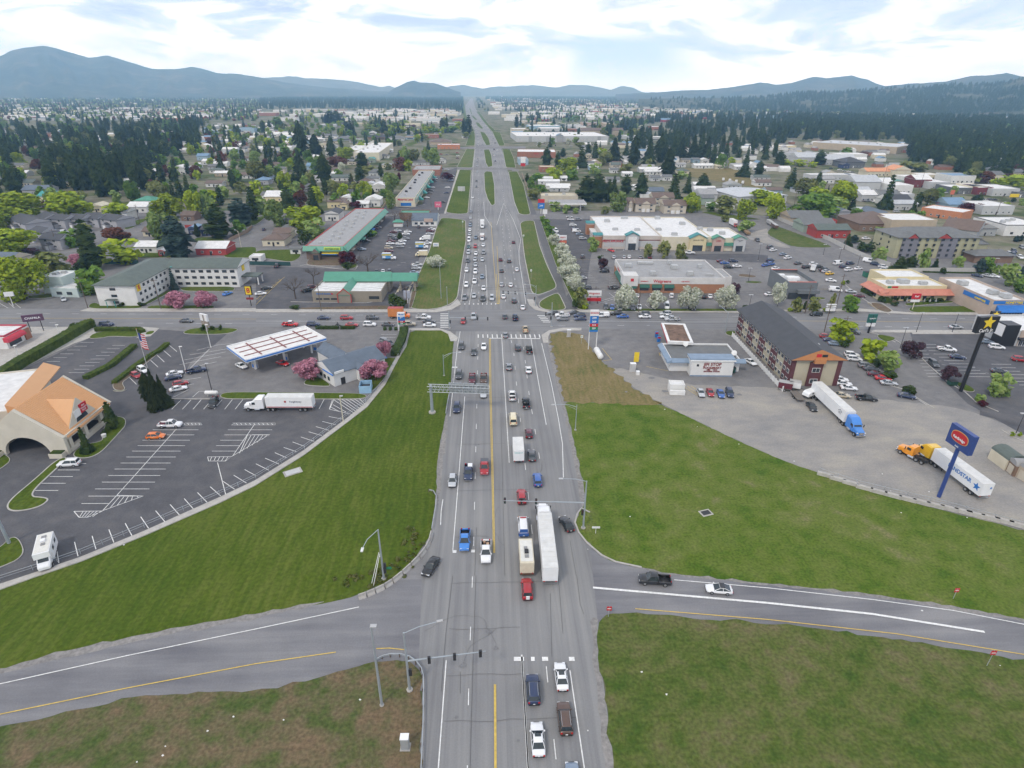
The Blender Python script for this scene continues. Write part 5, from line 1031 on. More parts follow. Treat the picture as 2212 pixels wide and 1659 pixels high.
trow('beside the hedge corner of the left restaurant', 'b0 665,1125,1060,90,shr 600,1150,1105,90,shr 1765,1130,1070,50,shr 1840,1125,1083,35,shr 1905,1125,1075,30,shr 190,1120,1100,60,shr')
trow('in the row along the bike trail', 'b2 265,185,135,50,grn 300,250,160,70,grn 325,310,215,80,grn 360,390,290,90,whb 430,500,370,130,whb 465,600,460,130,whb 500,700,550,200,whb 550,790,650,140,whb 590,925,750,110,olv 630,940,885,60,lim 545,930,860,50,shr')
trow('in front of the drugstore', 'b2 975,960,735,180,whb 1243,945,780,140,whb 1525,950,745,180,whb 1845,950,735,180,whb 778,600,500,80,pur 1915,830,715,90,pur 760,520,475,45,shr')
trow('before the long appliance shop', 'b2 697,445,320,90,pal 1160,500,370,80,olv 1300,505,345,100,olv 1455,505,365,90,olv 1505,510,488,30,shr')
trow('around the dark grey office', 'b3 80,920,700,110,whb 245,965,835,85,olv 315,950,870,40,con 385,960,835,90,olv 535,960,800,50,olv 700,960,820,130,grn 650,735,695,35,lim 688,720,692,35,shr 190,960,932,50,lim 405,965,935,45,lim 490,965,932,40,lim 730,970,932,70,shr b2 2010,950,905,60,shr')
trow('in the inn parking lot', 'b3 620,1210,1020,200,lim 885,1380,1190,180,lim 1010,1480,1295,160,pal 650,1260,1200,100,shr 1040,1560,1480,100,shr 940,1440,1370,100,shr c3 1220,85,15,110,shr')
trow('around the burger restaurant lot', 'b3 1235,1370,1220,150,pur 1550,1560,1435,130,pur 1980,1690,1490,170,pal c3 1830,150,90,80,pal 1850,190,145,70,red 2105,450,415,35,lim 2170,450,415,30,lim')
trow('around the yellow restaurant', 'b3 1070,870,825,45,shr 1120,875,830,35,shr 1195,880,828,45,shr 1258,880,835,35,shr 1380,880,835,80,shr 1450,880,845,60,shr 1500,880,845,50,shr 1590,860,780,50,shr 820,780,740,50,shr 900,830,780,60,shr 970,880,830,60,shr 1090,910,875,60,shr 1790,930,880,70,olv 1960,985,955,40,shr')
trow('around the grey and green hotel', 'b3 680,400,290,90,con 740,370,300,70,spr 910,395,315,60,spr 850,450,360,120,shr 800,430,350,80,shr 950,540,400,100,pal 1130,610,485,170,con 1220,600,480,100,con 1330,610,410,90,pal 1435,600,505,80,con 1630,590,480,80,pal 1820,620,500,90,spr 1880,620,490,90,grn 1960,640,560,60,pal 2050,740,540,140,pal 2180,700,545,130,spr 2190,800,650,130,grn 575,365,340,40,shr 2140,360,305,50,spr 2180,355,300,40,spr 1760,320,270,50,red 1510,640,580,50,shr 1250,860,800,30,shr')
trow('along the roadside yards at the upper right', 'a3 200,1280,1100,110,con 90,1100,950,100,con 440,1080,950,100,con 430,1260,1135,60,con 300,1370,1190,170,olv 130,1090,1030,120,lim 270,1090,1030,110,lim 385,1100,1050,70,lim 30,1540,1320,150,lim 370,1530,1320,330,grn 420,1400,1260,180,lim 600,1480,1210,220,lim 560,1500,1350,180,pal 650,1450,1290,140,lim 720,1480,1300,70,con 110,1470,1340,60,con 330,1540,1440,120,spr 750,1540,1450,90,grn 1010,1460,1160,130,con 1290,1440,1310,60,con 1370,1440,1280,110,olv 1500,1440,1360,120,pnk 1700,1500,1400,100,red 1790,1430,1335,110,spr 1810,1490,1410,100,red 1230,1550,1470,60,grn 1310,1550,1470,70,grn 710,1600,1560,90,con 660,1590,1540,60,olv 870,1640,1600,60,olv 960,1660,1610,70,pal 2060,1430,1400,50,lim 2190,1430,1370,60,pal 2110,1400,1350,50,shr')
trow('on the right edge beyond the shops', 'a3 1170,1140,1040,110,olv 1290,1150,1060,140,olv 930,1240,1180,70,grn 1760,1230,1110,140,olv 1880,1240,1130,110,rst 2110,1140,1070,120,rst 2060,1200,1150,130,rst 2110,1290,1160,260,lim 2180,1160,1100,80,rst 2020,1130,1085,60,lim 1850,1080,930,110,lim 1430,950,885,60,lim 1590,1010,930,70,lim 1960,960,910,60,lim 2080,850,810,50,lim 2160,900,840,60,lim 690,1000,925,100,grn 820,1010,960,90,rst')
trow('left of the long appliance shop roof', 'a2 130,1220,1150,70,con 215,1240,1145,110,grn 360,1215,1100,130,lim 475,1150,1010,160,lim 520,1210,1110,110,grn 240,1320,1245,100,grn 190,1380,1280,110,olv 160,1280,1200,70,grn 370,1480,1390,90,pal 470,1500,1420,60,pal 550,1500,1450,50,pal 605,1370,1265,90,olv 915,1480,1300,130,pal 795,1505,1430,70,olv 2010,1560,1370,140,lim 1550,1490,1310,150,lim 1840,1500,1340,170,olv 2150,1420,1290,200,lim 1840,1570,1510,70,olv 2020,1659,1555,120,pal 1720,1480,1400,90,grn')
trow('around the trailer court', 'a2 640,1390,1170,170,con 740,1400,1150,170,con 880,1320,1170,80,con 980,1330,1165,100,con 1110,1380,1140,120,con 830,1400,1200,100,con 1390,1390,1150,160,con 1515,1320,1140,90,con 1640,1320,1150,120,con 300,1090,920,90,con 395,1100,960,60,con 440,1010,930,60,con 600,1100,920,140,con 655,1000,880,60,con 715,1060,875,60,con 770,1010,925,90,lim 800,1080,960,110,olv 880,1060,840,130,con 985,1000,840,60,con 1050,1080,820,110,con 1180,1080,820,110,con 1280,1060,800,130,con 1340,1180,930,130,con 1460,1040,830,90,con 1560,1030,820,110,con 1680,1030,830,100,con 1000,1140,1060,80,olv 720,1170,1060,110,pal 950,1090,1070,30,lim 1190,1130,1075,60,lim 1180,1100,1020,60,olv 1800,1110,980,90,grn 1890,1090,1010,60,lim 2000,1180,1000,130,con 2130,1180,1040,90,con 950,1150,1100,60,olv 1730,1000,920,70,bar 1450,1200,1130,110,pal')
trow('among the houses left of the highway', 'a1 400,1000,690,110,con 390,1200,950,100,con 270,1110,930,90,con 230,880,800,40,con 520,1000,810,110,con 600,1250,960,130,con 655,1005,820,80,con 920,1100,960,110,con 900,1240,1070,90,con 1080,1180,1060,50,con 350,1310,1140,110,con 300,1530,1260,100,con 500,1500,1250,150,con -10,1560,1260,110,con 255,1330,1130,110,lim 20,1230,1040,160,olv 345,1130,1060,70,lim 780,1030,920,130,lim 710,1120,1005,150,rst 1240,1130,1005,100,rst 1310,1130,1030,90,lim 1300,1080,910,110,pal 1370,1080,940,80,olv 1240,1010,950,60,con 1530,1080,930,100,pal 1490,960,870,60,con 1470,1040,920,70,pal 1160,920,850,50,grn 1235,910,860,40,grn 745,1160,1050,60,whb 800,1330,1170,130,bar 700,1340,1220,140,olv 980,1150,1080,130,olv 1140,1120,1060,60,olv 1180,1330,1140,120,pal 1170,1460,1290,70,pal 870,1400,1290,90,grn 960,1390,1310,60,grn 1000,1350,1280,70,con 1100,1360,1280,80,grn 390,1450,1290,100,rst 380,1440,1380,60,whb 110,1330,1260,80,pal 460,1260,1140,90,olv 860,1450,1390,90,red 1240,1240,1140,30,red 20,1470,1400,90,red 1650,1220,1140,90,red 330,920,840,60,pal 310,830,760,60,olv')
trow('behind the white-roofed hall', 'a1 65,790,690,60,con 120,770,690,40,con 180,760,660,90,grn 240,790,720,70,olv 310,800,740,60,olv 350,780,690,40,con 540,830,770,60,grn 620,830,780,60,pal 650,790,740,60,grn 700,730,610,110,con 640,740,610,100,con 780,760,700,60,con 820,830,700,60,con 850,830,700,40,con 1040,740,640,40,con 1070,760,650,60,con 1110,830,680,70,con 1030,780,700,40,con 1160,800,730,80,lim 1250,800,740,100,lim 1210,790,710,90,grn 1320,820,770,30,con 1410,810,770,50,lim 1490,800,740,70,lim 1550,810,760,90,grn 1610,800,670,50,con 1650,780,660,30,con 1520,760,700,30,con 1700,800,740,90,grn 1750,770,700,60,lim 1800,810,670,60,con 1840,815,645,60,con 1820,850,790,60,olv 980,800,720,90,pal 950,830,780,60,grn 740,840,790,50,olv 1065,800,750,60,olv 1360,760,730,40,rst 1210,660,590,30,con 1285,700,640,30,con 870,870,840,50,red 1000,760,700,30,con')
trow('near the long pale warehouse', 'a2 40,760,640,40,con 75,740,660,30,con 175,700,630,40,con 230,720,630,50,con 360,740,680,30,con 235,825,765,40,con 315,825,785,25,con 355,825,770,40,con 420,820,760,30,con 445,815,750,25,con 530,825,780,25,con 580,825,755,60,con 500,690,630,25,con 550,700,650,60,grn 1010,850,730,60,con 1060,850,760,80,olv 1130,840,750,40,con 1235,840,790,40,con 490,900,860,40,olv 590,940,880,90,olv 430,740,710,90,whb 540,740,715,70,whb 930,750,725,80,whb 1130,760,735,60,whb 690,640,600,20,con 850,700,650,50,con 890,700,655,40,con 910,700,650,30,con')

def inpoly(x, y, P):
    c = False
    for (x1, y1), (x2, y2) in zip(P, P[1:] + P[:1]):
        if (y1 > y) != (y2 > y) and x < (x2 - x1) * (y - y1) / (y2 - y1) + x1: c = not c
    return c
HWP = pts('D 985,700 1000,245 1001,205 1027,205 1034,240 1102,330 1170,700')
def scatter(s, n, fn, avoid=True, rng=T):
    """n world-uniform places whose survey position lies in the outline"""
    P = pts(s); Wp = [G(x, y) for x, y in P]
    x0, x1 = min(p.x for p in Wp), max(p.x for p in Wp); y0, y1 = min(p.y for p in Wp), max(p.y for p in Wp); k = 0; it = 0
    while k < n and it < n * 60:
        it += 1; q = (rng.uniform(x0, x1), rng.uniform(y0, y1), 0); u, v = px(q)
        if not inpoly(u, v, P) or (avoid and inpoly(u, v, HWP)): continue
        fn(q); k += 1
def wood(where, s, n, kinds, h0, h1, wr=.34, avoid=True):
    wr *= 1.3
    def f(q):
        k = T.choice(kinds); h = T.uniform(h0, h1)
        if k not in ('con', 'spr'): h *= .68
        tree(k, q, h * (T.uniform(wr * .8, wr * 1.2) if k in ('con', 'spr') else T.uniform(.75, 1.1)), h, where)
    scatter(s, n, f, avoid)
wood('in the dense left wood', 'D -60,300 0,290 150,283 300,280 440,268 440,330 330,352 120,345 -60,350', 330, ['con'] * 9 + ['olv', 'grn'], 18, 28, .3)
wood('in the dense left wood', 'D 95,368 150,352 315,352 315,415 230,432 110,412', 110, ['con'] * 8 + ['olv'], 19, 27, .34)
wood('at the left picture edge', 'D -80,350 50,350 52,425 -80,450', 45, ['con'] * 4 + ['grn', 'lim'], 15, 24, .36)
wood('in the dense wood on the right', 'D 1300,300 1430,262 1700,256 1700,300 1760,303 1950,305 1965,352 2080,378 2240,352 2330,330 2330,262 1900,258 1700,254 1430,258 1310,288', 2600, ['con'] * 30 + ['olv', 'grn'], 17, 26, .34)
wood('in the dense wood on the right', 'D 1340,310 1460,268 1700,262 1700,325 1659,355 1560,362 1440,345', 260, ['con'], 18, 26, .34)
wood('in the wood at the right edge', 'D 1960,330 2340,300 2340,400 2080,385', 260, ['con'] * 8 + ['lim', 'olv', 'grn'], 15, 24, .36)
wood('in the mid-left suburb', 'D -60,350 440,290 553,300 640,330 800,420 760,450 553,470 330,440 0,470', 290, ['grn', 'olv', 'pal', 'lim', 'lim', 'rst', 'con', 'con', 'con', 'con', 'grn'], 12, 20, .36)
wood('in the far left suburb', 'D 420,285 640,262 880,268 980,275 960,300 800,330 600,320 440,300', 190, ['grn', 'olv', 'pal', 'lim', 'con', 'con'], 12, 20, .34)
wood('among the far right sheds', 'D 1120,262 1300,250 1450,262 1300,330 1140,330', 90, ['grn', 'olv', 'con', 'con', 'whb'], 10, 18, .34)
wood('between the far woods and town', 'D -100,300 440,268 560,240 560,236 -100,240', 260, ['grn', 'olv', 'con', 'con', 'pal'], 13, 22, .36)
wood('between the far woods and town', 'D 1120,330 1300,300 1430,262 1430,242 1120,242', 130, ['grn', 'olv', 'con', 'con', 'pal'], 12, 20, .36)
wood('in the upper right yards', 'D 1660,395 2212,400 2212,470 1960,470 1740,440', 12, ['grn', 'olv', 'con', 'pal'], 9, 14, .36)

def merged(name, items, mats, kinds_of):
    """one mesh out of many low-detail trees"""
    Vs, Fi, Fl, Mi = [], [], [], []; off = 0; cache = {}
    for (key, m_index, P, w_, h) in items:
        if key not in cache:
            mb = key; cache[key] = (np.array([tuple(v) for v in mb.v], 'f'), np.array([i for f in mb.f for i in f], 'i'), np.array([len(f) for f in mb.f], 'i'))
        v, f, l = cache[key]; a = T.random() * 6.283; c_, s_ = cos(a) * w_, sin(a) * w_
        Vs.append(np.stack([v[:, 0] * c_ - v[:, 1] * s_ + P[0], v[:, 0] * s_ + v[:, 1] * c_ + P[1], v[:, 2] * h + P[2]], 1)); Fi.append(f + off); Fl.append(l); Mi.append(np.full(len(l), m_index, 'i')); off += len(v)
    V_ = np.concatenate(Vs); I = np.concatenate(Fi); L_ = np.concatenate(Fl); M_ = np.concatenate(Mi)
    me = bpy.data.meshes.new(name); me.vertices.add(len(V_)); me.vertices.foreach_set('co', V_.ravel()); me.loops.add(len(I)); me.loops.foreach_set('vertex_index', I)
    me.polygons.add(len(L_)); st = np.concatenate([[0], np.cumsum(L_)[:-1]]); me.polygons.foreach_set('loop_start', st.astype('i')); me.polygons.foreach_set('loop_total', L_)
    for m in mats: me.materials.append(m)
    me.polygons.foreach_set('material_index', M_); me.update(); me.validate(); return obj(name, me)
def lowcon(k=6):
    mb = MB()
    for z0, z1, r in ((.08, .55, .5), (.35, .8, .36), (.6, 1.0, .22)):
        n = k; mb.add([(cos(2 * pi * i / n + r) * r * T.uniform(.75, 1.15), sin(2 * pi * i / n + r) * r * T.uniform(.75, 1.15), z0 + T.uniform(-.04, .04)) for i in range(n)] + [(0, 0, z1)], [(i, (i + 1) % n, n) for i in range(n)])
    return mb
def lowbroad():
    mb = MB(); rows_ = [(.12, .3), (.3, .48), (.6, .5), (.85, .32)]; n = 7
    vs = [(cos(2 * pi * i / n) * r * T.uniform(.7, 1.15), sin(2 * pi * i / n) * r * T.uniform(.7, 1.15), z + T.uniform(-.07, .07)) for z, r in rows_ for i in range(n)] + [(0, 0, 1)]
    fs = [(a * n + i, a * n + (i + 1) % n, (a + 1) * n + (i + 1) % n, (a + 1) * n + i) for a in range(3) for i in range(n)] + [(3 * n + i, 3 * n + (i + 1) % n, 4 * n) for i in range(n)]
    return mb.add(vs, fs)
LC = [lowcon(5 + i % 2) for i in range(4)]; LB = [lowbroad() for _ in range(4)]
TREES.sort(key=lambda q: -q[3] / max(1, mpp(q[1])))
fam = {}; rest = []
for kind, P, w_, h, where in TREES:
    f = 'con' if kind in ('con', 'spr') else 'brd' if kind in ('lim', 'grn', 'olv', 'pal') else kind
    fam[f] = fam.get(f, 0) + 1
    if fam[f] > 290: rest.append((kind, P, w_, h)); continue
    m = mpp(P); lod = 0 if m < .22 else 1 if m < .6 else 2
    cr, tr, one, _ = T.choice(proto(kind, lod)); desc, nm = KN[kind]; rz = T.random() * 6.28
    cat = 'shrub' if kind == 'shr' else 'tree'
    if m < .5 and kind != 'shr':
        t = thing(nm, None, cat, P, rz); c = child('crown', cr, t); setm = c.material_slots[0]; setm.link = 'OBJECT'; setm.material = LEAF[kind]; child('trunk', tr, t)
    else:
        t = obj(nm, one); t.location = P; t.rotation_euler = (0, 0, rz); t['category'] = cat; t.material_slots[0].link = 'OBJECT'; t.material_slots[0].material = LEAF[kind]
    t.scale = (w_, w_ * T.uniform(.92, 1.08), h)
    if 'dense' in where or where.startswith('in the wood'): tag(t, desc + ' ' + where, None, 'trees of the woods')
    else: AUTO.append((t, desc, where, P, 'trees ' + where))
KEYS = list(LEAF); mats_ = [LEAF[k] for k in KEYS]
items = [(T.choice(proto(k, 2))[3], KEYS.index(k), P, w_, h) for k, P, w_, h in rest]
if items:
    o = merged('woodland', items, mats_, None); tag(o, 'dark conifer woods standing behind the nearer trees', kind='stuff')
far = []
def fw(s, n, pc, h0, h1, avoid=True, w0=.4, w1=.6):
    def f(q):
        d = hypot(q[0], q[1]); g = 1 + max(0, d - 2500) / 3500
        if T.random() < pc: far.append((T.choice(LC), KEYS.index('con'), q, T.uniform(w0, w1) * 18 * g, T.uniform(h0, h1)))
        else: far.append((T.choice(LB), KEYS.index(T.choice(['grn', 'olv', 'olv', 'pal', 'con', 'rst'] if T.random() < .9 else ['lim'])), q, T.uniform(8, 14) * g, T.uniform(7, 12)))
    scatter(s, n, f, avoid)
fw('D 560,238 640,235 760,236 900,238 1003,240 1003,213 880,212 700,213 560,216', 3200, 1, 20, 30)
fw('D -150,240 560,238 560,226 -150,226', 500, .5, 14, 24); fw('D -150,226 560,226 560,216 -150,216', 1000, .6, 14, 24)
fw('D -150,216 1000,214 1000,208 -150,208', 2200, .6, 14, 24)
fw('D 1060,216 2400,220 2400,209 1060,208', 3600, .85, 14, 26); fw('D 1060,216 1100,226 2400,230 2400,219', 2600, .8, 14, 24)
fw('D 1120,226 1200,240 1500,234 1700,246 2300,262 2400,250 2400,229 1600,226', 1700, .6, 14, 24); fw('D 1640,240 2400,250 2400,226 1640,224', 900, .9, 16, 24)
fw('D 1028,240 1060,240 1034,212 1026,212', 40, .8, 14, 22); fw('D 960,250 1003,250 1003,212 960,212', 220, .9, 16, 24)
fw('D 1050,215 1700,218 1700,211 1050,209.5', 2600, .95, 15, 24, True, .7, 1.0)
fw('D 1090,242 1250,245 1200,226 1080,222', 300, .8, 14, 22)
fw('D 380,262 560,262 560,236 380,238', 260, .5, 12, 20); fw('D -150,262 380,262 400,240 -150,242', 500, .45, 12, 20); fw('D 600,265 980,262 980,240 600,240', 170, .5, 10, 18)
fw('D 1120,262 1700,258 1700,240 1120,240', 260, .5, 10, 18)
hl = next(o for o in bpy.data.objects if o.name == 'wooded_hill'); vs = [v.co.copy() for v in hl.data.vertices]; pl = [p for p in hl.data.polygons if p.index % 15 < 13]
for i in range(7000):
    p = T.choice(pl)
    if T.random() > (p.index // 15) / 55: continue
    a = [vs[k] for k in p.vertices]; u, v = T.random(), T.random()
    q = (a[0] * (1 - u) + a[1] * u) * (1 - v) + (a[3] * (1 - u) + a[2] * u) * v
    if mnoise.noise(q * .004) > .28: continue
    far.append((T.choice(LC), KEYS.index('con'), q, T.uniform(13, 20), T.uniform(14, 22)))
tag(merged('far_woods', far, mats_, None), 'far-off woods and tree belts out on the plain and hillside', kind='stuff')
def hedge(s, w_, h, label, m='shr'):
    P = [Vector((p.x, p.y, 0)) for p in W(s)]; mb = MB(); ribbon(mb, P, w_, 0.02, h)
    lf = MB()
    for a, b in zip(P, P[1:]):
        d = b - a; n_ = Vector((-d.y, d.x, 0)).normalized(); cnt = int(d.length * (w_ + 2 * h) * 9)
        for _ in range(cnt):
            u = T.random(); side = T.random() * (w_ + 2 * h)
            if side < w_: p = a + d * u + n_ * (side - w_ / 2) + Vector((0, 0, h + T.uniform(0, .1))); nn = Vector((0, 0, 1))
            else: z_ = (side - w_) / 2; sg = 1 if T.random() < .5 else -1; p = a + d * u + n_ * sg * (w_ / 2 + T.uniform(0, .1)) + Vector((0, 0, z_)); nn = n_ * sg
            leafq(lf, p, (nn + rnd_dir() * .5).normalized(), .16)
    mb.add(lf.v, lf.f); o = mb.build('hedge', LEAF[m]); tag(o, label, 'hedge')
HM = leaf_mat('hedge_green', (.05, .085, .012), (.11, .15, .022), .1, 1.0); LEAF['hdg'] = HM
hedge('b0 -250,1700 0,1560 180,1440 540,1235 760,1105 820,1090', 3.0, 2.6, 'tall clipped green hedge running along the dark left lot', 'hdg')
hedge('b0 830,1130 1210,1130 1240,1150', 1.6, 1.2, 'low clipped hedge along the street left of the flagpole', 'hdg')
hedge('b0 740,1550 960,1440 1165,1268', 1.8, 1.1, 'low hedge beside the pale kerb walk in the dark left lot', 'hdg')
hedge('b0 990,1590 1180,1440 1280,1370', 1.5, .9, 'low hedge left of the leaning flagpole', 'hdg'); hedge('b0 1290,1362 1380,1310 1450,1250', 1.5, .9, 'low hedge up-right of the flagpole base', 'hdg')
hedge('b1 520,1112 715,1112', 1.4, .9, 'low hedge behind the filling station canopy, left piece', 'shr'); hedge('b1 735,1112 855,1112', 1.4, .9, 'low hedge behind the filling station canopy, right piece', 'shr')
hedge('b1 1285,1130 1270,1200 1240,1270 1200,1350', 2.6, 1.6, 'dark hedge inside the curved fence by the blue-roofed store', 'shr')
hedge('b3 820,790 1000,870 1040,895', 2.4, 1.6, 'dark hedge below the restaurant arches', 'shr'); hedge('b3 1340,625 2000,640', 1.0, .5, 'thin hedge along the pale garden wall', 'shr')
for i in range(4): hedge('b1 %g,1122 %g,1122' % (1103 + i * 47, 1125 + i * 47), 1.3, .9, 'small clipped street hedge block, %s from the left by the price sign' % ordn(i + 1), 'shr')
sc = MB()
for _ in range(60):
    u = T.random(); a, b = [G(x, y) for x, y in (pts('c1 1470,1330')[0], pts('d1 800,130')[0])]; dd = (b - a).normalized(); p = a.lerp(b, u) + Vector((-dd.y, dd.x, 0)) * (-T.uniform(.5, 5.5)) + Vector((-dd.y, dd.x, 0)) * 5.2 * sin(pi * u); s_ = T.uniform(.25, .6)
    for _ in range(22):
        d = rnd_dir(.5); leafq(sc, p + Vector((d.x * s_, d.y * s_, abs(d.z) * s_ * .7)), (d + rnd_dir() * .6).normalized(), .17)
tag(sc.build('scrub', leaf_mat('scrub_olive', (.11, .135, .03), (.15, .15, .05), .1, .6)), 'low olive scrub growing inside the curved concrete barrier', kind='stuff')
def wallm(n, c, r=.75, v=.08): return mat('wall_' + n, c, r, var=v, scale=.35)
WC = {'wht': (.66, .66, .64), 'crm': (.60, .55, .42), 'tan': (.42, .35, .26), 'bei': (.52, .47, .38), 'gry': (.32, .33, .33), 'dgr': (.12, .13, .14), 'blu': (.30, .42, .50), 'brk': (.30, .13, .08), 'red': (.34, .045, .04), 'org': (.48, .20, .10), 'grn': (.28, .34, .28), 'ylw': (.62, .54, .33), 'brn': (.20, .13, .09), 'nvy': (.04, .06, .14), 'lgr': (.46, .47, .47), 'lav': (.36, .36, .38), 'mar': (.16, .03, .035), 'pnk': (.48, .36, .30)}
RC = {'dk': (.055, .058, .065), 'gr': (.14, .145, .145), 'lg': (.30, .30, .30), 'wh': (.66, .66, .65), 'cr': (.52, .48, .36), 'br': (.14, .10, .08), 'gn': (.07, .25, .17), 'bl': (.16, .26, .38), 'or': (.62, .28, .14), 'tq': (.05, .28, .26), 'rd': (.42, .10, .07), 'gg': (.10, .125, .11), 'bg': (.11, .14, .18), 'si': (.42, .44, .46), 'tn': (.26, .21, .16), 'ro': (.50, .20, .14)}
def wc(k): return wallm(k, WC[k])
def rc(k): return mat('roof_' + k, RC[k], .7 if k != 'si' else .45, var=.14, scale=.5)
WGL = mat('window_glass', (.045, .055, .065), .08, var=.5, scale=.3, spec=.7); TRIM = mat('trim_white', (.72, .72, .70), .5)
HV = mat('rooftop_metal', (.40, .41, .41), .5, var=.15, scale=1.5)
WIN = {}
def win_mesh(w_, h, frame, kind='window'):
    k = (round(w_, 2), round(h, 2), frame.name, kind)
    if k not in WIN:
        mb = MB().box(-w_ / 2, -.05, 0, w_ / 2, .02, h, 0)
        mb.box(-w_ / 2 + .1, -.07, .1, -.04, 0, h - .1, 1).box(.04, -.07, .1, w_ / 2 - .1, 0, h - .1, 1)
        WIN[k] = mb.mesh(kind, [frame, WGL])
    return WIN[k]
EROT = heading(1000, 690, 'E')
class Bd:
    def __init__(s, name, label, cat, a, b, c, h, lvl='r', group=None, D=None, rot=None, L_=None):
        z = h if lvl == 'r' else 0
        A = G(*pts(a)[0], z); B = G(*pts(b)[0], z) if b else None
        if B is None: B = A + Vector((cos(rot), sin(rot), 0)) * L_
        d = (B - A).normalized(); n = Vector((-d.y, d.x, 0))
        s.L = L_ or (B - A).length; s.D = D if D else abs((G(*pts(c)[0], z) - A).dot(n)); s.h = h
        s.t = thing(name, label, cat, (A.x, A.y, .02), atan2(d.y, d.x), group)
    def flat(s, wall, roof, par=.5, x0=0, x1=None, y0=0, y1=None, h=None, cap=None, z0=0):
        x1 = s.L if x1 is None else x1; y1 = s.D if y1 is None else y1; h = h or s.h
        MB().box(x0, y0, z0, x1, y1, h - par).build('wall', wall, s.t)
        MB().box(x0 + .3, y0 + .3, h - par, x1 - .3, y1 - .3, h - par + .06).build('roof', roof, s.t)
        p = MB().box(x0, y0, h - par, x1, y0 + .3, h).box(x0, y1 - .3, h - par, x1, y1, h).box(x0, y0 + .3, h - par, x0 + .3, y1 - .3, h).box(x1 - .3, y0 + .3, h - par, x1, y1 - .3, h)
        p.build('parapet', cap or wall, s.t); return s
    def gable(s, wall, roof, rise, axis='x', oh=.5, x0=0, x1=None, y0=0, y1=None, h=None, hip=False, walls=True, gablem=None):
        x1 = s.L if x1 is None else x1; y1 = s.D if y1 is None else y1; h = h or s.h
        if walls: MB().box(x0, y0, 0, x1, y1, h).build('wall', wall, s.t)
        X0, X1, Y0, Y1 = x0 - oh, x1 + oh, y0 - oh, y1 + oh; e = h - .05
        if axis == 'x': xm0, xm1, ym = (X0, X1, (Y0 + Y1) / 2) if not hip else (X0 + (Y1 - Y0) / 2, X1 - (Y1 - Y0) / 2, (Y0 + Y1) / 2); r0, r1 = (xm0, ym, e + rise), (xm1, ym, e + rise)
        else: ym0, ym1, xm = (Y0, Y1, (X0 + X1) / 2) if not hip else (Y0 + (X1 - X0) / 2, Y1 - (X1 - X0) / 2, (X0 + X1) / 2); r0, r1 = (xm, ym0, e + rise), (xm, ym1, e + rise)
        c = [(X0, Y0, e), (X1, Y0, e), (X1, Y1, e), (X0, Y1, e)]; lo = [(x, y, z - .18) for x, y, z in c]; r = MB()
        if axis == 'x': r.add(c + [r0, r1] + lo, [(0, 1, 5, 4), (2, 3, 4, 5), (3, 0, 4), (1, 2, 5), (6, 7, 1, 0), (7, 8, 2, 1), (8, 9, 3, 2), (9, 6, 0, 3), (9, 8, 7, 6)])
        else: r.add(c + [r0, r1] + lo, [(1, 2, 5, 4), (3, 0, 4, 5), (0, 1, 4), (2, 3, 5), (6, 7, 1, 0), (7, 8, 2, 1), (8, 9, 3, 2), (9, 6, 0, 3), (9, 8, 7, 6)])
        if not hip and (gablem or wall):
            r.m[2] = r.m[3] = 1
            r.build('roof', [roof, gablem or wall], s.t)
        else: r.build('roof', roof, s.t)
        return s
    def at(s, o, face, u, z, out=0.0):
        o.location, o.rotation_euler = {'F': ((u, -out, z), (0, 0, 0)), 'R': ((s.L + out, u, z), (0, 0, pi / 2)), 'L': ((-out, u, z), (0, 0, -pi / 2)), 'B': ((u, s.D + out, z), (0, 0, pi))}[face]; return o
    def win(s, face, n, z, w_, h, u0=None, u1=None, frame=TRIM, kind='window', off=0.0):
        Lf = s.L if face in 'FB' else s.D; u0 = 1 if u0 is None else u0; u1 = Lf - 1 if u1 is None else u1; me = win_mesh(w_, h, frame, kind)
        for i in range(n): s.at(obj(kind, me, s.t), face, u0 + (u1 - u0) * (i + .5) / n, z, off)
        return s
    def panel(s, face, u0, u1, z0, z1, m, out=.08, name='panel'):
        b = MB().box(-(u1 - u0) / 2, -out, 0, (u1 - u0) / 2, 0.0, z1 - z0).build(name, m, s.t); return s.at(b, face, (u0 + u1) / 2, z0, .004)
    def awn(s, face, u0, u1, z0, z1, m, out=1.2):
        b = MB().extr([(0, z1 - z0), (-out, 0), (-out, -.25), (0, -.25)], 'x', -(u1 - u0) / 2, (u1 - u0) / 2).build('awning', m, s.t); s.at(b, face, (u0 + u1) / 2, z0, .004); return s
    def text(s, face, u, z, txt, size, m, out=.12, bold=.02):
        p = word(s.t, txt, size, (0, 0, 0), (0, 0, 0), m, .03, bold=bold); s.at(p, face, u, z, out); p.rotation_euler = (pi / 2, 0, p.rotation_euler.z); return s
    def hv(s, *q, z=None, m=HV):
        for x, y, a, b, c in q:
            z_ = (s.h - .45) if z is None else z
            MB().box(x - a / 2, y - b / 2, z_, x + a / 2, y + b / 2, z_ + c * .8).box(x - a / 2 + .15, y - b / 2 + .15, z_ + c * .8, x + a / 2 - .15, y + b / 2 - .15, z_ + c).build('rooftop_unit', m, s.t)
        return s
    def box(s, name, m, *q):
        if name in ('column', 'post', 'porch_post', 'canopy_post', 'roof_beam', 'blue_verge', 'awning'):
            for k in q: MB().box(*k).build(name, m, s.t)
            return s
        b = MB()
        for k in q: b.box(*k)
        b.build(name, m, s.t); return s
def ink(n, c): return mat('ink_' + n, c, .45, var=.03)
RED_, BLK_, YEL_, GRN_, WHT_, BLU_ = ink('red', (.5, .02, .03)), ink('black', (.015, .015, .018)), ink('yellow', (.75, .55, .03)), ink('green', (.02, .20, .10)), ink('white', (.75, .75, .75)), ink('blue', (.03, .14, .45))
wht, crm = wc('wht'), wc('crm')
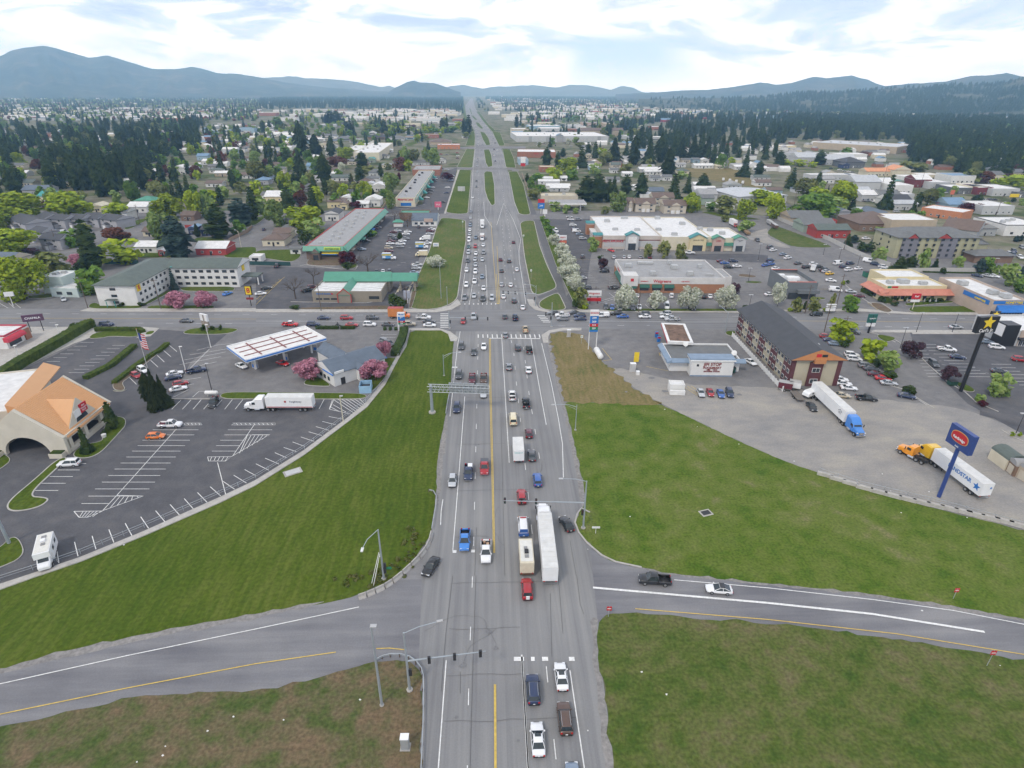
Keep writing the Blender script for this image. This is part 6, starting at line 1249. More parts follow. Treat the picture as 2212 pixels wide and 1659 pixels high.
b = Bd('motel', 'white L-shaped three-storey motel with grey-green roof and yellow sign panels', 'building', 'b0 865,918', 'b0 1205,918', None, 8.4, 'g', D=44)
q = G(*pts('b0 2075,752')[0]) - Vector(b.t.location); Q3 = G(*pts('b0 1462,752')[0]) - Vector(b.t.location)
ca, sa = cos(b.t.rotation_euler.z), sin(b.t.rotation_euler.z); x2, y3 = q.x * ca + q.y * sa, -Q3.x * sa + Q3.y * ca
b.D = y3 + 13
b.gable(wht, rc('gg'), 2.6, 'y', .7, y1=b.D, hip=True); b.gable(wht, rc('gg'), 2.5, 'x', .7, x0=b.L, x1=x2, y0=y3, y1=b.D, hip=False)
for k in range(3):
    b.win('R', 7, 1.0 + k * 2.6, 1.5, 1.1, 1.5, y3 - 1, BLK_)
    for i in range(8):
        o = obj('window', win_mesh(1.9, 1.1, BLK_), b.t); o.location = (b.L + 4 + (x2 - b.L - 5) * i / 7.3, y3, 1.0 + k * 2.6)
    o = obj('window', win_mesh(2.2, 1.0, BLK_), b.t); o.location = (b.L * .44, 0, 1.0 + k * 2.6)
b.box('sign_panel', YEL_, (b.L + .05, 1.2, 5.4, b.L + .3, 3.6, 8.0)); b.text('R', 2.4, 6.7, '8', 2.2, RED_, .32, .06)
b.box('roof_ridge', rc('tq'), (b.L + 1.5, y3 - .6, 8.6, b.L + 2.2, b.D + .3, 8.75)); b.box('porch_roof', rc('gg'), (b.L * .25, -2.2, 2.8, b.L * .5, 0, 3.0)); b.box('porch_post', rc('tq'), (b.L * .27, -2.1, 0, b.L * .27 + .2, -1.9, 2.8), (b.L * .48, -2.1, 0, b.L * .48 + .2, -1.9, 2.8))
b.box('entrance_canopy', rc('gg'), (x2, y3 + 3, 3.4, x2 + 7, y3 + 9, 3.9)); b.box('canopy_post', TRIM, (x2 + 6.4, y3 + 3.4, 0, x2 + 6.8, y3 + 3.8, 3.4), (x2 + 6.4, y3 + 8.2, 0, x2 + 6.8, y3 + 8.6, 3.4)); b.box('end_sign', YEL_, (x2 + .02, y3 + 5, 5.6, x2 + .25, y3 + 7.4, 8.2))
for o in b.t.children:
    if o.name.startswith('roof'): pass
b = Bd('bank', 'low grey-brown bank with bright green metal roof, red gable and drive-through', 'building', 'b1 495,882', 'b1 1090,882', 'b1 495,745', 4.4, 'g', D=20)
TN = wallm('taupe', (.27, .24, .19)); GR = mat('green_metal_roof', (.08, .27, .19), .5, var=.08, scale=.4)
b.flat(TN, rc('wh'), .5, y1=15); b.gable(TN, GR, 2.8, 'x', .6, x0=1.5, x1=b.L + 1, y0=13.5, y1=21, h=4.7)
b.gable(None, GR, 2.4, 'x', .3, x0=b.L + 1.6, x1=b.L + 12, y0=13.5, y1=21, h=4.7, walls=False, gablem=GR)
b.box('column', TN, (b.L + 10.8, 14, 0, b.L + 11.6, 14.8, 4.6), (b.L + 10.8, 19.5, 0, b.L + 11.6, 20.3, 4.6), (b.L + 5, 14, 0, b.L + 5.6, 14.6, 4.6)); b.box('teller_lane', crm, (b.L + 3.6, 13, 0, b.L + 4.4, 21, .2), (b.L + 8, 13, 0, b.L + 8.8, 21, .2))
b.gable(TN, GR, 2.6, 'y', .3, x0=b.L * .385, x1=b.L * .56, y0=-1.2, y1=16, h=3.4)
b.box('red_trim', mat('red_trim', (.45, .04, .03), .5), (b.L * .385 - .35, -1.55, 0.2, b.L * .385 - .1, -1.3, 3.5), (b.L * .56 + .1, -1.55, .2, b.L * .56 + .35, -1.3, 3.5))
gx = b.L * .4725; MB().add([(b.L * .385 - .5, -1.62, 3.2), (b.L * .385 - .5, -1.62, 3.6), (gx, -1.62, 6.1), (gx, -1.62, 5.6), (b.L * .56 + .5, -1.62, 3.6), (b.L * .56 + .5, -1.62, 3.2)], [(0, 3, 2, 1), (3, 5, 4, 2)]).build('gable_trim', mat('red_trim', (.45, .04, .03), .5), b.t)
b.win('F', 1, 1.2, 4, 1.2, b.L * .8, b.L * .98, BLK_); b.win('F', 3, .9, 2.4, .7, 1, b.L * .36, BLK_); b.text('F', b.L * .17, 3.4, 'Bank of America', .85, BLU_); b.panel('F', b.L * .26, b.L * .3, 3.1, 3.6, RED_, .1, 'logo')
b = Bd('strip_mall', 'long grey-roofed strip mall with green mansard and yellow front sign', 'building', 'b1 425,395', 'b1 755,397', 'b1 1030,72', 6.6, 'r')
BR = wallm('brown_brick', (.17, .12, .09)); b.flat(BR, rc('lg'), .4, cap=mat('red_trim', (.45, .04, .03), .5)); b.awn('F', -1.2, b.L + 1.4, 4.4, 6.5, GR, 1.5); b.awn('R', -1.2, b.D + .5, 4.4, 6.5, GR, 2.4)
b.box('mansard_hip', GR, (b.L, -1.4, 4.2, b.L + 2.3, .0, 4.5)); b.win('F', 4, 1.2, 3, 2, b.L * .42, b.L * .95, BLK_); b.awn('F', b.L * .42, b.L * .96, 3.0, 3.9, ink('yellow', (.75, .55, .03)), 1.0); b.panel('F', b.L * .42, b.L * .96, 2.4, 2.8, BLU_, 1.3)
b.panel('F', b.L * .5, b.L * .93, 4.9, 6.0, mat('ink_lime', (.45, .60, .08), .5), 1.5); b.text('F', b.L * .715, 5.4, 'MATTRESS STORE', .85, GRN_, 1.56)
b.gable(BR, GR, 2.0, 'y', .3, x0=b.L * .2, x1=b.L * .38, y0=-3, y1=1, h=4.0); b.win('F', 1, .1, 2.6, 2.6, b.L * .22, b.L * .36, BLK_, 'door', 3.05); b.win('R', 11, .6, 3, 2.2, 3, b.D - 3, BLK_)
for i in range(4): b.awn('R', 6 + i * b.D / 4.3, 11 + i * b.D / 4.3, 3.0, 3.9, [TN, GR, BLU_, TN][i], 3.0)
for i in range(17): b.hv((b.L * (.3 + .42 * ((i * 7) % 5) / 5), b.D * (.06 + i * .052), 1.5, 1.5, 1.1))
b = Bd('fuel_canopy', 'white fuel canopy with blue edge and dark red pipes across its top', 'canopy', 'D 531,777', 'D 704,729', 'D 664,702', 5.7, 'r')
CB = mat('canopy_blue', (.03, .20, .62), .4); b.box('canopy_deck', mat('canopy_white', (.70, .69, .66), .5, var=.12, scale=.6), (.15, .15, 4.9, b.L - .15, b.D - .15, 5.35)); b.box('fascia', WHITEM, (0, -.1, 4.7, b.L, .14, 5.7), (0, b.D - .14, 4.7, b.L, b.D + .1, 5.7), (-.1, -.1, 4.7, .14, b.D + .1, 5.7), (b.L - .14, -.1, 4.7, b.L + .1, b.D + .1, 5.7))
b.box('blue_stripe', CB, (0, -.16, 4.95, b.L, -.11, 5.4), (-.16, -.1, 4.95, -.11, b.D, 5.4)); RP = mat('roof_pipe', (.20, .05, .045), .6)
b.box('roof_beam', RP, *[(1, b.D * k, 5.36, b.L - 1, b.D * k + .35, 5.5) for k in (.25, .5, .75)], *[(b.L * k, b.D * .1, 5.4, b.L * k + .35, b.D * .9, 5.56) for k in (.2, .5, .8)]); b.text('F', b.L * .1, 5.2, 'Mobil', .8, BLU_, .18)
for k in (.14, .5, .86):
    for y in (.3, .7): b.box('column', TRIM, (b.L * k, b.D * y, 0, b.L * k + .5, b.D * y + .5, 4.9))
for s_ in ('b1 262,1385', 'b1 515,1302', 'b0 2200,1450', 'b1 420,1262', 'b1 180,1330', 'b1 5,1452'):
    P = G(*pts(s_)[0]); t = thing('fuel_pump', None, 'fuel pump', P, EROT); MB().box(-.6, -.3, .02, .6, .3, 2.1).build('pump_body', ALU, t); MB().box(-.45, -.32, .3, .45, -.3, 1.3).build('blue_front', CB, t); AUTO.append((t, 'grey and blue fuel pump', 'under the blue-edged canopy', P, 'fuel pumps'))
b = Bd('store', 'white convenience store with slate-blue roof beside two pink trees', 'building', 'b1 668,1507', 'b1 1112,1362', 'b1 1015,1252', 3.9, 'r')
b.gable(wht, rc('bg'), 2.3, 'x', .3); b.gable(wht, rc('bg'), 2.2, 'y', .3, x0=b.L * .3, x1=b.L * .62, y0=b.D * .6, y1=b.D + 8, h=3.9); b.gable(wht, rc('bg'), 1.3, 'y', .2, x0=b.L * .42, x1=b.L * .58, y0=-1.6, y1=4, h=3.6); b.gable(wht, rc('bg'), 1.2, 'y', .2, x0=b.L * .66, x1=b.L * .8, y0=-1.2, y1=4, h=3.6)
b.box('blue_verge', CB, (-.45, -.3, 3.6, -.28, b.D * .5, 3.95), (b.L + .28, -.3, 3.6, b.L + .45, b.D + .2, 3.95)); b.box('door', DARKP, (b.L * .12, -.05, 0, b.L * .2, 0, 2.1)); b.box('sign_box', TRIM, (.2, -.6, 3.9, 3.0, -.3, 4.6)); b.win('L', 3, .9, 1.2, 1.2, 2, b.D - 2, BLK_)
b = Bd('hotel_entrance', 'beige hotel entrance hall with orange tiled gable roof and wide drive-through arch', 'building', 'c0 600,612', None, None, 4.4, 'g', rot=EROT, L_=1, D=17)
WD = 18.0; b.t.location = Vector(b.t.location) - Vector((cos(EROT), sin(EROT), 0)) * WD; b.L = WD
SB = wallm('stucco', (.58, .54, .45)); OR = mat('orange_tile_roof', (.62, .34, .16), .6, var=.03, scale=.8); AP = 11.5; EV = 4.4
n_ = 14; cx_, r_ = WD * .5, 5.0
arch = [(cx_ - r_, 0)] + [(cx_ - r_ * cos(pi * i / n_), 0.3 + r_ * .86 * sin(pi * i / n_)) for i in range(n_ + 1)] + [(cx_ + r_, 0)]
fw_ = [(0, 0)] + arch + [(WD, 0), (WD, EV), (cx_, AP), (0, EV)]
MB().extr(fw_, 'y', 0, .9).build('arched_wall', SB, b.t)
MB().box(WD - 1.0, 1.0, 0, WD, 16, 1.0).box(WD - .9, 1.5, 1.0, WD - .1, 2.5, EV).box(WD - .9, 13, 1.0, WD - .1, 14, EV).box(WD - .9, 7, 1.0, WD - .1, 8, EV).box(0, 1.0, 0, 1, 16, EV).box(0, 16, 0, WD, 16.9, EV).box(WD - .6, .9, EV - .9, WD + .2, 17.2, EV + .3).build('wall', SB, b.t)
r = MB(); 
for s_ in (0, 1):
    X = WD + .5 if s_ else -.5; r.add([(X, .9, EV - .2), (cx_, .9, AP), (cx_, 17, AP), (X, 17, EV - .2)], [(0, 1, 2, 3)]); r.add([(X, .9, EV - .45), (cx_, .9, AP - .3), (cx_, 17, AP - .3), (X, 17, EV - .45)], [(3, 2, 1, 0)])
for i in range(33):
    y = .9 + i * .5
    for X in (WD + .5, -.5): r.add([(X, y, EV - .19), (cx_, y, AP + .05), (cx_, y + .08, AP + .05), (X, y + .08, EV - .19), (X, y + .04, EV - .1), (cx_, y + .04, AP + .13)], [(0, 1, 5, 4), (3, 4, 5, 2)])
r.build('roof', OR, b.t); MB().add([(WD + .5, 17, EV), (cx_, 17, AP + .3), (-.5, 17, EV), (WD + .5, 17.6, EV), (cx_, 17.6, AP + .3), (-.5, 17.6, EV)], [(0, 1, 2), (5, 4, 3), (0, 3, 4, 1), (1, 4, 5, 2)]).build('rear_gable', SB, b.t)
d0, d1, dz = 3.2, 12.8, 10.2; dm = (d0 + d1) / 2; xr = WD - .8; xi = cx_ + (AP - dz) / (AP - EV) * (WD / 2)
MB().add([(xr, d0, EV + .4), (xr, dm, dz), (xi, dm, dz), (xr, d1, EV + .4)], [(0, 1, 2), (1, 3, 2)]).build('dormer_roof', OR, b.t); MB().add([(xr, d0, EV + .3), (xr, d1, EV + .3), (xr, dm, dz - .1), (xr + .35, d0 - .5, EV + .1), (xr + .35, d1 + .5, EV + .1), (xr + .35, dm, dz + .4)], [(3, 4, 5), (0, 3, 5, 2), (4, 1, 2, 5)]).build('dormer_wall', SB, b.t)
MB().box(xr + .36, dm - 2.2, 6.2, xr + .55, dm - .1, 7.9).build('sign_panel', TRIM, b.t); MB().box(xr + .36, dm - .1, 6.4, xr + .6, dm + 2.3, 8.6).build('red_sign_panel', RED_, b.t); word(b.t, 'Best\nWestern\nPLUS', .6, (xr + .62, dm + 1.1, 7.5), (pi / 2, 0, pi / 2), WHT_)
MB().extr([(dm - 2 * cos(pi * i / 8), EV + .7 + 1.7 * sin(pi * i / 8)) for i in range(9)], 'x', xr + .36, xr + .42).build('fan_window', WGL, b.t); MB().extr([(cx_ - 5 * cos(pi * i / 10), 2.9 + 2.6 * sin(pi * i / 10)) for i in range(11)], 'y', 8.0, 8.2).build('fan_window', WGL, b.t)
MB().box(cx_ - 8.6, -1.6, 0, cx_ - 5.6, 1.2, 1.1).box(cx_ + 5.6, -1.6, 0, cx_ + 8.6, 1.2, 1.1).build('planter', SB, b.t); MB().box(cx_ - 8.4, -1.4, 1.1, cx_ - 5.8, 0, 1.3).box(cx_ + 5.8, -1.4, 1.1, cx_ + 8.4, 0, 1.3).build('planting', LEAF['shr'], b.t)
b2_ = Bd('hotel_wing', 'low white-roofed hotel wing with an orange-tiled edge behind the entrance hall', 'building', 'c0 -700,330', 'c0 60,235', 'c0 60,50', 6.0, 'r', D=26); b2_.flat(SB, rc('wh'), .4); b2_.hv((b2_.L - 8, 6, 2, 2, 1.4), (b2_.L - 14, 10, 2, 2, 1.2)); b2_.awn('R', 0, 26, 5.8, 7.6, OR, 3.5)
b = Bd('drugstore', 'flat grey-roofed brick drugstore with white upper band and red script', 'building', 'b2 985,668', 'b2 1845,674', 'b2 1640,516', 6.6, 'r')
BK = wallm('orange_brick', (.36, .17, .09)); WB = wallm('offwhite_band', (.60, .59, .57)); b.flat(BK, rc('lg'), .6, cap=WB)
b.box('upper_band', WB, (-.06, -.06, 3.9, b.L + .06, 0, 6.0), (-.06, 0, 3.9, 0, b.D, 6.0), (b.L, 0, 3.9, b.L + .06, b.D, 6.0)); b.text('F', b.L * .37, 5.0, 'Walgreens', 1.7, RED_, .1, .03); b.text('F', b.L * .19, 4.9, 'PHARMACY', .6, RED_, .1); b.text('F', b.L * .6, 4.9, '1 HR PHOTO', .6, RED_, .1)
AW = mat('awning_green', (.02, .10, .07), .7)
for k in range(3): b.awn('F', b.L * (.145 + k * .125), b.L * (.245 + k * .125), 2.6, 3.7, AW, 1.0); b.panel('F', b.L * (.15 + k * .125), b.L * (.24 + k * .125), 1.0, 2.4, WGL, .03, 'window')
b.box('corner_tower', WB, (-1.2, -1.2, 3.2, b.L * .12, 5, 7.6)); b.box('tower_base', BK, (-.8, -.8, 0, b.L * .11, 4.6, 3.2)); b.awn('F', -.8, b.L * .11, 2.6, 3.6, AW, 1.8); b.awn('L', 2, b.D * .75, 2.5, 3.7, AW, 1.2); b.panel('F', b.L * .045, b.L * .075, 5.2, 6.4, RED_, 1.3, 'emblem'); b.text('L', b.D * .6, 5.0, 'Walgreens', 1.4, RED_, .1); b.panel('L', 3.5, 6, .2, 2.2, RED_, .3, 'red_kiosk')
b.hv((b.L * .1, b.D * .62, 3, 2, 1.4), (b.L * .31, b.D * .8, 7, 2.4, .9), (b.L * .58, b.D * .55, 3, 3, 1.5), (b.L * .57, b.D * .8, 2, 2, 1.6), (b.L * .3, b.D * .2, 2.4, 2.4, 1.5), (b.L * .68, b.D * .2, 2.6, 2.6, 1.5), (b.L * .86, b.D * .6, 2, 2, 1.4), (b.L * .88, b.D * .18, 3, 1, .8))
b.flat(WB, rc('lg'), .4, x0=b.L + .1, x1=b.L + 6, y0=b.D * .3, y1=b.D * .75, h=4.5)
b = Bd('shopping_centre', 'long white-roofed shop row with a cream and beige front and three gabled entrances', 'building', 'b2 790,308', 'b2 1290,310', 'b2 1160,140', 7.0, 'r'); BE = wallm('pale_band', (.52, .47, .42))
WR = rc('wh'); b.flat(BE, WR, .6); f2 = b.L; x2 = b.L * 2.42; x3 = b.L * 1.85
b.flat(wc('crm'), WR, .6, x0=f2, x1=x3, y0=-2.5, y1=b.D * .97); b.flat(wc('crm'), WR, .6, x0=x3, x1=x2, y0=-3.5, y1=b.D * .42, h=6.8)
b.panel('F', 0.5, f2 - .5, 1.2, 4.4, wc('lgr'), .06, 'lower_band'); b.panel('F', .2, f2 - .2, 4.5, 4.9, wc('mar'), .1, 'red_line'); b.text('F', f2 * .17, 4.0, "FRED'S APPLIANCE", 1.35, RED_, .16, .03)
def gab(u0, u1, hh, m, rm, y=-3.4, txt=None, tc=RED_):
    w_ = u1 - u0; um = (u0 + u1) / 2; MB().extr([(u0, 0), (u1, 0), (u1, hh), (um, hh + w_ * .24), (u0, hh)], 'y', y - 1.2, y + 2.5).build('gable_front', m, b.t)
    rr = MB(); 
    for A_, B_ in (((u0 - .4, hh - .1), (um, hh + w_ * .24 + .12)), ((um, hh + w_ * .24 + .12), (u1 + .4, hh - .1))): rr.add([(A_[0], y - 1.7, A_[1]), (B_[0], y - 1.7, B_[1]), (B_[0], y + 3, B_[1]), (A_[0], y + 3, A_[1]), (A_[0], y - 1.7, A_[1] + .3), (B_[0], y - 1.7, B_[1] + .3), (B_[0], y + 3, B_[1] + .3), (A_[0], y + 3, A_[1] + .3)], [(0, 1, 5, 4), (4, 5, 6, 7), (3, 2, 1, 0), (2, 3, 7, 6)])
    rr.build('gable_roof', rm, b.t); MB().box(u0 + w_ * .2, y - 1.26, 0, u1 - w_ * .2, y - 1.2, hh * .46).build('door', WGL, b.t)
    if txt: word(b.t, txt, w_ * .1, (um, y - 1.3, hh * .86), (pi / 2, 0, 0), tc)
TQ = mat('teal_roof', (.04, .22, .23), .6); gab(f2 * .385, f2 * .60, 7.4, wc('lgr'), TQ, -1.2, None); b.panel('F', f2 * .42, f2 * .565, 3.6, 7.0, TRIM, 2.5, 'lattice_window')
gab(f2 + (x2 - f2) * .33, f2 + (x2 - f2) * .53, 6.6, wc('ylw'), TQ, -3, 'DOLLAR TREE', BLK_); gab(f2 + (x2 - f2) * .60, f2 + (x2 - f2) * .74, 6.4, wc('pnk'), rc('gn'), -3.6, 'TUESDAY\nMORNING', RED_); gab(f2 + (x2 - f2) * .86, x2, 6.4, wc('lgr'), rc('gn'), -3.6, 'COLUMBIA\nARTS', BLK_)
b.box('awning', rc('gn'), (f2 + (x2 - f2) * .535, -4.6, 2.8, f2 + (x2 - f2) * .595, -3.5, 4.4), (f2 + (x2 - f2) * .745, -4.6, 2.8, f2 + (x2 - f2) * .855, -3.5, 4.4))
for y0 in (b.D * .04, b.D * .62): b.box('brick_tower', BK, (-4.5, y0, 0, -.2, y0 + 5.5, 6.0)); b.gable(None, TQ, .8, 'x', .4, x0=-4.5, x1=-.2, y0=y0, y1=y0 + 5.5, h=6.9, walls=False, gablem=TQ); b.box('tower_top', WB, (-4.5, y0, 6.0, -.2, y0 + 5.5, 6.9))
b.box('arcade', WB, (-3.2, b.D * .2, 3.2, -.2, b.D * .6, 4.2), *[(-3.2, b.D * (.2 + .08 * i), 0, -2.7, b.D * (.2 + .08 * i) + .5, 3.2) for i in range(5)])
b.hv((8, b.D * .72, 3, 3, 1.6), (9, b.D * .3, 3, 2, 1.4), (21, b.D * .28, 3, 2, 1.4), (33, b.D * .3, 3, 2, 1.4), (20, b.D * .9, 4, 2, 1.5), (40, b.D * .9, 3, 3, 1.6), (f2 + 8, 4, 3, 2, 1.6), (f2 + 20, b.D * .6, 3, 3, 1.6), (f2 + 26, b.D * .34, 3, 2, 1.6), (x3 + 5, b.D * .3, 3, 2, 1.4), (x3 + 9, b.D * .15, 3, 2, 1.4), z=6.4)
b = Bd('office', 'dark grey cube office with red roof edges and a glazed street front', 'building', 'b3 185,712', 'b3 435,714', 'b3 240,598', 7.0, 'r'); DG = wallm('slate', (.15, .165, .175)); b.flat(DG, rc('lg'), 1.6, y0=-.2, cap=DG)
b.box('red_lining', mat('red_lining', (.42, .10, .06), .6), (.35, .3, 6.9, b.L - .35, 1.2, 7.04), (.35, b.D - 1.0, 6.9, b.L - .35, b.D - .35, 7.04)); b.win('F', 7, .2, 1.7, 2.6, .6, b.L - .6, BLK_, 'window', .25); b.hv((b.L * .35, b.D * .4, 4, 3, 1.6), (b.L * .15, b.D * .6, 2.4, 2, 1.5), (b.L * .6, b.D * .45, 2, 2, 1.3), z=5.5, m=WHITEM); b.box('entry_canopy', DG, (b.L * .3, -2.2, 2.9, b.L + .5, -.21, 4.2))
b = Bd('restaurant', 'pale yellow restaurant with orange-red awning roof and white flat top', 'building', 'b3 1022,742', 'b3 1552,742', 'b3 1400,676', 5.6, 'r'); YW = wc('ylw'); OA = rc('ro')
b.flat(YW, WR, .6); b.flat(YW, WR, .6, x0=b.L * .25, x1=b.L * .98, y0=b.D + .02, y1=b.D * 2.1, h=6.2); b.awn('F', -3, b.L + 2, 2.7, 4.3, OA, 3.4); b.awn('L', -3, b.D + 1, 2.7, 4.3, OA, 3.4); b.box('lower_wall', YW, (-2.4, -2.2, 0, b.L * .98, -.02, 2.6), (-2.4, 0, 0, -.02, b.D, 2.6))
b.panel('F', b.L * .03, b.L * .09, 4.7, 5.4, GRN_, .1, 'sign_panel'); b.panel('F', b.L * .1, b.L * .2, 4.7, 5.4, RED_, .1, 'sign_panel'); b.hv((b.L * .18, 5, 2.4, 2, 1.4), (b.L * .42, 6, 4, 3, 1.5), (b.L * .7, 4, 3, 2, 1.2)); b.win('L', 7, .6, 1.1, 1.6, 1, b.D - 1, BLK_, 'arched_window', 2.45); b.win('F', 6, .7, 1.4, 1.4, 2, b.L * .8, BLK_, 'window', 2.25)
b = Bd('shop', 'beige shop with white roof and a blue and yellow front', 'building', 'b3 1952,864', 'b3 2245,864', 'b3 1750,666', 7.0, 'r'); TB = wallm('rosy_beige', (.46, .37, .30)); b.flat(TB, WR, .7); b.panel('F', .3, b.L, 5.4, 6.6, BLU_, .2, 'blue_fascia'); b.text('F', b.L * .62, 6.0, 'HONEYTREE', 1.15, YEL_, .26, .04)
b.awn('F', b.L * .15, b.L, 3.0, 5.0, mat('awning_blue', (.02, .16, .50), .6), 2.4); b.panel('L', b.D * .05, b.D * .5, 4.6, 6.2, BLU_, .15, 'blue_sign'); b.text('L', b.D * .2, 5.2, 'HONEYTREE', 1.0, YEL_, .2, .03); b.win('F', 5, .3, 2.2, 2.2, b.L * .18, b.L, WHT_); b.hv((b.L * .25, b.D * .7, 3, 3, 1.6), (b.L * .5, b.D * .3, 3, 3, 1.6), (b.L * .62, b.D * .15, 3, 3, 1.6))
b = Bd('inn', 'long three-storey inn with dark roof, orange gable end and maroon panels', 'building', 'b3 160,1604', 'b3 590,1604', 'D 1672,719', 8.3, 'g'); TI = wallm('inn_tan', (.42, .38, .28)); MA = wallm('maroon_panel', (.10, .032, .036)); OG = mat('orange_gable', (.48, .21, .08), .6, var=.05)
b.gable(TI, rc('dk'), 3.2, 'y', .9, gablem=OG)
nb = 9
for i in range(nb):
    if i % 2 == 0: b.panel('L', b.D * i / nb, b.D * (i + 1) / nb, .3, 8.1, MA, .06, 'maroon_panel')
    for k in range(3): b.win('L', 2, 1.0 + k * 2.6, 1.5, 1.2, b.D * i / nb, b.D * (i + 1) / nb, TRIM, 'window', .08)
b.panel('F', b.L * .36, b.L * .62, 0, 7.4, MA, .5, 'maroon_bay'); b.panel('F', 0, b.L * .09, 0, 8, MA, .1, 'maroon_corner'); b.panel('F', b.L * .91, b.L, 0, 8, MA, .1, 'maroon_corner'); b.panel('F', b.L * .40, b.L * .62, 7.4, 8.8, OG, 1.4, 'orange_hood')
for z in (1.0, 4.4): b.win('F', 1, z, 2.2, 1.4, b.L * .4, b.L * .58, TRIM, 'window', .55)
b.panel('F', b.L * .42, b.L * .52, 9.2, 10.2, RED_, .9, 'sign_panel'); b.panel('F', b.L * .53, b.L * .64, 9.2, 10.0, BLK_, .9, 'sign_panel'); b.gable(None, rc('or'), .8, 'x', .2, x0=b.L + .5, x1=b.L + 6, y0=b.D * .66, y1=b.D * .74, h=3.6, walls=False, gablem=rc('or')); b.box('post', TRIM, (b.L + 5.5, b.D * .67, 0, b.L + 5.8, b.D * .68, 3.6)); b.box('skylight', TRIM, (b.L * .6, b.D * .13, 10.35, b.L * .68, b.D * .15, 10.5))
P = W('b2 1900,1170 D 1583,724 b3 130,1640 100,1620'); P = [G(1581, 727), G(1690, 846)]; mb = MB(); ribbon(mb, P, .08, .1, 1.5); dd = P[1] - P[0]
for i in range(26):
    q = P[0] + dd * i / 25; mb.box(q.x - .1, q.y - .1, 0, q.x + .1, q.y + .1, 1.75)
tag(mb.build('picket_fence', TRIM), 'white fence along the foot of the long inn', 'fence')
b = Bd('food_mart', 'white roadside food mart lettered JIFI STOP with slate-blue roof edge', 'building', 'b2 1372,1372', 'b2 1975,1378', 'b2 1865,1242', 4.0, 'r'); SB2 = mat('slate_blue_edge', (.20, .27, .36), .6); b.flat(wht, rc('gr'), .5, cap=TRIM)
b.awn('F', -1.4, b.L + 1.4, 3.4, 4.2, SB2, 1.3); b.awn('L', -1.4, b.D, 3.4, 4.2, SB2, 1.3)
b.flat(wht, rc('bg'), .3, x0=b.L * .255, x1=b.L * .85, y0=-3.6, y1=.2, h=4.9); b.box('roof_edge', TRIM, (b.L * .235, -3.9, 4.9, b.L * .87, .4, 5.1)); b.box('blue_top', SB2, (b.L * .235, -3.3, 5.1, b.L * .87, .6, 5.5))
MRN = ink('maroon', (.22, .03, .03)); b.text('F', b.L * .55, 3.9, 'JIFI STOP', 1.3, MRN, 3.7, .03); b.text('F', b.L * .55, 2.8, 'FOODMART', .95, MRN, 3.7, .03); b.text('F', b.L * .55, 1.9, 'BEER     WINE\nGROCERIES  SNACKS', .5, MRN, 3.7); b.panel('F', b.L * .33, b.L * .36, 3.2, 3.9, DARKP, 3.64, 'vent'); b.win('L', 4, 1.4, 1.6, .9, 2, b.D - 2, BLK_); b.box('base_band', SB2, (b.L * .255 - .03, -3.65, 0, b.L * .85 + .03, -3.6, .4))
for k, (x, y) in enumerate(((.33, b.D * .8), (.95, b.D * .25))): MB().tube([(b.L * x, y, 3.6), (b.L * x, y, 4.8)], .06, 6).tube([(b.L * x, y, 4.8), (b.L * x - .1, y - .25, 4.9)], [.2, .8], 12).build('satellite_dish', TRIM, b.t)
b = Bd('fuel_canopy', 'older fuel canopy with rusty brown top, white rim and red side', 'canopy', 'b2 1345,1222', 'b2 1568,1232', 'b2 1440,1067', 5.0, 'r'); b.box('canopy_top', mat('rusty_top', (.16, .10, .07), .9, var=.5, scale=.7), (.8, .8, 4.2, b.L - .8, b.D - .8, 4.75)); b.box('rim', TRIM, (0, 0, 4.1, b.L, .8, 5.0), (0, b.D - .8, 4.1, b.L, b.D, 5.0), (0, .8, 4.1, .8, b.D - .8, 5.0), (b.L - .8, .8, 4.1, b.L, b.D - .8, 5.0)); b.box('red_side', RED_, (-.06, 0, 4.2, 0, b.D, 4.7)); b.box('column', RED_, (b.L * .3, b.D * .25, 0, b.L * .3 + .5, b.D * .25 + .5, 4.1), (b.L * .3, b.D * .75, 0, b.L * .3 + .5, b.D * .75 + .5, 4.1))
for i in range(2):
    P = G(*pts('b2 %g,%g' % (1265 - i * 18, 1225 - i * 40))[0]); t = thing('fuel_pump', None, 'fuel pump', P, EROT); MB().box(-.5, -.35, .02, .5, .35, 1.9).build('pump_body', BLU_, t); MB().box(-.5, -.37, 1.3, .5, -.35, 1.9).build('red_head', RED_, t); AUTO.append((t, 'blue and red fuel pump', 'under the rusty canopy', P, 'fuel pumps'))
b = Bd('hotel', 'four-storey grey and green hotel with grey hipped roofs and red gables', 'building', 'b3 1075,503', 'b3 1775,505', None, 10.6, 'g', D=20); HG, HG2 = wallm('hotel_green', (.38, .37, .24)), wallm('hotel_grey', (.19, .19, .215)); b.gable(HG, rc('gr'), 3.4, 'x', .8, hip=True)
for i, m in enumerate([HG2, None, HG2, None]):
    if m: b.panel('F', b.L * (.06 + i * .235), b.L * (.06 + i * .235 + .2), 0, 10.4, m, .5, 'grey_bay')
for k in range(4): b.win('F', 10, 1.0 + k * 2.6, 1.3, 1.3, 1, b.L - 1, BLK_, 'window', .56); b.win('L', 2, 1.0 + k * 2.6, 1.2, 1.2, 3, 17, BLK_)
RG = mat('red_gable', (.34, .05, .045), .7)
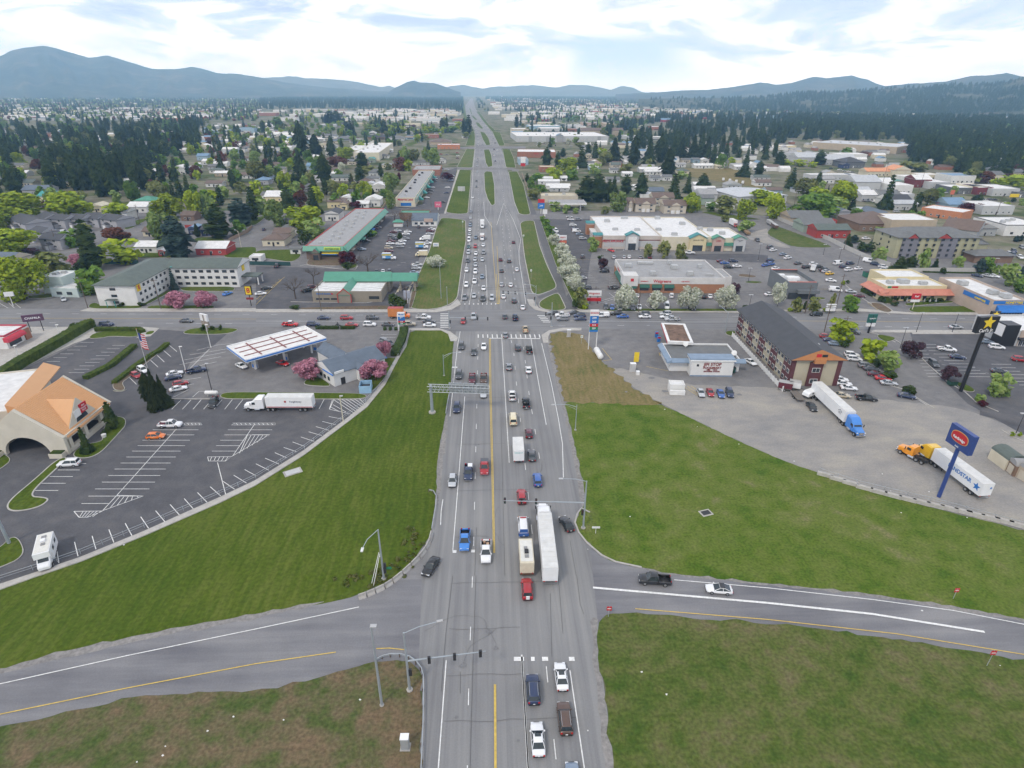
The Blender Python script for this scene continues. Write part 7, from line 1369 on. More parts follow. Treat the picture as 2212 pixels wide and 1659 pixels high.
for u, w_ in ((.17, 5), (.55, 7)):
    MB().extr([(b.L * u - w_ / 2, 10.3), (b.L * u + w_ / 2, 10.3), (b.L * u, 12.4)], 'y', -1.2, 6).build('gable', [RG], b.t); MB().add([(b.L * u - w_ / 2 - .6, -1.4, 10.2), (b.L * u, -1.4, 12.7), (b.L * u, 7, 12.7), (b.L * u - w_ / 2 - .6, 7, 10.2), (b.L * u + w_ / 2 + .6, -1.4, 10.2), (b.L * u + w_ / 2 + .6, 7, 10.2)], [(0, 1, 2, 3), (1, 4, 5, 2)]).build('gable_roof', rc('gr'), b.t)
b.gable(wc('brn'), rc('gr'), 2.2, 'x', .9, x0=b.L * .84, x1=b.L * 1.3, y0=-9, y1=-1, h=3.8, hip=True); b.gable(HG, rc('gr'), 2.5, 'x', .6, x0=b.L, x1=b.L * 1.2, y0=4, y1=17, h=6.5, hip=True)
b = Bd('restaurant', 'grey and white burger restaurant with a black sign tower at the right edge', 'building', 'b3 2052,1262', None, None, 5.4, 'g', rot=EROT, L_=34, D=16); b.flat(wc('lgr'), WR, .6); b.box('sign_tower', BLK_, (-2.2, -.3, 0, 2.4, 4.2, 7.4)); b.panel('L', .4, 3.8, 3.2, 7.0, WHT_, 2.3, 'picture_panel'); b.box('stone_pier', TB, (3.4, -.25, 0, 6.5, -.01, 5.6)); b.win('F', 2, .1, 1.4, 2.3, 3.6, 6.4, WHT_, 'door', .27); b.awn('F', 3, 6.8, 2.6, 3.2, DARKP, 1.6)
b = Bd('office', 'small white two-storey office with teal side beside the lime tree', 'building', 'b0 505,832', 'b0 648,836', None, 3.4, 'g', D=11); PT = wallm('pale_teal', (.48, .56, .54)); b.flat(PT, WR, .3, x0=-2, x1=b.L + 2.5, y0=-.8, h=3.6, z0=0); b.flat(PT, WR, .4, x0=-8, x1=1, y0=3, y1=13, h=7); b.panel('L', 4, 12, .2, 6.4, wallm('deep_teal', (.03, .10, .15)), 8.06, 'teal_panel'); b.win('F', 2, 1.0, 2.2, 1.2, -.5, b.L + 1, BLK_, 'window', .85); b.hv((-5, 8, 2, 2, 1), (-3, 10, 2, 1.4, 1), z=6.6)
b = Bd('restaurant', 'white restaurant with a red rounded awning and red roof edge at left', 'building', 'b0 -500,1290', 'b0 78,1288', 'b0 228,1186', 4.6, 'g'); b.flat(wht, WR, .5, cap=mat('red_cap', (.42, .04, .07), .6)); RA = mat('awning_red', (.50, .035, .06), .6)
o = MB().extr([(-1.6 * sin(pi / 2 * i / 6), 1.5 * cos(pi / 2 * i / 6)) for i in range(7)] + [(0, 0)], 'x', -4, 4).build('awning', RA, b.t); b.at(o, 'R', b.D * .3, 2.5, .01); b.win('R', 3, .4, 1.8, 2.2, 1, b.D * .6, BLK_)
b.box('brick_end', wc('brk'), (b.L + .01, b.D - 2.5, 0, b.L + .4, b.D, 3.6))
b = Bd('long_shops', 'long white-roofed shop strip with green side awnings and red front lettering', 'building', 'a1 1205,1362', 'a1 1372,1362', 'a1 1495,1127', 6.4, 'r'); b.flat(wc('crm'), rc('lg'), .5); b.text('F', b.L * .5, 5.0, 'Mattress Land', 1.9, RED_, .1, .05); b.panel('F', b.L * .25, b.L * .8, .6, 2.8, BLU_, .08, 'window_poster'); b.panel('R', 0, b.D, 3.2, 5.8, wallm('grey_green', (.24, .30, .25)), 1.5, 'green_fascia')
for i in range(5): b.awn('R', b.D * (.08 + i * .19), b.D * (.08 + i * .19) + 5, 2.8, 6.2, rc('tq'), 4.5)
for i in range(9): b.hv((b.L * (.3 if i % 2 else .38), b.D * (.08 + .1 * i), 2, 1.3, 1.3), z=5.9, m=DARKP if i % 3 else HV)
def simple(label, a, bb, c, h, wall, roof, name='building', cat='building', D=None, lvl='r', style='flat', rise=2, wins=0, axis='x', cap=None, hv=0, rows_=1, group=None, wside=None, txt=None):
    q = Bd(name, label, cat, a, bb, c, h, lvl, group, D=D)
    (q.flat(wc(wall), rc(roof), .5, cap=rc(cap) if cap else None) if style == 'flat' else q.gable(wc(wall), rc(roof), rise, axis, .5, hip=style == 'hip'))
    for k in range(rows_):
        if wins: q.win('F', wins, 1.0 + 2.7 * k, min(1.8, q.L / wins * .5), 1.3, frame=TRIM if wall not in ('wht', 'crm') else BLK_)
        if wside: q.win(wside, 3, 1.0 + 2.7 * k, 1.4, 1.2, frame=TRIM)
    for i in range(hv): q.hv((q.L * (.15 + .7 * ((i * 5) % 7) / 7), q.D * (.3 + .4 * ((i * 3) % 4) / 4), 2.4, 2, 1.3))
    if txt: q.text('F', q.L * .5, h * .7, txt[0], txt[1], {'r': RED_, 'b': BLU_, 'k': BLK_, 'w': WHT_}[txt[2]], .12, .03)
    return q
simple('brick building just beyond the long shops', 'a1 1350,1120', 'a1 1588,1120', 'a1 1592,1082', 5.5, 'brk', 'lg', hv=2)
q = simple('white-roofed hall with stepped pale front and small green porch', 'a1 845,972', 'a1 1062,972', 'a1 1140,887', 9, 'crm', 'wh', 'hall', hv=5); q.flat(wc('bei'), WR, .5, x0=-q.L * .62, x1=-.02, y0=q.D * .25, y1=q.D, h=8.5); q.hv((-10, q.D * .5, 3, 3, 1.5), (-18, q.D * .6, 3, 3, 1.5)); q.box('porch', rc('tq'), (q.L * .6, -6, 0, q.L * .82, -.1, 4))
simple('brick diner with an orange roof sign left of the highway', 'a1 1400,818', 'a1 1580,818', None, 6, 'brk', 'tn', D=26, wins=4, txt=('GRILL', 1.6, 'w'))
simple('brown hip-roofed house-like restaurant beyond the brick diner', 'a1 1500,880', 'a1 1690,880', None, 4, 'tan', 'br', D=34, style='hip', rise=4)
simple('orange-brown restaurant with pale stepped roof near the verge', 'a1 1567,905', 'a1 1762,905', None, 6, 'org', 'wh', D=20, wins=5, cap='rd', hv=2)
q = simple('low dark-roofed diner with a small white sign panel', 'b1 1345,175', 'b1 1560,175', None, 3.6, 'wht', 'bg', D=17, style='gable', rise=3, wins=4); q.flat(wc('brn'), rc('gn'), .6, x0=-10, x1=q.L * .6, y0=17.5, y1=28, h=5); q.panel('F', q.L * .5, q.L * .85, 2.6, 4.6, wc('pnk'), .6, 'sign_panel')
q = Bd('drive_up_booth', 'small red and white booth with green hipped roof in the strip lot', 'booth', 'b1 1190,232', 'b1 1268,232', None, 2.8, 'g', D=3.2); q.gable(wht, GR, 1.5, 'x', .6, hip=True); q.panel('F', 0, q.L, 2.0, 2.7, RED_, .1, 'red_band')
simple('beige store of the upper filling station', 'a2 255,1345', 'a2 570,1345', 'a2 560,1325', 5, 'bei', 'cr', D=14, hv=2)
q = Bd('fuel_canopy', 'grey-topped fuel canopy of the upper filling station', 'canopy', 'a2 325,1412', 'a2 645,1412', 'a2 640,1378', 5.4, 'r'); q.box('canopy_deck', rc('lg'), (.1, .1, 4.5, q.L - .1, q.D - .1, 5.3)); q.box('fascia', TRIM, (0, -.1, 4.4, q.L, .1, 5.4), (q.L - .1, 0, 4.4, q.L + .1, q.D, 5.4)); q.box('column', TRIM, (q.L * .48, 3, 0, q.L * .48 + .9, 3.9, 4.4), (q.L * .84, 3, 0, q.L * .84 + .9, 3.9, 4.4))
for i, (a, c2, y) in enumerate((('a2 985,1480', 'a2 1045,1480', 1), ('a2 1065,1485', 'a2 1235,1485', 1), ('a2 1215,1430', 'a2 1395,1430', 1), ('a2 1310,1500', 'a2 1500,1500', 1))):
    q = simple(None, a, c2, None, 5.6, 'bei', 'br', 'apartment_house', 'house', D=12, lvl='g', style='gable', rise=3, wins=3, rows_=2, axis='x'); q.gable(wc('bei'), rc('br'), 2, 'y', .4, x0=q.L * .3, x1=q.L * .7, y0=-1.2, y1=5, h=5.6); q.panel('F', q.L * .3, q.L * .46, 0, 2.3, TRIM, 1.3, 'garage_door'); q.panel('F', q.L * .54, q.L * .7, 0, 2.3, TRIM, 1.3, 'garage_door'); AUTO.append((q.t, 'tan two-storey condo with brown roof', 'behind the long appliance shop', q.t.location, 'tan condos behind the shops'))
q = simple('pale grey metal warehouse beside the row of white travel trailers', 'a2 1725,1290', 'a2 1960,1355', 'a2 2110,1275', 6, 'lgr', 'si', 'warehouse', style='gable', rise=1.2)
q = simple('very long pale warehouse store with blue-gabled entrance tower', 'a2 40,830', 'a2 835,830', None, 9, 'lgr', 'wh', 'warehouse_store', D=110, hv=8)
for u in (.13, .32, .62, .88): q.panel('F', q.L * u, q.L * (u + .035), 0, 8.6, wc('gry'), .4, 'pier')
q.gable(wc('gry'), rc('bl'), 3, 'y', .5, x0=q.L * .43, x1=q.L * .5, y0=-3, y1=6, h=10)
simple('huge tan warehouse store before the dense right wood', 'a3 390,882', 'a3 1120,925', 'a3 1165,905', 9, 'tan', 'si', 'warehouse_store', D=75, hv=7)
simple('red-fronted building with a white roof right of the highway', 'a2 45,965', 'a2 378,968', 'a2 370,940', 7, 'brk', 'wh', D=40, txt=('Panda', 2.5, 'r'))
for s_ in ('b0 215,290 90,215 d', 'b0 400,215 330,190 d', 'b0 95,215 235,292 k', 'b0 240,290 380,215 k'): pass
TH = [('b0 100,235', 'b0 240,290', 13), ('b0 335,215', 'b0 400,240', 11), ('b0 415,235', 'b0 575,250', 10), ('b0 590,235', 'b0 720,245', 10), ('b0 720,225', 'b0 860,240', 10), ('b0 865,235', 'b0 1020,255', 12), ('b0 365,420', 'b0 540,432', 9), ('b0 280,350', 'b0 380,370', 9)]
for a, c2, dd in TH:
    q = simple(None, a, c2, None, 5.2, 'lav', 'dk', 'townhouse', 'house', D=dd, lvl='g', style='gable', rise=2.2, wins=2, rows_=2); q.gable(wc('lav'), rc('dk'), .9, 'y', .2, x0=q.L * .35, x1=q.L * .62, y0=-2.5, y1=0, h=2.8); q.panel('F', q.L * .42, q.L * .55, 0, 2.1, WHT_, 2.56, 'door'); AUTO.append((q.t, 'grey townhouse with dark slate roof', 'in the upper left cluster', q.t.location, 'grey townhouses'))
simple('grey house with arched porch cut by the left edge', 'b0 -260,590', 'b0 110,600', None, 4, 'bei', 'bg', 'house', 'house', D=12, lvl='g', style='gable', rise=2.6, wins=5)
def small(where, s, group='houses ' ):
    """'tile x0,x1,ybase,h,depth,wall,roof,style' (g gable x, y gable y, h hip, f flat)"""
    t = 'D'
    for w__ in s.split():
        if ',' not in w__: t = w__; continue
        q = w__.split(','); x0, x1, y, h, dp = map(float, q[:5]); wl, rf, st = q[5:8]
        k = dict(a='%s %g,%g' % (t, x0, y), bb='%s %g,%g' % (t, x1, y + (float(q[8]) if len(q) > 8 else 0)))
        o = Bd('house' if st != 'f' else 'shop', None, 'house' if st != 'f' else 'building', k['a'], k['bb'], None, h, 'g', D=dp)
        m = mpp(o.t.location)
        if st == 'f': o.flat(wc(wl), rc(rf), .4)
        else: o.gable(wc(wl), rc(rf), (dp if st in 'gh' else o.L) * .2, 'y' if st == 'y' else 'x', .5, hip=st == 'h')
        if m < .75: o.win('F', max(2, int(o.L / 4)), 1.0, 1.3, 1.2, frame=TRIM if wl not in ('wht', 'crm', 'bei') else BLK_); o.panel('F', o.L * .45, o.L * .45 + 1, 0, 2.1, BLK_ if wl != 'dgr' else TRIM, .05, 'door')
        else: o.panel('F', o.L * .2, o.L * .8, 1.0, 2.2, WGL, .05, 'window')
        wn = {'wht': 'white', 'crm': 'cream', 'tan': 'tan', 'bei': 'beige', 'gry': 'grey', 'dgr': 'dark grey', 'blu': 'light blue', 'brk': 'brick', 'red': 'red', 'org': 'orange', 'grn': 'grey-green', 'ylw': 'pale yellow', 'brn': 'brown', 'nvy': 'dark blue', 'lgr': 'pale grey', 'lav': 'lavender grey', 'mar': 'maroon', 'pnk': 'pinkish'}[wl]
        rn = {'dk': 'black', 'gr': 'grey', 'lg': 'light grey', 'wh': 'white', 'cr': 'cream', 'br': 'brown', 'gn': 'green', 'bl': 'blue', 'or': 'orange', 'tq': 'teal', 'rd': 'red', 'gg': 'grey-green', 'bg': 'slate', 'si': 'silver', 'tn': 'tan', 'ro': 'coral'}[rf]
        AUTO.append((o.t, '%s %s with %s roof' % (wn, 'house' if st != 'f' else 'building', rn), where, o.t.location, 'buildings ' + where))
small('around the left side streets', 'b0 1180,1360,460,3.4,10,wht,wh,g 1375,1435,490,3,4,red,si,y 1700,1960,478,3.6,12,red,wh,g 1240,1340,315,3,9,crm,br,g 1635,1700,300,4,8,nvy,bl,y 1745,1830,310,3.6,12,nvy,dk,g 1110,1275,110,4,12,wht,wh,g 1170,1340,55,4,12,wht,gn,h 780,890,105,4,10,crm,cr,y 1070,1110,180,5,12,wht,gr,g 1570,1680,180,3.4,10,brn,br,g a0 340,470,1410,5,14,crm,tq,g 200,420,1340,4,14,gry,bg,g 90,120,1550,4,8,lav,lg,g b0 2160,2260,540,3,6,wht,wh,f')
small('among the houses left of the green-roofed strip', 'b1 60,250,400,3.6,12,crm,br,h 155,300,340,3.6,10,crm,br,g 225,360,290,3.4,9,wht,gr,h 240,350,225,4,9,wht,gr,h 600,720,180,4.5,14,wht,dk,y 620,760,70,4.5,14,ylw,br,h 730,790,85,4,9,ylw,br,y 300,390,470,3,4,wht,gr,g a1 740,825,1410,4,9,wht,wh,y 750,830,1360,4,8,wht,gr,g 870,975,1450,3,8,wht,wh,g 945,1075,1440,5,12,wht,wh,y 820,940,1310,3.6,12,bei,br,h 890,1000,1260,3.6,12,tan,br,h 960,1020,1280,4,8,wht,si,y 1015,1110,1310,5,12,wht,wh,y 945,1060,1235,4,10,wht,gr,h 640,730,1190,4,10,wht,wh,h 440,545,1120,4,12,blu,bl,g 410,490,1310,4,10,lav,gr,h 80,240,1400,4,16,ylw,wh,g 0,110,1250,4,12,lav,bl,h 120,200,1220,3.6,9,wht,bg,h 180,250,1150,4,9,bei,gr,g 790,870,1080,4,10,bei,gr,g 860,940,1050,4,10,wht,gr,g 1350,1500,1085,3.6,11,lgr,gr,g 1565,1640,1065,4,10,wht,dk,y 480,560,1230,3.6,10,wht,lg,g 130,200,1100,3.6,9,tan,br,h 50,130,1380,3.6,9,wht,gr,g 975,1085,1180,4,12,lgr,gr,h 970,1030,1060,4,8,grn,tq,y 600,640,1000,8,4,wht,wh,f')
small('in the mid-left neighbourhood', 'a0 1500,1605,1160,6,12,wht,wh,y 1240,1400,1170,4,10,wht,wh,g 1700,1830,960,5,14,crm,wh,y 1705,1800,1040,5,12,blu,bl,g 1770,1960,820,8,30,blu,cr,f 2070,2200,805,9,26,blu,bl,f 1890,2070,850,4,12,tan,br,g 390,570,1045,3.6,10,wht,bl,g 190,280,950,3.4,9,wht,gr,g 440,540,1010,3.4,9,wht,wh,g 500,600,1080,3.4,9,lgr,si,g 620,740,1120,3.4,9,wht,wh,g 730,850,1110,3.4,9,wht,gr,g 1000,1060,985,3.4,8,wht,wh,g 1560,1690,1150,4,12,wht,si,g 1750,1850,1080,4,10,wht,wh,g 2020,2090,1020,4,9,lgr,gr,g 2090,2180,950,4,10,tan,br,h 1390,1470,1180,3,9,brn,tn,f 1690,1730,1110,4,8,wht,wh,g')
small('in the town left of the highway', 'a1 80,200,835,4,18,wht,wh,g 210,330,840,4,18,lgr,wh,g 380,470,860,4,12,wht,lg,g 520,690,750,5,26,lgr,wh,f 560,700,850,4,16,wht,gr,h 700,860,870,4,14,gry,gr,h 870,960,740,6,20,crm,cr,f 900,970,700,6,20,lgr,wh,f 970,1140,860,4,20,brn,dk,h 1140,1280,870,4,18,lgr,gr,h 1190,1340,715,5,30,crm,lg,f 1250,1420,745,6,26,crm,cr,f 1350,1450,700,5,26,lgr,wh,f 1440,1600,720,7,30,wht,bl,f 1430,1600,700,5,24,lgr,wh,f 1640,1740,660,7,40,crm,wh,f 1050,1200,650,6,30,wht,wh,f 1200,1330,640,6,30,lgr,si,f 1330,1480,650,6,30,wht,wh,f 1480,1620,640,7,26,bei,bl,f 1660,1760,640,8,30,crm,br,f 780,900,690,5,22,grn,tq,f 980,1040,640,5,18,wht,wh,g 1600,1740,735,5,30,lgr,gr,f 1700,1790,700,5,20,brk,wh,f 1780,1830,850,4,12,wht,gr,g 1340,1400,790,4,12,wht,lg,y 800,840,820,5,10,wht,wh,y 740,800,740,4,14,lgr,gr,g')
small('right of the highway beyond the filling station', 'a2 240,370,1140,5,14,brk,cr,f 430,570,1140,3.2,9,crm,wh,g 420,475,1220,3,8,wht,wh,g 230,410,1250,3,7,wht,wh,g 250,350,1225,3,7,lgr,wh,g 300,500,1290,3,7,wht,wh,g 330,490,1310,3,7,lgr,wh,g 290,400,1270,3,7,wht,lg,g 850,940,1150,3.4,8,wht,gr,g 955,1040,1180,3,8,wht,wh,g 1100,1300,1145,3.4,9,lgr,wh,g 1150,1320,1165,3.2,8,wht,wh,g 1125,1230,1120,3.4,8,bei,lg,g 1200,1280,1220,3.2,9,lgr,gr,g 1300,1380,1215,3.4,9,wht,gr,g 1410,1500,1100,3.2,8,wht,lg,g 1470,1540,1060,3.4,8,bei,gr,g 1560,1620,1060,3.6,9,blu,gr,g 1575,1740,1110,3.2,9,wht,wh,g 1640,1700,1065,4,9,wht,wh,y 1760,1830,1115,3.2,8,crm,cr,g 1920,2000,1120,3.2,8,wht,wh,g 1105,1230,1390,5,12,wht,wh,f 1190,1310,1350,4,12,lgr,bg,g 1580,1760,1340,4,12,wht,wh,g 1620,1770,1390,5,16,lgr,lg,g 1700,1880,1350,4,10,wht,gr,g 1640,1740,1425,5,10,grn,gr,g 1700,1790,1455,3,8,wht,wh,f 1820,1920,1460,3.4,9,wht,gr,g 1570,1640,1280,3.2,8,lgr,wh,g 1050,1140,1300,3,8,wht,wh,g 820,930,1230,3,8,lgr,gr,g 60,140,1080,6,30,blu,lg,f 1900,2000,1110,3.4,9,wht,lg,g 2100,2212,1135,3.4,9,wht,wh,g')
small('in the shopping district right of the highway', 'a2 0,160,830,7,36,crm,bl,f 0,150,800,7,36,bei,wh,f 150,420,775,8,50,blu,wh,f 250,440,800,8,50,lgr,wh,f 600,960,830,10,20,tan,br,g 620,830,745,8,40,pnk,lg,f 480,610,760,6,30,lgr,wh,f 800,880,750,7,30,tan,cr,f 230,350,735,6,26,crm,wh,f 225,320,705,6,26,red,wh,f 90,210,720,6,24,bei,wh,f 0,60,700,7,30,wht,wh,f 360,470,640,6,30,crm,lg,f 580,660,620,6,30,grn,wh,f 700,800,630,6,30,red,wh,f 720,850,650,6,30,bei,wh,f 840,1000,650,6,40,bei,cr,f 980,1060,710,5,18,grn,gr,g 1060,1110,705,5,16,red,gr,g 1110,1160,710,5,16,blu,gr,g 1180,1240,705,5,16,red,lg,g 1290,1390,710,6,20,red,bl,g 1300,1360,690,6,20,wht,wh,g 1210,1300,780,7,30,brk,wh,f 1205,1290,670,6,24,bei,wh,g 1490,1680,685,6,22,red,wh,f 1390,1500,680,5,20,lgr,wh,g 1840,2050,670,6,26,blu,si,f 2020,2120,665,7,26,wht,wh,f 2120,2212,680,6,24,blu,wh,f 1030,1200,690,5,22,tan,br,g 980,1140,860,6,30,lgr,wh,f 1160,1300,870,6,24,lgr,wh,f 40,200,540,9,60,lgr,wh,f 250,330,555,8,50,wht,wh,f 330,420,600,7,40,wht,wh,f 0,120,590,7,40,bei,wh,f 200,300,590,7,30,brk,lg,f 480,560,790,5,20,brk,lg,f 1060,1120,800,6,24,pnk,lg,f 570,640,770,6,24,wht,lg,f')
small('in the yards and shops of the upper right', 'a3 0,70,690,12,14,blu,bl,f 250,520,1060,6,24,lgr,si,g 490,760,1080,6,24,lgr,si,g 140,300,1020,6,24,lgr,lg,f 600,850,1030,6,22,wht,wh,f 650,830,1105,6,24,dgr,dk,h 640,700,1110,4,9,nvy,dk,y 845,1050,1180,5,14,crm,or,g 1070,1220,1185,7,16,crm,or,y 350,780,1210,5,12,lgr,wh,f 450,570,1240,4,12,wht,lg,g 740,960,1310,8,22,lgr,si,g 1060,1240,1330,7,20,wht,wh,f 975,1080,1300,6,18,wht,wh,g 740,900,1385,5,20,lgr,si,g 800,930,1395,5,14,lgr,wh,g 960,1140,1400,5,16,gry,gr,g 1150,1250,1400,6,12,lgr,wh,f 1190,1360,1245,6,20,wht,wh,f 1260,1400,1275,7,16,mar,wh,g 1400,1560,1290,6,20,lgr,wh,f 1570,1780,1240,7,22,wht,bl,f 1590,1800,1330,5,22,dgr,wh,f 1800,1930,1340,6,20,mar,wh,f 1930,2160,1350,6,26,lgr,wh,f 2140,2212,1360,4,10,dgr,gr,f 1840,2110,1510,6,22,lgr,wh,f 1310,1660,1515,5.5,18,org,wh,f,50 1550,1720,1470,4,18,blu,bl,g 1750,1880,1330,6,20,crm,wh,f 780,870,1530,4,10,grn,si,g 600,700,1540,4.5,10,lav,bg,y 130,200,1480,3.4,8,lgr,gr,h 160,260,1540,3,7,blu,wh,g 40,240,945,5,18,ylw,wh,f 940,1090,1580,4.5,24,tan,bg,y 1040,1240,1440,4,18,wht,dk,g 1080,1280,1470,4.5,10,lgr,si,g 1920,2030,1210,5,14,crm,gr,g 1930,2060,1160,4,16,lgr,gr,h 2120,2212,1180,4,14,bei,gr,g 1300,1480,1210,5,16,crm,wh,f 1090,1170,1255,4,10,grn,tq,f')
small('behind the pale boundary wall', 'b3 190,460,215,4.5,16,tan,gr,g 300,570,280,4.5,14,grn,gr,g 415,700,330,4.8,12,red,gg,g 530,590,215,3,6,red,rd,f 780,1160,270,4.5,26,brn,br,h 1040,1430,290,8,22,tan,wh,f 1490,1790,300,4.5,22,gry,br,g,40 1780,1960,310,4.5,16,gry,br,y 1400,1500,120,3,7,wht,wh,f')
simple('white office block with dark bands and slatted corner piers at right', 'b3 2062,215', 'b3 2420,215', 'b3 1850,142', 6.5, 'wht', 'wh', 'office', wins=3, cap='gr', hv=4)
def fence_line(name, label, s, h, m, w_=.15, posts=0, pm=None, rail=False):
    P = W(s); t = thing(name, label, 'wall' if 'wall' in name else 'fence', P[0]); o_ = P[0]; Q = [p - o_ for p in P]; mb = MB()
    if rail: ribbon(mb, Q, .05, h - .08, h); ribbon(mb, Q, .04, h * .5, h * .5 + .05)
    else: ribbon(mb, Q, w_, 0, h)
    mb.build('rail' if rail else 'panel', m, t)
    if posts:
        pb = MB().tube([(0, 0, 0), (0, 0, h + .1)], .06, 5).mesh('post', [pm or m])
        for a, b_ in zip(Q, Q[1:]):
            n = max(1, round((b_ - a).length / posts))
            for i in range(n): child('post', pb, t, a + (b_ - a) * i / n)
    return t
fence_line('garden_wall', 'long pale wall behind the restaurants running up to the hotel', 'b3 80,170 520,350 700,440 850,510 1050,580', 2.2, wallm('pale_block', (.46, .45, .42)), .25)
fence_line('garden_wall', 'white wall in front of the grey and green hotel', 'b3 1190,620 1400,618 2110,622', 1.8, wallm('pale_block', (.46, .45, .42)), .25)
fence_line('garden_wall', 'brown wall beside the upper bike trail', 'a2 85,1160 140,1310', 2.0, wallm('brown_block', (.30, .22, .16)), .25)
fence_line('wooden_fence', 'dark teal fence behind the motel', 'b0 905,555 1200,555', 2.0, wallm('teal_fence', (.02, .07, .07))); fence_line('wooden_fence', 'dark teal fence beside the motel lot', 'b0 2160,560 b1 300,568', 1.8, wallm('teal_fence', (.02, .07, .07)))
fence_line('wooden_fence', 'rust-brown fence along the left side street', 'b0 1980,360 2140,280 2180,240', 1.8, wallm('brown_block', (.30, .22, .16))); fence_line('wooden_fence', 'red garden fence near the spruces', 'b0 1600,240 1690,240', 1.7, wc('red'))
fence_line('wooden_fence', 'grey fence beside the white garages', 'a1 975,1640 1140,1390', 1.8, wc('tan'))
fence_line('chain_fence', 'low pipe fence curving along the edge of the dark left lot', 'D -120,1300 0,1255 72,1232 175,1197 312,1140 475,1070 553,1034 658,970 753,898 790,870 830,826 855,780 877,745 884,716', 1.1, GALV, posts=3.4, rail=True)
fence_line('chain_fence', 'sagging wire fence behind the concrete blocks', 'c3 440,765 760,870 1000,930 1400,1020 1700,1100 2212,1240 2400,1290', 1.2, GALV, posts=4, rail=True)
for a, c2, dp, h, wl, rf, lb in (('c3 2035,745', 'c3 1895,640', 4.2, 2.6, 'crm', 'gg', 'long cream garden shed with green barrel roof'), ('c3 2045,740', 'c3 2110,800', 6, 2.6, 'brn', 'lg', 'brown-doored barn shed with grey rounded roof'), ('c3 2130,800', 'c3 2230,860', 7, 3, 'tan', 'lg', 'tan barn shed with crossed doors at the right edge')):
    if 'long' in lb: a, c2 = c2, a
    q = Bd('garden_shed', lb, 'shed', a, c2, None, h, 'g', D=dp); MB().box(0, 0, 0, q.L, q.D, h).build('wall', wc(wl), q.t)
    if 'long' in lb: pr = [(q.D * (1 - cos(pi * i / 8)) / 2, h + 1.2 * sin(pi * i / 8)) for i in range(9)]; MB().extr(pr, 'x', -.1, q.L + .1).build('roof', rc(rf), q.t)
    else: pr = [(q.L * (1 - cos(pi * i / 8)) / 2, h + 1.2 * sin(pi * i / 8)) for i in range(9)]; MB().extr(pr, 'y', -.1, q.D + .1).build('roof', rc(rf), q.t); q.panel('F', q.L * .2, q.L * .8, .1, 2.2, wc('bei'), .06, 'door')
q = Bd('kiosk', 'small white kiosk with a low white ledge below the food mart', 'kiosk', 'c2 1360,85', 'c2 1490,90', None, 2.6, 'g', D=3.5); q.flat(wht, WR, .3, y0=.6); q.box('ledge', TRIM, (0, -.6, 0, q.L, 0, 1.3))
HP = [Vector(q[3]) for q in AUTO if 'roof' in q[1]]; HR = random.Random(21)
def homes(n, s, where):
    def f(q):
        q = Vector(q)
        if min((q - p).length for p in HP) < 24: return
        HP.append(q); u, v = px(q); w_ = HR.uniform(10, 16) / mpp(q); small(where, 'D %g,%g,%g,3.2,%g,%s,%s,%s' % (u - w_ / 2, u + w_ / 2, v, HR.uniform(8, 11), HR.choice(['wht', 'crm', 'lgr', 'bei', 'blu', 'tan', 'wht']), HR.choice(['gr', 'br', 'lg', 'bg', 'wh', 'tn', 'gg']), HR.choice('gghy')))
    scatter(s, n, f, True, HR)
homes(120, 'D 330,440 440,345 640,300 840,300 860,400 640,440 553,450', 'in the mid-left streets'); homes(70, 'D 0,345 300,352 300,420 100,410 0,400', 'in the far left streets'); homes(60, 'D 1250,330 1440,372 1700,385 1940,372 1940,392 1720,425 1260,372', 'among the trailer court'); homes(50, 'D 430,330 960,300 960,275 430,290', 'in the mid-left streets')
ft = MB(); FM = [wc('wht'), wc('crm'), wc('lgr'), wc('brk'), rc('wh'), rc('gr'), rc('lg'), rc('br'), rc('bl')]
def fb(n, s, w0, w1, h0, h1, avoid=True):
    def f(q):
        w_, d_, h = T.uniform(w0, w1), T.uniform(w0, w1) * .6, T.uniform(h0, h1); a = EROT + (pi / 2 if T.random() < .3 else 0); m = T.choice([0, 0, 0, 1, 2, 3]); r_ = T.choice([4, 4, 5, 6, 6, 7, 8]) if h < 6 else T.choice([4, 4, 6])
        c = [(q[0] + cos(a) * x - sin(a) * y, q[1] + sin(a) * x + cos(a) * y) for x, y in ((0, 0), (w_, 0), (w_, d_), (0, d_))]
        ft.add([(x, y, 0) for x, y in c] + [(x, y, h) for x, y in c], [(0, 1, 5, 4), (1, 2, 6, 5), (2, 3, 7, 6), (3, 0, 4, 7)], m)
        if h < 6 and w1 < 30: mm = [((c[0][i] + c[3][i]) / 2) for i in (0, 1)] + [h + 2.2]; nn = [((c[1][i] + c[2][i]) / 2) for i in (0, 1)] + [h + 2.2]; ft.add([(x, y, h) for x, y in c] + [mm, nn], [(0, 1, 5, 4), (2, 3, 4, 5), (3, 0, 4), (1, 2, 5)], r_)
        else: ft.add([(x, y, h + .05) for x, y in c], [(0, 1, 2, 3)], r_)
    scatter(s, n, f, avoid)
fb(260, 'D -100,262 380,262 560,250 560,232 -100,236', 9, 22, 3, 5); fb(120, 'D 0,262 440,262 440,240 0,242', 25, 80, 5, 8); fb(420, 'D -150,236 1000,214 1000,208 -150,208', 12, 40, 4, 8); fb(60, 'D 800,262 980,258 980,238 800,238', 22, 60, 5, 8)
fb(80, 'D 0,258 440,258 440,236 0,238', 30, 90, 6, 9); fb(120, 'D 1060,262 1500,256 1500,226 1060,228', 26, 90, 6, 9); fb(50, 'D 560,262 980,262 980,240 560,240', 26, 70, 6, 9)
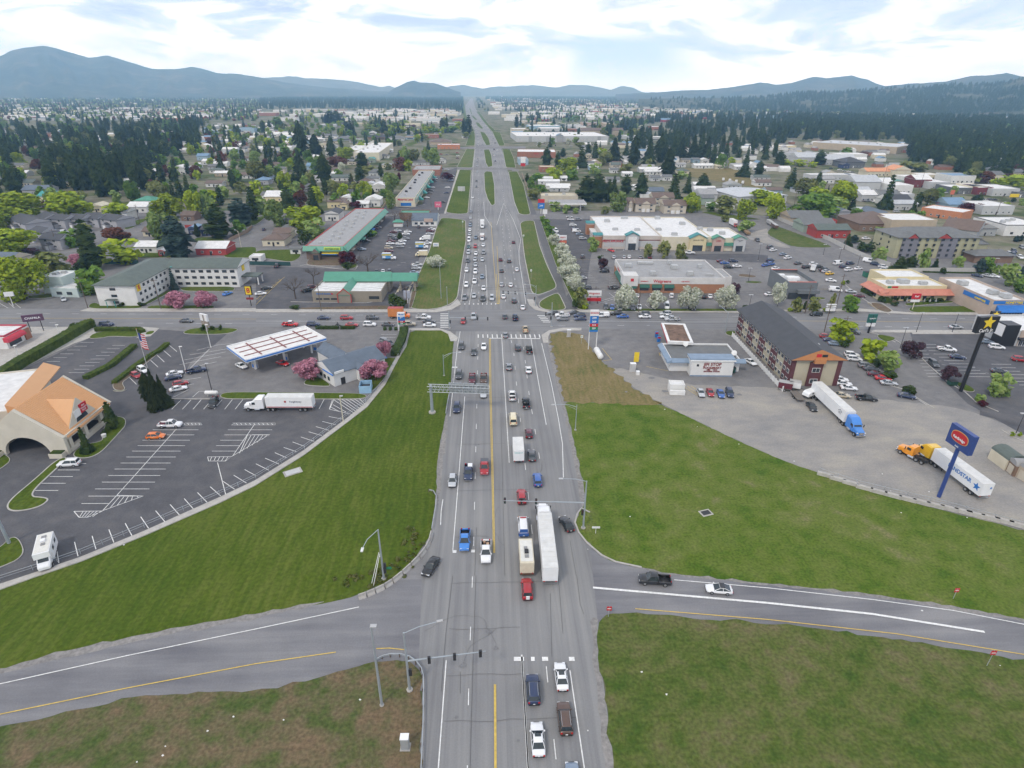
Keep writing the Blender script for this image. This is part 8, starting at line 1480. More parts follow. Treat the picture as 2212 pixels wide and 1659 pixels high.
fb(130, 'D 1050,250 1300,250 1300,215 1060,210', 25, 80, 6, 9); fb(300, 'D 1130,262 1700,256 1700,228 1130,228', 9, 26, 3, 6); fb(420, 'D 1060,215 2300,226 2300,209 1060,208', 14, 50, 4, 8); fb(160, 'D 1700,258 2300,262 2300,240 1700,238', 10, 24, 3, 6); fb(120, 'D 0,330 440,330 440,285 0,285', 9, 16, 3, 4.5); fb(90, 'D 1250,372 1950,372 1950,310 1250,310', 9, 16, 3, 4.5); fb(60, 'D 100,410 300,410 300,350 100,350', 8, 14, 3, 4); fb(60, 'D 440,330 640,330 640,270 440,270', 9, 20, 3, 5); fb(70, 'D 1960,378 2300,378 2300,300 1960,300', 9, 16, 3, 4.5)
tag(ft.build('far_town', FM), 'pale roofs of the town spread over the distant plain', kind='stuff')
wt = G(*pts('a1 1397,500')[0]); t = thing('water_tower', 'small white water tower rising over the far tree belt', 'tower', wt); MB().tube([(0, 0, 0), (0, 0, 34), (0, 0, 36)], [9, 9, 4], 16).build('tank', TRIM, t)
STEEL = mat('painted_steel', (.36, .40, .43), .45, metal=.3, var=.08); DPOLE = mat('dark_pole', (.035, .03, .03), .6); WOOD = mat('weathered_pole', (.13, .10, .08), .9, var=.2, scale=2)
def ph(s, s2):
    """foot position and height of a post from foot and top positions"""
    (x, y), (x2, y2) = pts(s + ' ' + s2)[:2]; P = G(x, y); return P, hgt(P, y2)
def dirpx(P, s):
    Q = G(*pts(s)[0], P[2] if len(P) > 2 else 0); return Q
def lamp(label, foot, top, arm=None, m=STEEL, r=.12, head=1, group='street lamps', alen=2.4, adir=0.0):
    P, h = ph(foot, top); t = thing('street_lamp', label, 'lamp', P, adir, group)
    MB().tube([(0, 0, 0), (0, 0, .15)], .32, 8).build('base', M_conc, t); MB().tube([(0, 0, .1), (0, 0, h)], [r, r * .6], 8).build('pole', m, t)
    if arm:
        MB().tube([(0, 0, h - .6), (alen * .4, 0, h + .25), (alen, 0, h + .5)], .06, 6).tube([(0, 0, h - 1.3), (alen * .5, 0, h + .2)], .035, 5).build('arm', m, t)
        MB().loft([[(x, -w_, h + .38), (x, w_, h + .38), (x, w_ * .7, h + .56), (x, -w_ * .7, h + .56)] for x, w_ in ((alen - .1, .12), (alen + .3, .2), (alen + .8, .14))]).build('lamp_head', ALU, t)
    else: 
        for k in range(head): MB().box(-.1 + (k and -.9), -.25, h - .02, .7 + (k and -.9), .25, h + .14).build('lamp_head', TRIM if m is TRIM else ALU, t)
    return t
EA = EROT
lamp('tall camera pole with a small dome at the lower left verge', 'd1 1088,1115', 'd1 1012,435', r=.2); 
P, h = ph('d1 1088,1115', 'd1 1012,435')
lamp('galvanised lamp with curved arm reaching over the right grass', 'c2 547,398', 'c2 560,180', True, adir=pi + .1, alen=5.5)
lamp('galvanised lamp above the curved barrier in the left grass', 'b1 1625,1518', 'b1 1622,1335', True, adir=0.1, alen=4.5); lamp('lamp on the verge corner before the crossing', 'b1 1655,920', 'b1 1650,755', True, adir=-1.5, alen=1)
lamp('tall thin floodlight mast on the dry verge', 'b1 1600,850', 'b1 1588,545', r=.14); lamp('lamp by the bike trail with a short arm over the road', 'b2 205,900', 'b2 207,738', True, adir=pi, alen=4)
for s_, s2, lb in (('b0 528,1210', 'b0 488,1080', 'behind the hedge, upper'), ('b0 178,1408', 'b0 122,1260', 'behind the hedge, lower'), ('b0 1602,1468', 'b0 1548,1268', 'beside the parked dark pickup'), ('b0 1822,1275', 'b0 1772,1078', 'below the round sign bed')): lamp('white lot lamp ' + lb, s_, s2, m=TRIM, r=.14)
lamp('yellowish lot lamp on the fence line of the dark lot', 'c1 755,330', 'c1 730,105', m=crm, r=.13); lamp('thick steel post in the grass corner at lower left', 'c0 82,1380', 'c0 -60,1000', r=.3)
lamp('grey lamp beside the propane tank of the dark lot', 'b0 1830,1645', 'b0 1785,1415', m=DPOLE)
lamp('side street lamp with short arm left of the white shed', 'b0 2085,410', 'b0 2060,270', True, m=crm, adir=2.6, alen=2); lamp('lamp in the townhouse driveway', 'b0 715,480', 'b0 690,415', m=DPOLE, r=.08)
for i, (a, b_) in enumerate((('b3 1280,1145', 'b3 1340,975'), ('b3 1590,1145', 'b3 1650,980'), ('b3 1138,1290', 'b3 1190,1105'), ('b3 475,480', 'b3 497,385'), ('b3 608,530', 'b3 632,420'), ('b3 765,600', 'b3 790,470'), ('b3 1945,620', 'b3 1975,505'), ('b2 2125,525', 'b2 2150,380'), ('b2 2040,710', 'b2 2055,590'), ('b2 2045,950', 'b2 2065,820'), ('c3 2140,430', 'c3 2210,255'), ('b2 893,925', 'b2 897,800'))):
    P, _ = ph(a, b_); t = lamp(None, a, b_, m=DPOLE, r=.1, head=2); AUTO.append((t, 'dark lot lamp', 'on the right side of the highway', P, 'dark lot lamps'))
for i, (a, b_) in enumerate((('b0 762,936', 'b0 668,660'), ('b0 1392,942', 'b0 1328,675'), ('b1 563,960', 'b1 535,715'), ('b1 1308,930', 'b1 1283,740'), ('b0 1212,215', 'b0 1180,40'), ('b0 500,420', 'b0 455,250'), ('b3 578,965', 'b3 650,640'), ('b3 655,430', 'b3 700,265'), ('b3 318,980', 'b3 375,735'), ('b3 485,1138', 'b3 545,900'), ('b2 1092,970', 'b2 1105,790'), ('a3 975,1300', 'a3 990,1050'), ('a2 918,1180', 'a2 932,1030'), ('a3 1300,1320', 'a3 1335,1130'), ('a3 1965,1530', 'a3 2010,1340'), ('a1 612,1400', 'a1 610,1300'), ('b1 1515,60', 'b1 1515,-60'), ('a3 220,1450', 'a3 250,1270'), ('a0 1525,1145', 'a0 1500,1010'), ('b2 725,770', 'b2 727,745'), ('b3 665,1110', 'b3 695,1005'))):
    P, h = ph(a, b_); t = thing('utility_pole', None, 'pole', P, EROT + (.0 if i % 3 else .4)); MB().tube([(0, 0, 0), (0, 0, h)], [.17, .11], 7).build('pole', WOOD, t); MB().box(-1.3, -.07, h - .9, 1.3, .07, h - .75).build('crossarm', WOOD, t); AUTO.append((t, 'weathered utility pole', 'of the street lines', P, 'utility poles'))
def signal(t, x, y, z, side=1):
    s_ = MB().box(-.2, -.18, -.6, .2, .12, .6).build('signal_head', DARKP, t); s_.location = (x, y, z)
    for k, c in enumerate(((.06, .008, .008), (.06, .04, .01), (.01, .05, .03))):
        l_ = MB().tube([(0, .12, 0), (0, .2, 0)], .13, 10).build('lens', ink('lens%d' % k, c), s_); l_.location = (0, 0, .38 - .38 * k)
def mast(label, foot, top, tip, zf, lights, luminaire=None, face=0.0, extra_=None):
    P, h = ph(foot, top); Q = G(*pts(tip)[0], h * zf); d = Q - P; t = thing('traffic_signal', label, 'traffic light', P, atan2(d.y, d.x)); L_ = hypot(d.x, d.y); z = h * zf
    MB().tube([(0, 0, 0), (0, 0, .2)], .45, 8).build('base', M_conc, t); MB().tube([(0, 0, .1), (0, 0, h)], [.2, .12], 8).build('pole', STEEL, t); MB().tube([(0, 0, z), (L_, 0, z)], [.13, .07], 8).build('mast_arm', STEEL, t)
    for f in lights: signal(t, L_ * f, .15 if face else -.15, z - .1)
    signal(t, .35, 0, z * .62)
    if luminaire: a_ = luminaire; MB().tube([(0, 0, h - .1), (cos(a_) * 2, sin(a_) * 2, h + .5), (cos(a_) * 4.5, sin(a_) * 4.5, h + .7)], .06, 6).build('arm', STEEL, t); q = MB().box(-.4, -.18, -.08, .4, .18, .08).build('lamp_head', ALU, t); q.location = (cos(a_) * 4.8, sin(a_) * 4.8, h + .72); q.rotation_euler = (0, 0, a_)
    return t
mast('near left signal mast with three hanging heads and curved lamp arm', 'd1 1328,985', 'd1 1292,490', 'd1 1985,650', .52, (.28, .6, .93), .12)
mast('right signal mast with three heads over the northbound lanes', 'c2 615,1245', 'c2 635,838', 'c1 2140,1008', .55, (.1 + .5, .78, .985), .1)
mast('signal mast at the left junction corner reaching over the road', 'b1 1672,1108', 'b1 1668,960', 'b1 2020,1022', .62, (.4, .7, .95)); mast('signal mast at the trail corner', 'b2 203,918', 'b2 205,800', 'b1 2120,795', .92, (.3, .6, .95, .8)); mast('tall signal pole before the eastern crosswalk', 'b2 340,1095', 'b2 330,885', 'b2 290,985', .6, (.9,))
P, h = ph('b2 1840,1140', 'b2 1855,975'); t = thing('street_lamp', 'very long-armed lamp reaching back over the cross street', 'lamp', P, 0, 'street lamps'); Q = G(*pts('b2 1700,850')[0], h) - P; MB().tube([(0, 0, 0), (0, 0, h)], .15, 8).build('pole', STEEL, t); MB().tube([(0, 0, h), (Q.x * .45, Q.y * .45, h + .5)], .08, 6).build('arm', STEEL, t)
t = mast('lamp and signal post behind the curved concrete barrier', 'd1 1105,25', 'c1 1058,1258', 'c1 1120,1560', .3, (.8,)); P, h = ph('d1 1105,25', 'c1 1058,1258')
MB().tube([(0, 0, h), (-1.5, -1.6, h - .6), (-2.0, -3.2, h - 1.0)], .07, 6).build('arm', STEEL, t); q = MB().box(-.2, -.45, -.1, .2, .45, .1).build('lamp_head', TRIM, t); q.location = (-2, -3.5, h - 1.05)
MB().tube([(-.3, 0, h * .55), (-1.9, -1.2, 0)], .06, 5).tube([(-.1, -.3, h * .55), (-1.5, -1.6, 0)], .06, 5).build('brace', TRIM, t); MB().box(.2, -.05, 2.2, 1.5, 0, 2.7).build('street_name_sign', GRN_, t)
P, h = ph('c1 1523,248', 'b1 1515,1600'); Q = G(*pts('c1 2015,70')[0], h * .82); d = Q - P; t = thing('sign_gantry', 'steel cantilever sign gantry over the southbound lanes, sign backs showing', 'sign', P, atan2(d.y, d.x)); L_ = hypot(d.x, d.y)
MB().tube([(0, 0, 0), (0, 0, .4)], .9, 12).build('base', M_conc, t); MB().tube([(0, 0, .2), (0, 0, h)], [.42, .36], 10).build('column', STEEL, t); tr = MB(); z0, z1 = h * .80, h * .99
for y in (-.7, .7):
    for z in (z0, z1): tr.tube([(-.8, y, z), (L_, y, z)], .09, 6)
    for i in range(14): x = L_ * i / 14; tr.tube([(x, y, z0), (x + L_ / 28, y, z1)], .05, 4).tube([(x + L_ / 28, y, z1), (x + L_ / 14, y, z0)], .05, 4)
for i in range(15): x = L_ * i / 14; tr.tube([(x, -.7, z1), (x, .7, z1)], .05, 4).tube([(x, -.7, z0), (x, .7, z1)], .04, 4)
tr.build('truss', GALV, t)
for a, c in ((.30, .52), (.54, .74), (.77, .97)): MB().box(L_ * a, .95, z0 - .9, L_ * c, 1.05, z1 + .5).box(L_ * a + .3, .75, z0 - .7, L_ * a + .45, .95, z1 + .3).box(L_ * c - .45, .75, z0 - .7, L_ * c - .3, .95, z1 + .3).build('sign_board', GALV, t)
def pylon(label, foot, top, w_, parts_, posts=((0, 0),), pm=TRIM, pr=.25, rz=EROT, th=.6, name='pylon_sign'):
    P, h = ph(foot, top); t = thing(name, label, 'sign', P, rz)
    for x, y in posts: MB().tube([(x, y, 0), (x, y, h * .97)], pr, 8).build('post', pm, t)
    for z0, z1, m, txt, tm, sz in parts_:
        MB().box(-w_ / 2, -th / 2, h * z0, w_ / 2, th / 2, h * z1).build('sign_panel', m, t)
        if txt: word(t, txt, sz, (0, -th / 2 - .03, h * (z0 + z1) / 2), (pi / 2, 0, 0), tm, bold=.02)
    return t, h
pylon('tall white price sign with blue, red and green rows before the left grass', 'b1 1265,1130', 'b1 1275,970', 2.3, ((.78, 1, WHT_, 'Mobil', BLU_, .8), (.66, .775, BLU_, '299', WHT_, .7), (.56, .655, BLU_, None, None, 1), (.46, .555, RED_, '319', WHT_, .6), (.36, .455, GRN_, '329', WHT_, .6)), ((-1.2, 0),))
pylon('tall white price sign with blue and green rows before the dry grass', 'b2 692,1290', 'b2 705,950', 2.7, ((.86, 1, WHT_, 'EXXON', RED_, .75), (.76, .855, BLU_, '299', WHT_, .9), (.67, .755, BLU_, '309', WHT_, .9), (.59, .665, RED_, '319', WHT_, .8), (.51, .585, GRN_, '329', WHT_, .8), (.46, .505, BLU_, None, None, 1)), ((-1.25, 0), (1.25, 0)), pr=.14)
t, h = pylon('black square star sign on a tall black pole at right', 'D 2075,845', 'b3 1900,1005', 6.0, ((.80, 1.0, BLK_, "Carl's Jr.", WHT_, 1.3),), pm=BLK_, pr=.5, rz=EROT + .15, th=1.2)
q = MB().prism(star(1.9, .85), -.06, .06).build('star', YEL_, t); q.location = (0, -.68, h * .93); q.rotation_euler = (pi / 2, 0, 0)
for o in t.children:
    if o.name.startswith('lettering'): o.location = (0, -.66, h * .83)
t, h = pylon('smaller black star sign at the roadside behind the tall one', 'b3 1915,1110', 'b3 1915,960', 3.2, ((.6, 1.0, BLK_, None, None, 1),), pm=BLK_, pr=.3, th=.8); q = MB().prism(star(1.1, .5), -.06, .06).build('star', YEL_, t); q.location = (0, -.45, h * .84); q.rotation_euler = (pi / 2, 0, 0)
_, Hs = ph('c3 1475,975', 'c3 1640,395'); Sa, Sb = G(*pts('c3 1580,392')[0], Hs), G(*pts('c3 1780,527')[0], Hs); SL, SR = (Sb - Sa).length, atan2(Sb.y - Sa.y, Sb.x - Sa.x)
t, h = pylon('wide dark blue sign with red oval badge on a blue pole', 'c3 1475,975', 'c3 1640,395', SL, ((.74, 1.0, mat('sign_navy', (.03, .06, .22), .45), None, None, 1),), pm=mat('sign_navy', (.03, .06, .22), .45), pr=.38, rz=SR, th=1.0)
MB().extr([(SL * .36 * cos(2 * pi * i / 24), h * .88 + 1.35 * (abs(sin(2 * pi * i / 24)) ** .6) * (1 if i < 12 else -.8)) for i in range(24)], 'y', -.56, -.51).build('gold_rim', mat('sign_gold', (.6, .35, .1), .5), t); MB().extr([(SL * .335 * cos(2 * pi * i / 24), h * .88 + 1.2 * (abs(sin(2 * pi * i / 24)) ** .6) * (1 if i < 12 else -.8)) for i in range(24)], 'y', -.6, -.55).build('red_badge', RED_, t)
word(t, 'FairBridge', SL * .125, (0, -.63, h * .87), (pi / 2, 0, 0), WHT_, bold=.02); word(t, 'INN', .5, (0, -.55, h * .765), (pi / 2, 0, 0), WHT_)
t, h = pylon('yellow and red 8 sign on a black post by the motel drive', 'b0 2172,915', 'b0 2150,740', 2.6, ((.55, 1.0, BLK_, None, None, 1), (.32, .42, MRN, None, None, 1)), pm=BLK_, pr=.15); MB().box(-1.05, -.36, h * .58, 1.05, -.31, h * .97).build('yellow_panel', YEL_, t); word(t, '8', 2.6, (0, -.4, h * .77), (pi / 2, 0, 0), RED_, bold=.06)
t, h = pylon('dark green hotel sign over a white panel near the inn entrance', 'b3 865,1148', 'b3 900,985', 3.0, ((.55, 1.0, mat('sign_green', (.02, .12, .10), .5), 'QUALITY', WHT_, .55), (.36, .52, WHT_, None, None, 1)), pm=BLK_, pr=.35)
pylon('pale pink and blue drugstore sign board over a red reader panel', 'b2 705,895', 'b2 702,785', 5.6, ((.62, 1.0, WHT_, 'Walgreens', RED_, 1.0), (.2, .45, RED_, None, None, 1)), ((-1.5, 0), (1.5, 0)), pm=DPOLE, pr=.15)
pylon('red and white appliance shop sign at the trail side', 'b2 437,380', 'b2 437,305', 4.2, ((.5, 1.0, WHT_, "FRED'S", RED_, 1.0), (.1, .4, mat('sign_orange', (.6, .15, .08), .5), None, None, 1)), pm=TRIM)
pylon('blue price sign at the upper filling station', 'a2 250,1500', 'a2 245,1375', 4.5, ((.75, 1, RED_, None, None, 1), (.35, .74, BLU_, '299', WHT_, 1.6)), pm=TRIM); pylon('white roadside sign beside the bike trail top', 'a2 283,1540', 'a2 283,1465', 3.0, ((.5, 1, WHT_, None, None, 1),))
pylon('pink roadside sign beside the long shops', 'a1 1575,1470', 'a1 1575,1398', 4.6, ((.35, 1, mat('sign_pink', (.62, .12, .2), .5), 'SALE', WHT_, 1.4),)); pylon('small orange sign among the upper right shops', 'a3 1578,1370', 'a3 1580,1298', 3, ((.5, 1, mat('sign_orange', (.6, .15, .08), .5), None, None, 1),), pm=DPOLE)
pylon('yellow roadside sign at the upper right edge', 'a3 2110,1400', 'a3 2115,1330', 7, ((.6, 1, YEL_, None, None, 1),), pm=DPOLE); pylon('red and dark sign stack beside the far right frontage', 'a2 95,1110', 'a2 90,1010', 5, ((.5, 1, WHT_, None, None, 1), (.2, .45, RED_, None, None, 1)), pm=DPOLE)
pylon('round-topped pink monument sign in the planted street island', 'b0 1790,1130', 'b0 1785,985', 3.6, ((.6, 1, WHT_, None, None, 1), (.3, .55, mat('sign_stone', (.3, .26, .22), .7), None, None, 1)), pm=mat('sign_stone', (.3, .26, .22), .7), pr=.5, rz=EROT - .5)
pylon('dark sign on two posts at the left restaurant', 'b0 325,1135', 'b0 310,990', 6.0, ((.62, 1, mat('sign_dusk', (.10, .05, .09), .5), 'CHAPALA', WHT_, 1.0),), ((-1.8, 0), (1.8, 0)), pm=DPOLE, pr=.13, rz=EROT + .35); pylon('white roof-shaped sign on a slim post at the left edge', 'b0 115,915', 'b0 75,795', 3.0, ((.7, 1, WHT_, None, None, 1),), rz=EROT + .3, pr=.14)
pylon('red oval restaurant sign over white letters on a pale post', 'b3 1245,950', 'b3 1275,808', 3.2, ((.68, 1.0, RED_, 'Red', WHT_, 1.0), (.5, .62, WHT_, None, None, 1)), pm=crm, pr=.15); pylon('yellow upright banner beside the air machine', 'b2 1070,1420', 'b2 1080,1310', 1.5, ((.2, .95, YEL_, None, None, 1),), ((-.7, 0),), pr=.05, pm=DPOLE, th=.1, name='banner'); pylon('white sign stack on the pole by the dark office', 'b3 530,985', 'b3 545,895', 3.6, ((.3, .55, WHT_, None, None, 1), (.65, .75, WHT_, None, None, 1), (.85, .95, WHT_, None, None, 1)), pm=DPOLE, pr=.1)
pylon('bank sign slab beside the utility pole', 'b1 1310,890', 'b1 1303,785', 2.6, ((.4, 1, mat('sign_grey', (.36, .38, .45), .5), None, None, 1),)); pylon('green-topped sign on a pole behind the strip mall', 'b1 525,300', 'b1 508,190', 3.0, ((.8, 1, mat('sign_orange', (.6, .15, .08), .5), None, None, 1),), pm=GALV, pr=.12); pylon('small white sign board on the dry verge', 'b1 1556,412', 'b1 1556,372', 3.0, ((.3, 1, WHT_, 'SALE', BLU_, .8),), ((-1.2, 0), (1.2, 0)), pr=.06)
pylon('small blank board standing in the grass near the right mast', 'c2 722,1290', 'c2 732,1232', 1.5, ((.75, 1, WHT_, None, None, 1),), pr=.05, th=.06); pylon('square grey sign back standing in the second verge', 'a1 1775,1310', 'a1 1775,1265', 6, ((.1, 1, wc('lgr'), None, None, 1),), pr=.08, th=.1)
for foot, top, lb, m in (('d3 1890,775', 'd3 1935,645', 'red and white sign on a tall post below the right ramp', RED_), ('d3 1600,195', 'd3 1615,105', 'red sign in the grass above the right ramp', RED_), ('d2 833,350', 'd2 838,285', 'small red and white sign at the ramp nose', RED_), ('b2 163,710', 'b2 165,600', 'small white and green sign beside the right verge', WHT_), ('b2 98,400', 'b2 100,300', 'thin sign post on the right verge', WHT_), ('b1 1788,260', 'b1 1788,180', 'thin sign post on the left verge', WHT_), ('b2 600,1240', 'b2 655,1170', 'short white marker post beside the trash at the price sign', WHT_)):
    P, h = ph(foot, top); h = max(h, 2.2); t = thing('road_sign', lb, 'sign', P, EROT); MB().tube([(0, 0, 0), (0, 0, h)], .05, 6).build('post', GALV, t); MB().box(-.4, -.04, h - .85, .4, 0, h).build('plate', m, t); MB().box(-.3, -.06, h - .5, .3, -.04, h - .36).build('white_bar', WHT_ if m is RED_ else GRN_, t)
P, h = ph('b0 1290,1502', 'b0 1185,1118'); t = thing('flagpole', 'tall flagpole with a limp striped flag beside the white SUV', 'flagpole', P, EROT); MB().tube([(0, 0, 0), (0, 0, h)], [.13, .07], 8).build('pole', ALU, t); MB().tube([(0, 0, h), (0, 0, h + .15), (0, 0, h + .3)], [.05, .14, .05], 8).build('finial', mat('sign_gold', (.6, .35, .1), .5), t)
fl = MB(); n = 13
for i in range(n):
    z1, z0 = h - .9 - i * .36, h - .9 - (i + 1) * .36; m = 0 if i % 2 == 0 else 1
    for j in range(5):
        x0, x1 = .1 + j * .36, .1 + (j + 1) * .36; f = lambda x: .22 * sin(x * 5) * min(1, x); mm = 2 if (i < 7 and j < 2) else m
        fl.add([(x0, f(x0), z0 - x0 * .5), (x1, f(x1), z0 - x1 * .5), (x1, f(x1), z1 - x1 * .5), (x0, f(x0), z1 - x0 * .5)], [(0, 1, 2, 3)], mm)
fl.build('flag', [RED_, WHT_, mat('sign_navy', (.03, .06, .22), .45)], t)
def guard(label, s, label2=None):
    P = W(s); o_ = P[0]; Q = [p - o_ for p in P]; t = thing('guard_rail', label, 'guard rail', o_); mb = MB()
    for z0, z1, w_ in ((.5, .6, .12), (.6, .68, .05), (.68, .78, .12)): ribbon(mb, Q, w_, z0, z1)
    mb.build('rail', GALV, t); pb = MB().box(-.07, -.08, 0, .07, .08, .72).mesh('post', [WOOD])
    for seg in zip(Q, Q[1:]):
        n = max(1, int((seg[1] - seg[0]).length / 2))
        for i in range(n): child('post', pb, t, seg[0].lerp(seg[1], i / n) - Vector((.15, 0, 0)))
guard('guard rail curving round the lower left verge corner', 'd1 1045,745 1100,715 1170,700 1250,700 1330,722 1390,765 1430,820 1447,880 1450,1000 1446,1300 1430,1659 1425,1800')
guard('guard rail beside the mown left grass', 'c1 1500,935 1535,945 1558,985 1555,1060 1535,1180 1520,1270')
guard('short guard rail above the gantry foot', 'b1 1700,1560 c1 1672,90 1660,150 1640,270')
BP = W('c1 1515,1300 1500,1370 1465,1440 1410,1510 1340,1580 1265,1650 d1 1180,60 1110,105 1030,145 955,175 880,200')
for i in range(len(BP) - 1):
    a, b_ = BP[i], BP[i + 1]; d = b_ - a; Lb = d.length - .15; t = thing('concrete_barrier', 'concrete barrier section, %s from the top of the curve' % ordn(i + 1), 'barrier', a, atan2(d.y, d.x), 'concrete barrier sections of the curve')
    MB().extr([(-.35, 0), (.35, 0), (.3, .2), (.12, .5), (.09, 1.0), (-.09, 1.0), (-.12, .5), (-.3, .2)], 'x', 0.05, Lb).build('barrier_body', M_conc, t)
for i, (x, y) in enumerate(((490, 795), (600, 832), (712, 868), (830, 908), (952, 942), (1075, 975), (1200, 1005), (1320, 1032), (1440, 1060), (1558, 1085), (1678, 1112), (1785, 1138), (1915, 1168), (2033, 1195), (2160, 1230))):
    P = G(*pts('c3 %d,%d' % (x, y))[0]); q = G(*pts('c3 %d,%d' % (x + 80, y + 21))[0]); d = q - P; o = MB().prism([(-1.55, -.4), (1.55, -.4), (1.6, .4), (-1.6, .4)], 0, .75, top=[(-1.5, -.35), (1.5, -.35), (1.52, .35), (-1.52, .35)]).build('concrete_block', M_conc); o.location = P; o.rotation_euler = (0, 0, atan2(d.y, d.x)); tag(o, 'concrete block, %s from the left along the gravel yard' % ordn(i + 1), 'barrier', 'concrete blocks along the gravel yard')
def tank(label, s, rz, L_=3.6, r=.55):
    P = G(*pts(s)[0]); t = thing('propane_tank', label, 'tank', P, rz); MB().tube([(-L_ / 2, 0, 1.1), (-L_ / 2 + .3, 0, 1.1), (L_ / 2 - .3, 0, 1.1), (L_ / 2, 0, 1.1)], [r * .4, r, r, r * .4], 14).build('tank_body', TRIM, t, ).data.polygons.foreach_get; MB().box(-L_ * .3, -.3, 0, -L_ * .3 + .2, .3, .8).box(L_ * .3, -.3, 0, L_ * .3 + .2, .3, .8).build('saddle', M_conc, t)
tank('white propane tank beside the dark pickup in the left lot', 'c0 1832,105', EROT); tank('white propane tank above the dry grass edge', 'b2 745,1350', heading(1290, 760, 300), 6.5, .9)
for s_, sz, m, lb in (('d1 1292,1480', (1.0, .8, 2.1), GALV, 'steel traffic cabinet on the lower left verge'), ('b2 490,1180', (1.2, .8, 2.4), ALU, 'steel cabinet on the dry grass corner'), ('b2 1040,1480', (1.6, 1.2, 2.6), ALU, 'grey and white air machine left of the food mart'), ('b2 1085,1510', (.9, .9, 1.1), TRIM, 'small white bin beside the air machine')):
    P = G(*pts(s_)[0]); t = thing('utility_cabinet', lb, 'cabinet', P, EROT); MB().box(-sz[0] / 2, -sz[1] / 2, .1, sz[0] / 2, sz[1] / 2, sz[2]).build('cabinet_body', m, t); MB().box(-sz[0] / 2 - .15, -sz[1] / 2 - .15, 0, sz[0] / 2 + .15, sz[1] / 2 + .15, .1).build('plinth', M_conc, t); MB().box(-sz[0] / 2 - .05, -sz[1] / 2 - .05, sz[2], sz[0] / 2 + .05, sz[1] / 2 + .05, sz[2] + .08).build('lid', WHITEM, t); MB().box(-sz[0] * .4, -sz[1] / 2 - .02, .3, sz[0] * .4, -sz[1] / 2, sz[2] - .2).build('door', m, t)
def dumpster(label, s, m, L_=2.2, w_=1.6, h=1.5, rz=EROT):
    P = G(*pts(s)[0]); t = thing('dumpster', label, 'dumpster', P, rz); MB().prism([(-L_ / 2, -w_ / 2), (L_ / 2, -w_ / 2), (L_ / 2, w_ / 2), (-L_ / 2, w_ / 2)], .15, h, top=[(-L_ / 2 - .1, -w_ / 2 - .15), (L_ / 2 + .1, -w_ / 2 - .15), (L_ / 2 + .1, w_ / 2), (-L_ / 2 - .1, w_ / 2)]).build('bin_body', m, t); MB().box(-L_ / 2 - .1, -w_ / 2 - .1, h, -.03, w_ / 2, h + .07).box(.03, -w_ / 2 - .1, h, L_ / 2 + .1, w_ / 2, h + .07).build('lid', DARKP, t)
DGN = mat('dumpster_green', (.02, .07, .05), .5); dumpster('dark green dumpster right of the food mart', 'b2 1880,1490', DGN, 2.6, 1.6, 1.8); dumpster('small blue bin behind the green dumpster', 'b2 1925,1470', mat('bin_blue', (.04, .07, .2), .5), 1.2, 1.2, 1.4); dumpster('dark green dumpster beside the tall black pole', 'b3 1585,1600', DGN, 2, 1.4, 1.4); dumpster('green dumpster behind the yellow restaurant', 'b3 865,665', mat('dumpster_green2', (.03, .16, .10), .5), 4, 3, 2.4)
P = G(*pts('b1 950,1650')[0]); t = thing('bin_enclosure', 'open pale blue bin enclosure below the right pink tree', 'enclosure', P, EROT + .1); PB = mat('pale_blue_panel', (.28, .46, .62), .6); MB().box(-1.6, -1.5, 0, -1.48, 2.4, 2.2).box(1.48, -1.5, 0, 1.6, 2.4, 2.2).box(-1.48, 2.28, 0, 1.48, 2.4, 2.2).box(-1.48, -1.5, 0, 1.48, -1.38, 2.2).build('panel', PB, t); MB().box(-1.1, -.6, .05, 1.1, 1.4, 1.4).build('bin', DARKP, t)
P = G(*pts('c1 318,762')[0]); t = thing('access_hatch', 'pale concrete access hatch in the mown left grass', 'hatch', P, .55); MB().box(-1.9, -1.1, 0, 1.9, 1.1, .12).build('slab', M_conc, t); MB().box(-1.5, -.8, .12, 1.5, .8, .17).build('lid', ALU, t)
P = G(*pts('c2 1675,1115')[0]); t = thing('drain_grate', 'stone-edged drain grate in the right grass', 'drain', P, .3); MB().box(-1.2, -.9, 0, 1.2, .9, .1).build('frame', M_conc, t); MB().box(-.9, -.6, .1, .9, .6, .13).build('grate', DARKP, t)
for i in range(6): 
    P = G(*pts('b3 %d,905' % (1190 + i * 50))[0]); t = thing('patio_umbrella', None, 'umbrella', P); MB().tube([(0, 0, 0), (0, 0, 2.4)], .05, 5).build('pole', DPOLE, t); MB().tube([(0, 0, 1.4), (0, 0, 2.6)], [.35, .05], 8).build('canopy', wc('gry'), t); AUTO.append((t, 'folded grey patio umbrella', 'before the yellow restaurant', P, 'patio umbrellas'))
P = G(*pts('c0 903,462')[0]); t = thing('planter_pot', 'white round planter with shrub by the hotel entrance', 'planter', P); MB().tube([(0, 0, 0), (0, 0, .9)], [.4, .55], 12).build('pot', TRIM, t)
lt = MB(); 
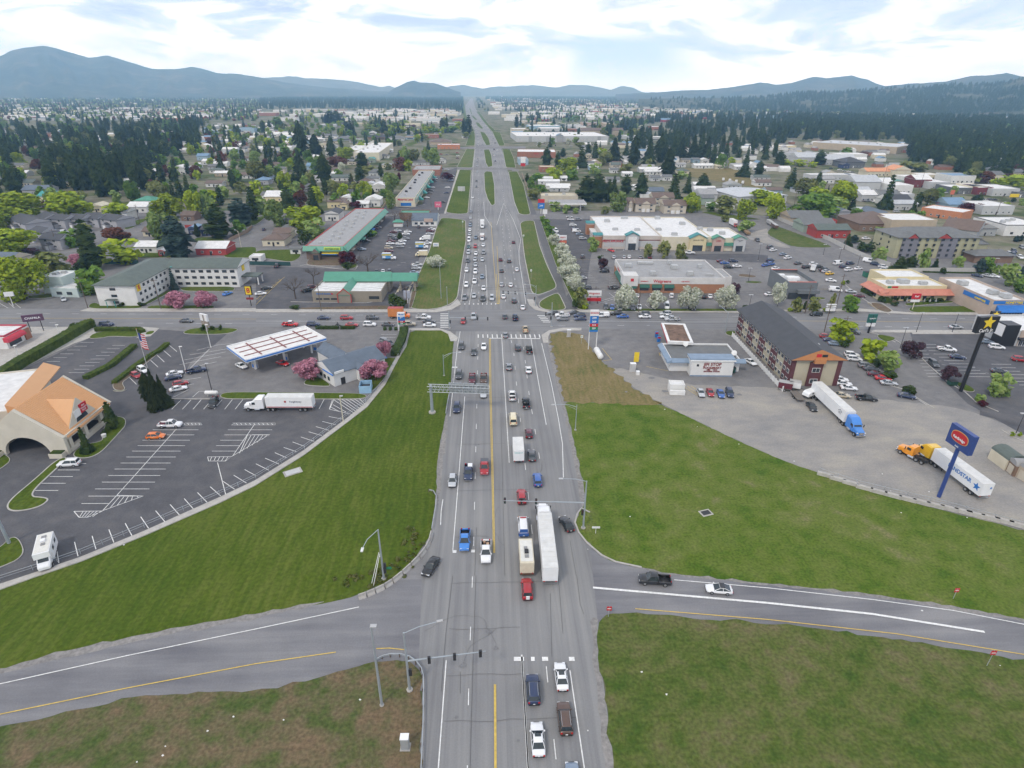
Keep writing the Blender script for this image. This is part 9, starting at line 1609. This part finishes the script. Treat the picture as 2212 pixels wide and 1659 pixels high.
for s_ in ('d2 1120,830', 'd2 1335,1025', 'c2 1020,1147', 'd0 2018,1217', 'd0 1795,1340', 'd0 1430,1473', 'd0 1408,1552', 'd0 1185,1608', 'd1 900,1070', 'c3 225,668', 'c3 988,778', 'c3 1060,925', 'c3 1390,932', 'c3 1720,1155', 'd3 2005,775', 'd2 655,1337', 'c2 655,1430', 'd3 1330,300', 'c1 1070,1490', 'c0 1070,1392', 'c3 1150,1113', 'd1 240,1245', 'c2 1320,220', 'c2 1600,370', 'c2 1960,520'):
    P = G(*pts(s_)[0]); a = T.uniform(.08, .19); rr = T.random() * 3; lt.prism([(P.x + a * cos(rr + k * 1.5 + T.uniform(-.3, .3)), P.y + a * sin(rr + k * 1.5) * .8) for k in range(4)], .02, .09)
tag(lt.build('litter', TRIM), 'white scraps of litter lying in the grass and on the gravel', kind='stuff')
def wires(label, s, zs, sag=1.5):
    P = W(s); mb = MB()
    for z in zs:
        for a, b_ in zip(P, P[1:]):
            mb.tube([(a.lerp(b_, k / 8).x, a.lerp(b_, k / 8).y, z - sag * 4 * (k / 8) * (1 - k / 8)) for k in range(9)], .03, 3, cap=False)
    tag(mb.build('power_line', DPOLE), label, 'cable')
wires('power lines strung along the north side of the cross street', 'b0 -700,938 762,936 1392,942 b1 563,960 1308,930 b2 1092,970 b3 318,980 578,965', (9.2, 9.9))
grp = {}
for t, desc, where, P, g in AUTO: grp.setdefault((desc, where), []).append((px(P)[0], t, g))
for (desc, where), L_ in grp.items():
    L_.sort(key=lambda q: q[0])
    for i, (_, t, g) in enumerate(L_):
        lab = desc + ' ' + where if len(L_) == 1 else '%s, %s from the left %s' % (desc, ordn(i + 1), where)
        t['label'] = lab; t['group'] = g
for o in bpy.data.objects:
    l = o.get('label')
    if l and len(l.split()) > 16:
        for a, b in ((' counted from the', ' from the'), (', counted', ''), ('in the ', 'in '), ('the ', '')):
            l = l.replace(a, b)
            if len(l.split()) <= 16: break
        o['label'] = ' '.join(l.split()[:16])
hz = MB().box(-13500, -13500, -1.5, 13500, 13900, 900)
hm = bpy.data.materials.new('haze'); hm.use_nodes = True; ht = hm.node_tree
ht.nodes.remove(ht.nodes['Principled BSDF'])
pv = ht.nodes.new('ShaderNodeVolumePrincipled'); pv.inputs['Density'].default_value = 1.35e-4
pv.inputs['Color'].default_value = (.32, .61, 1, 1); pv.inputs['Absorption Color'].default_value = (1, 1, 1, 1)
ht.links.new(pv.outputs[0], ht.nodes['Material Output'].inputs['Volume'])
tag(hz.build('haze', hm), 'thin pale blue air over the plain', kind='stuff')
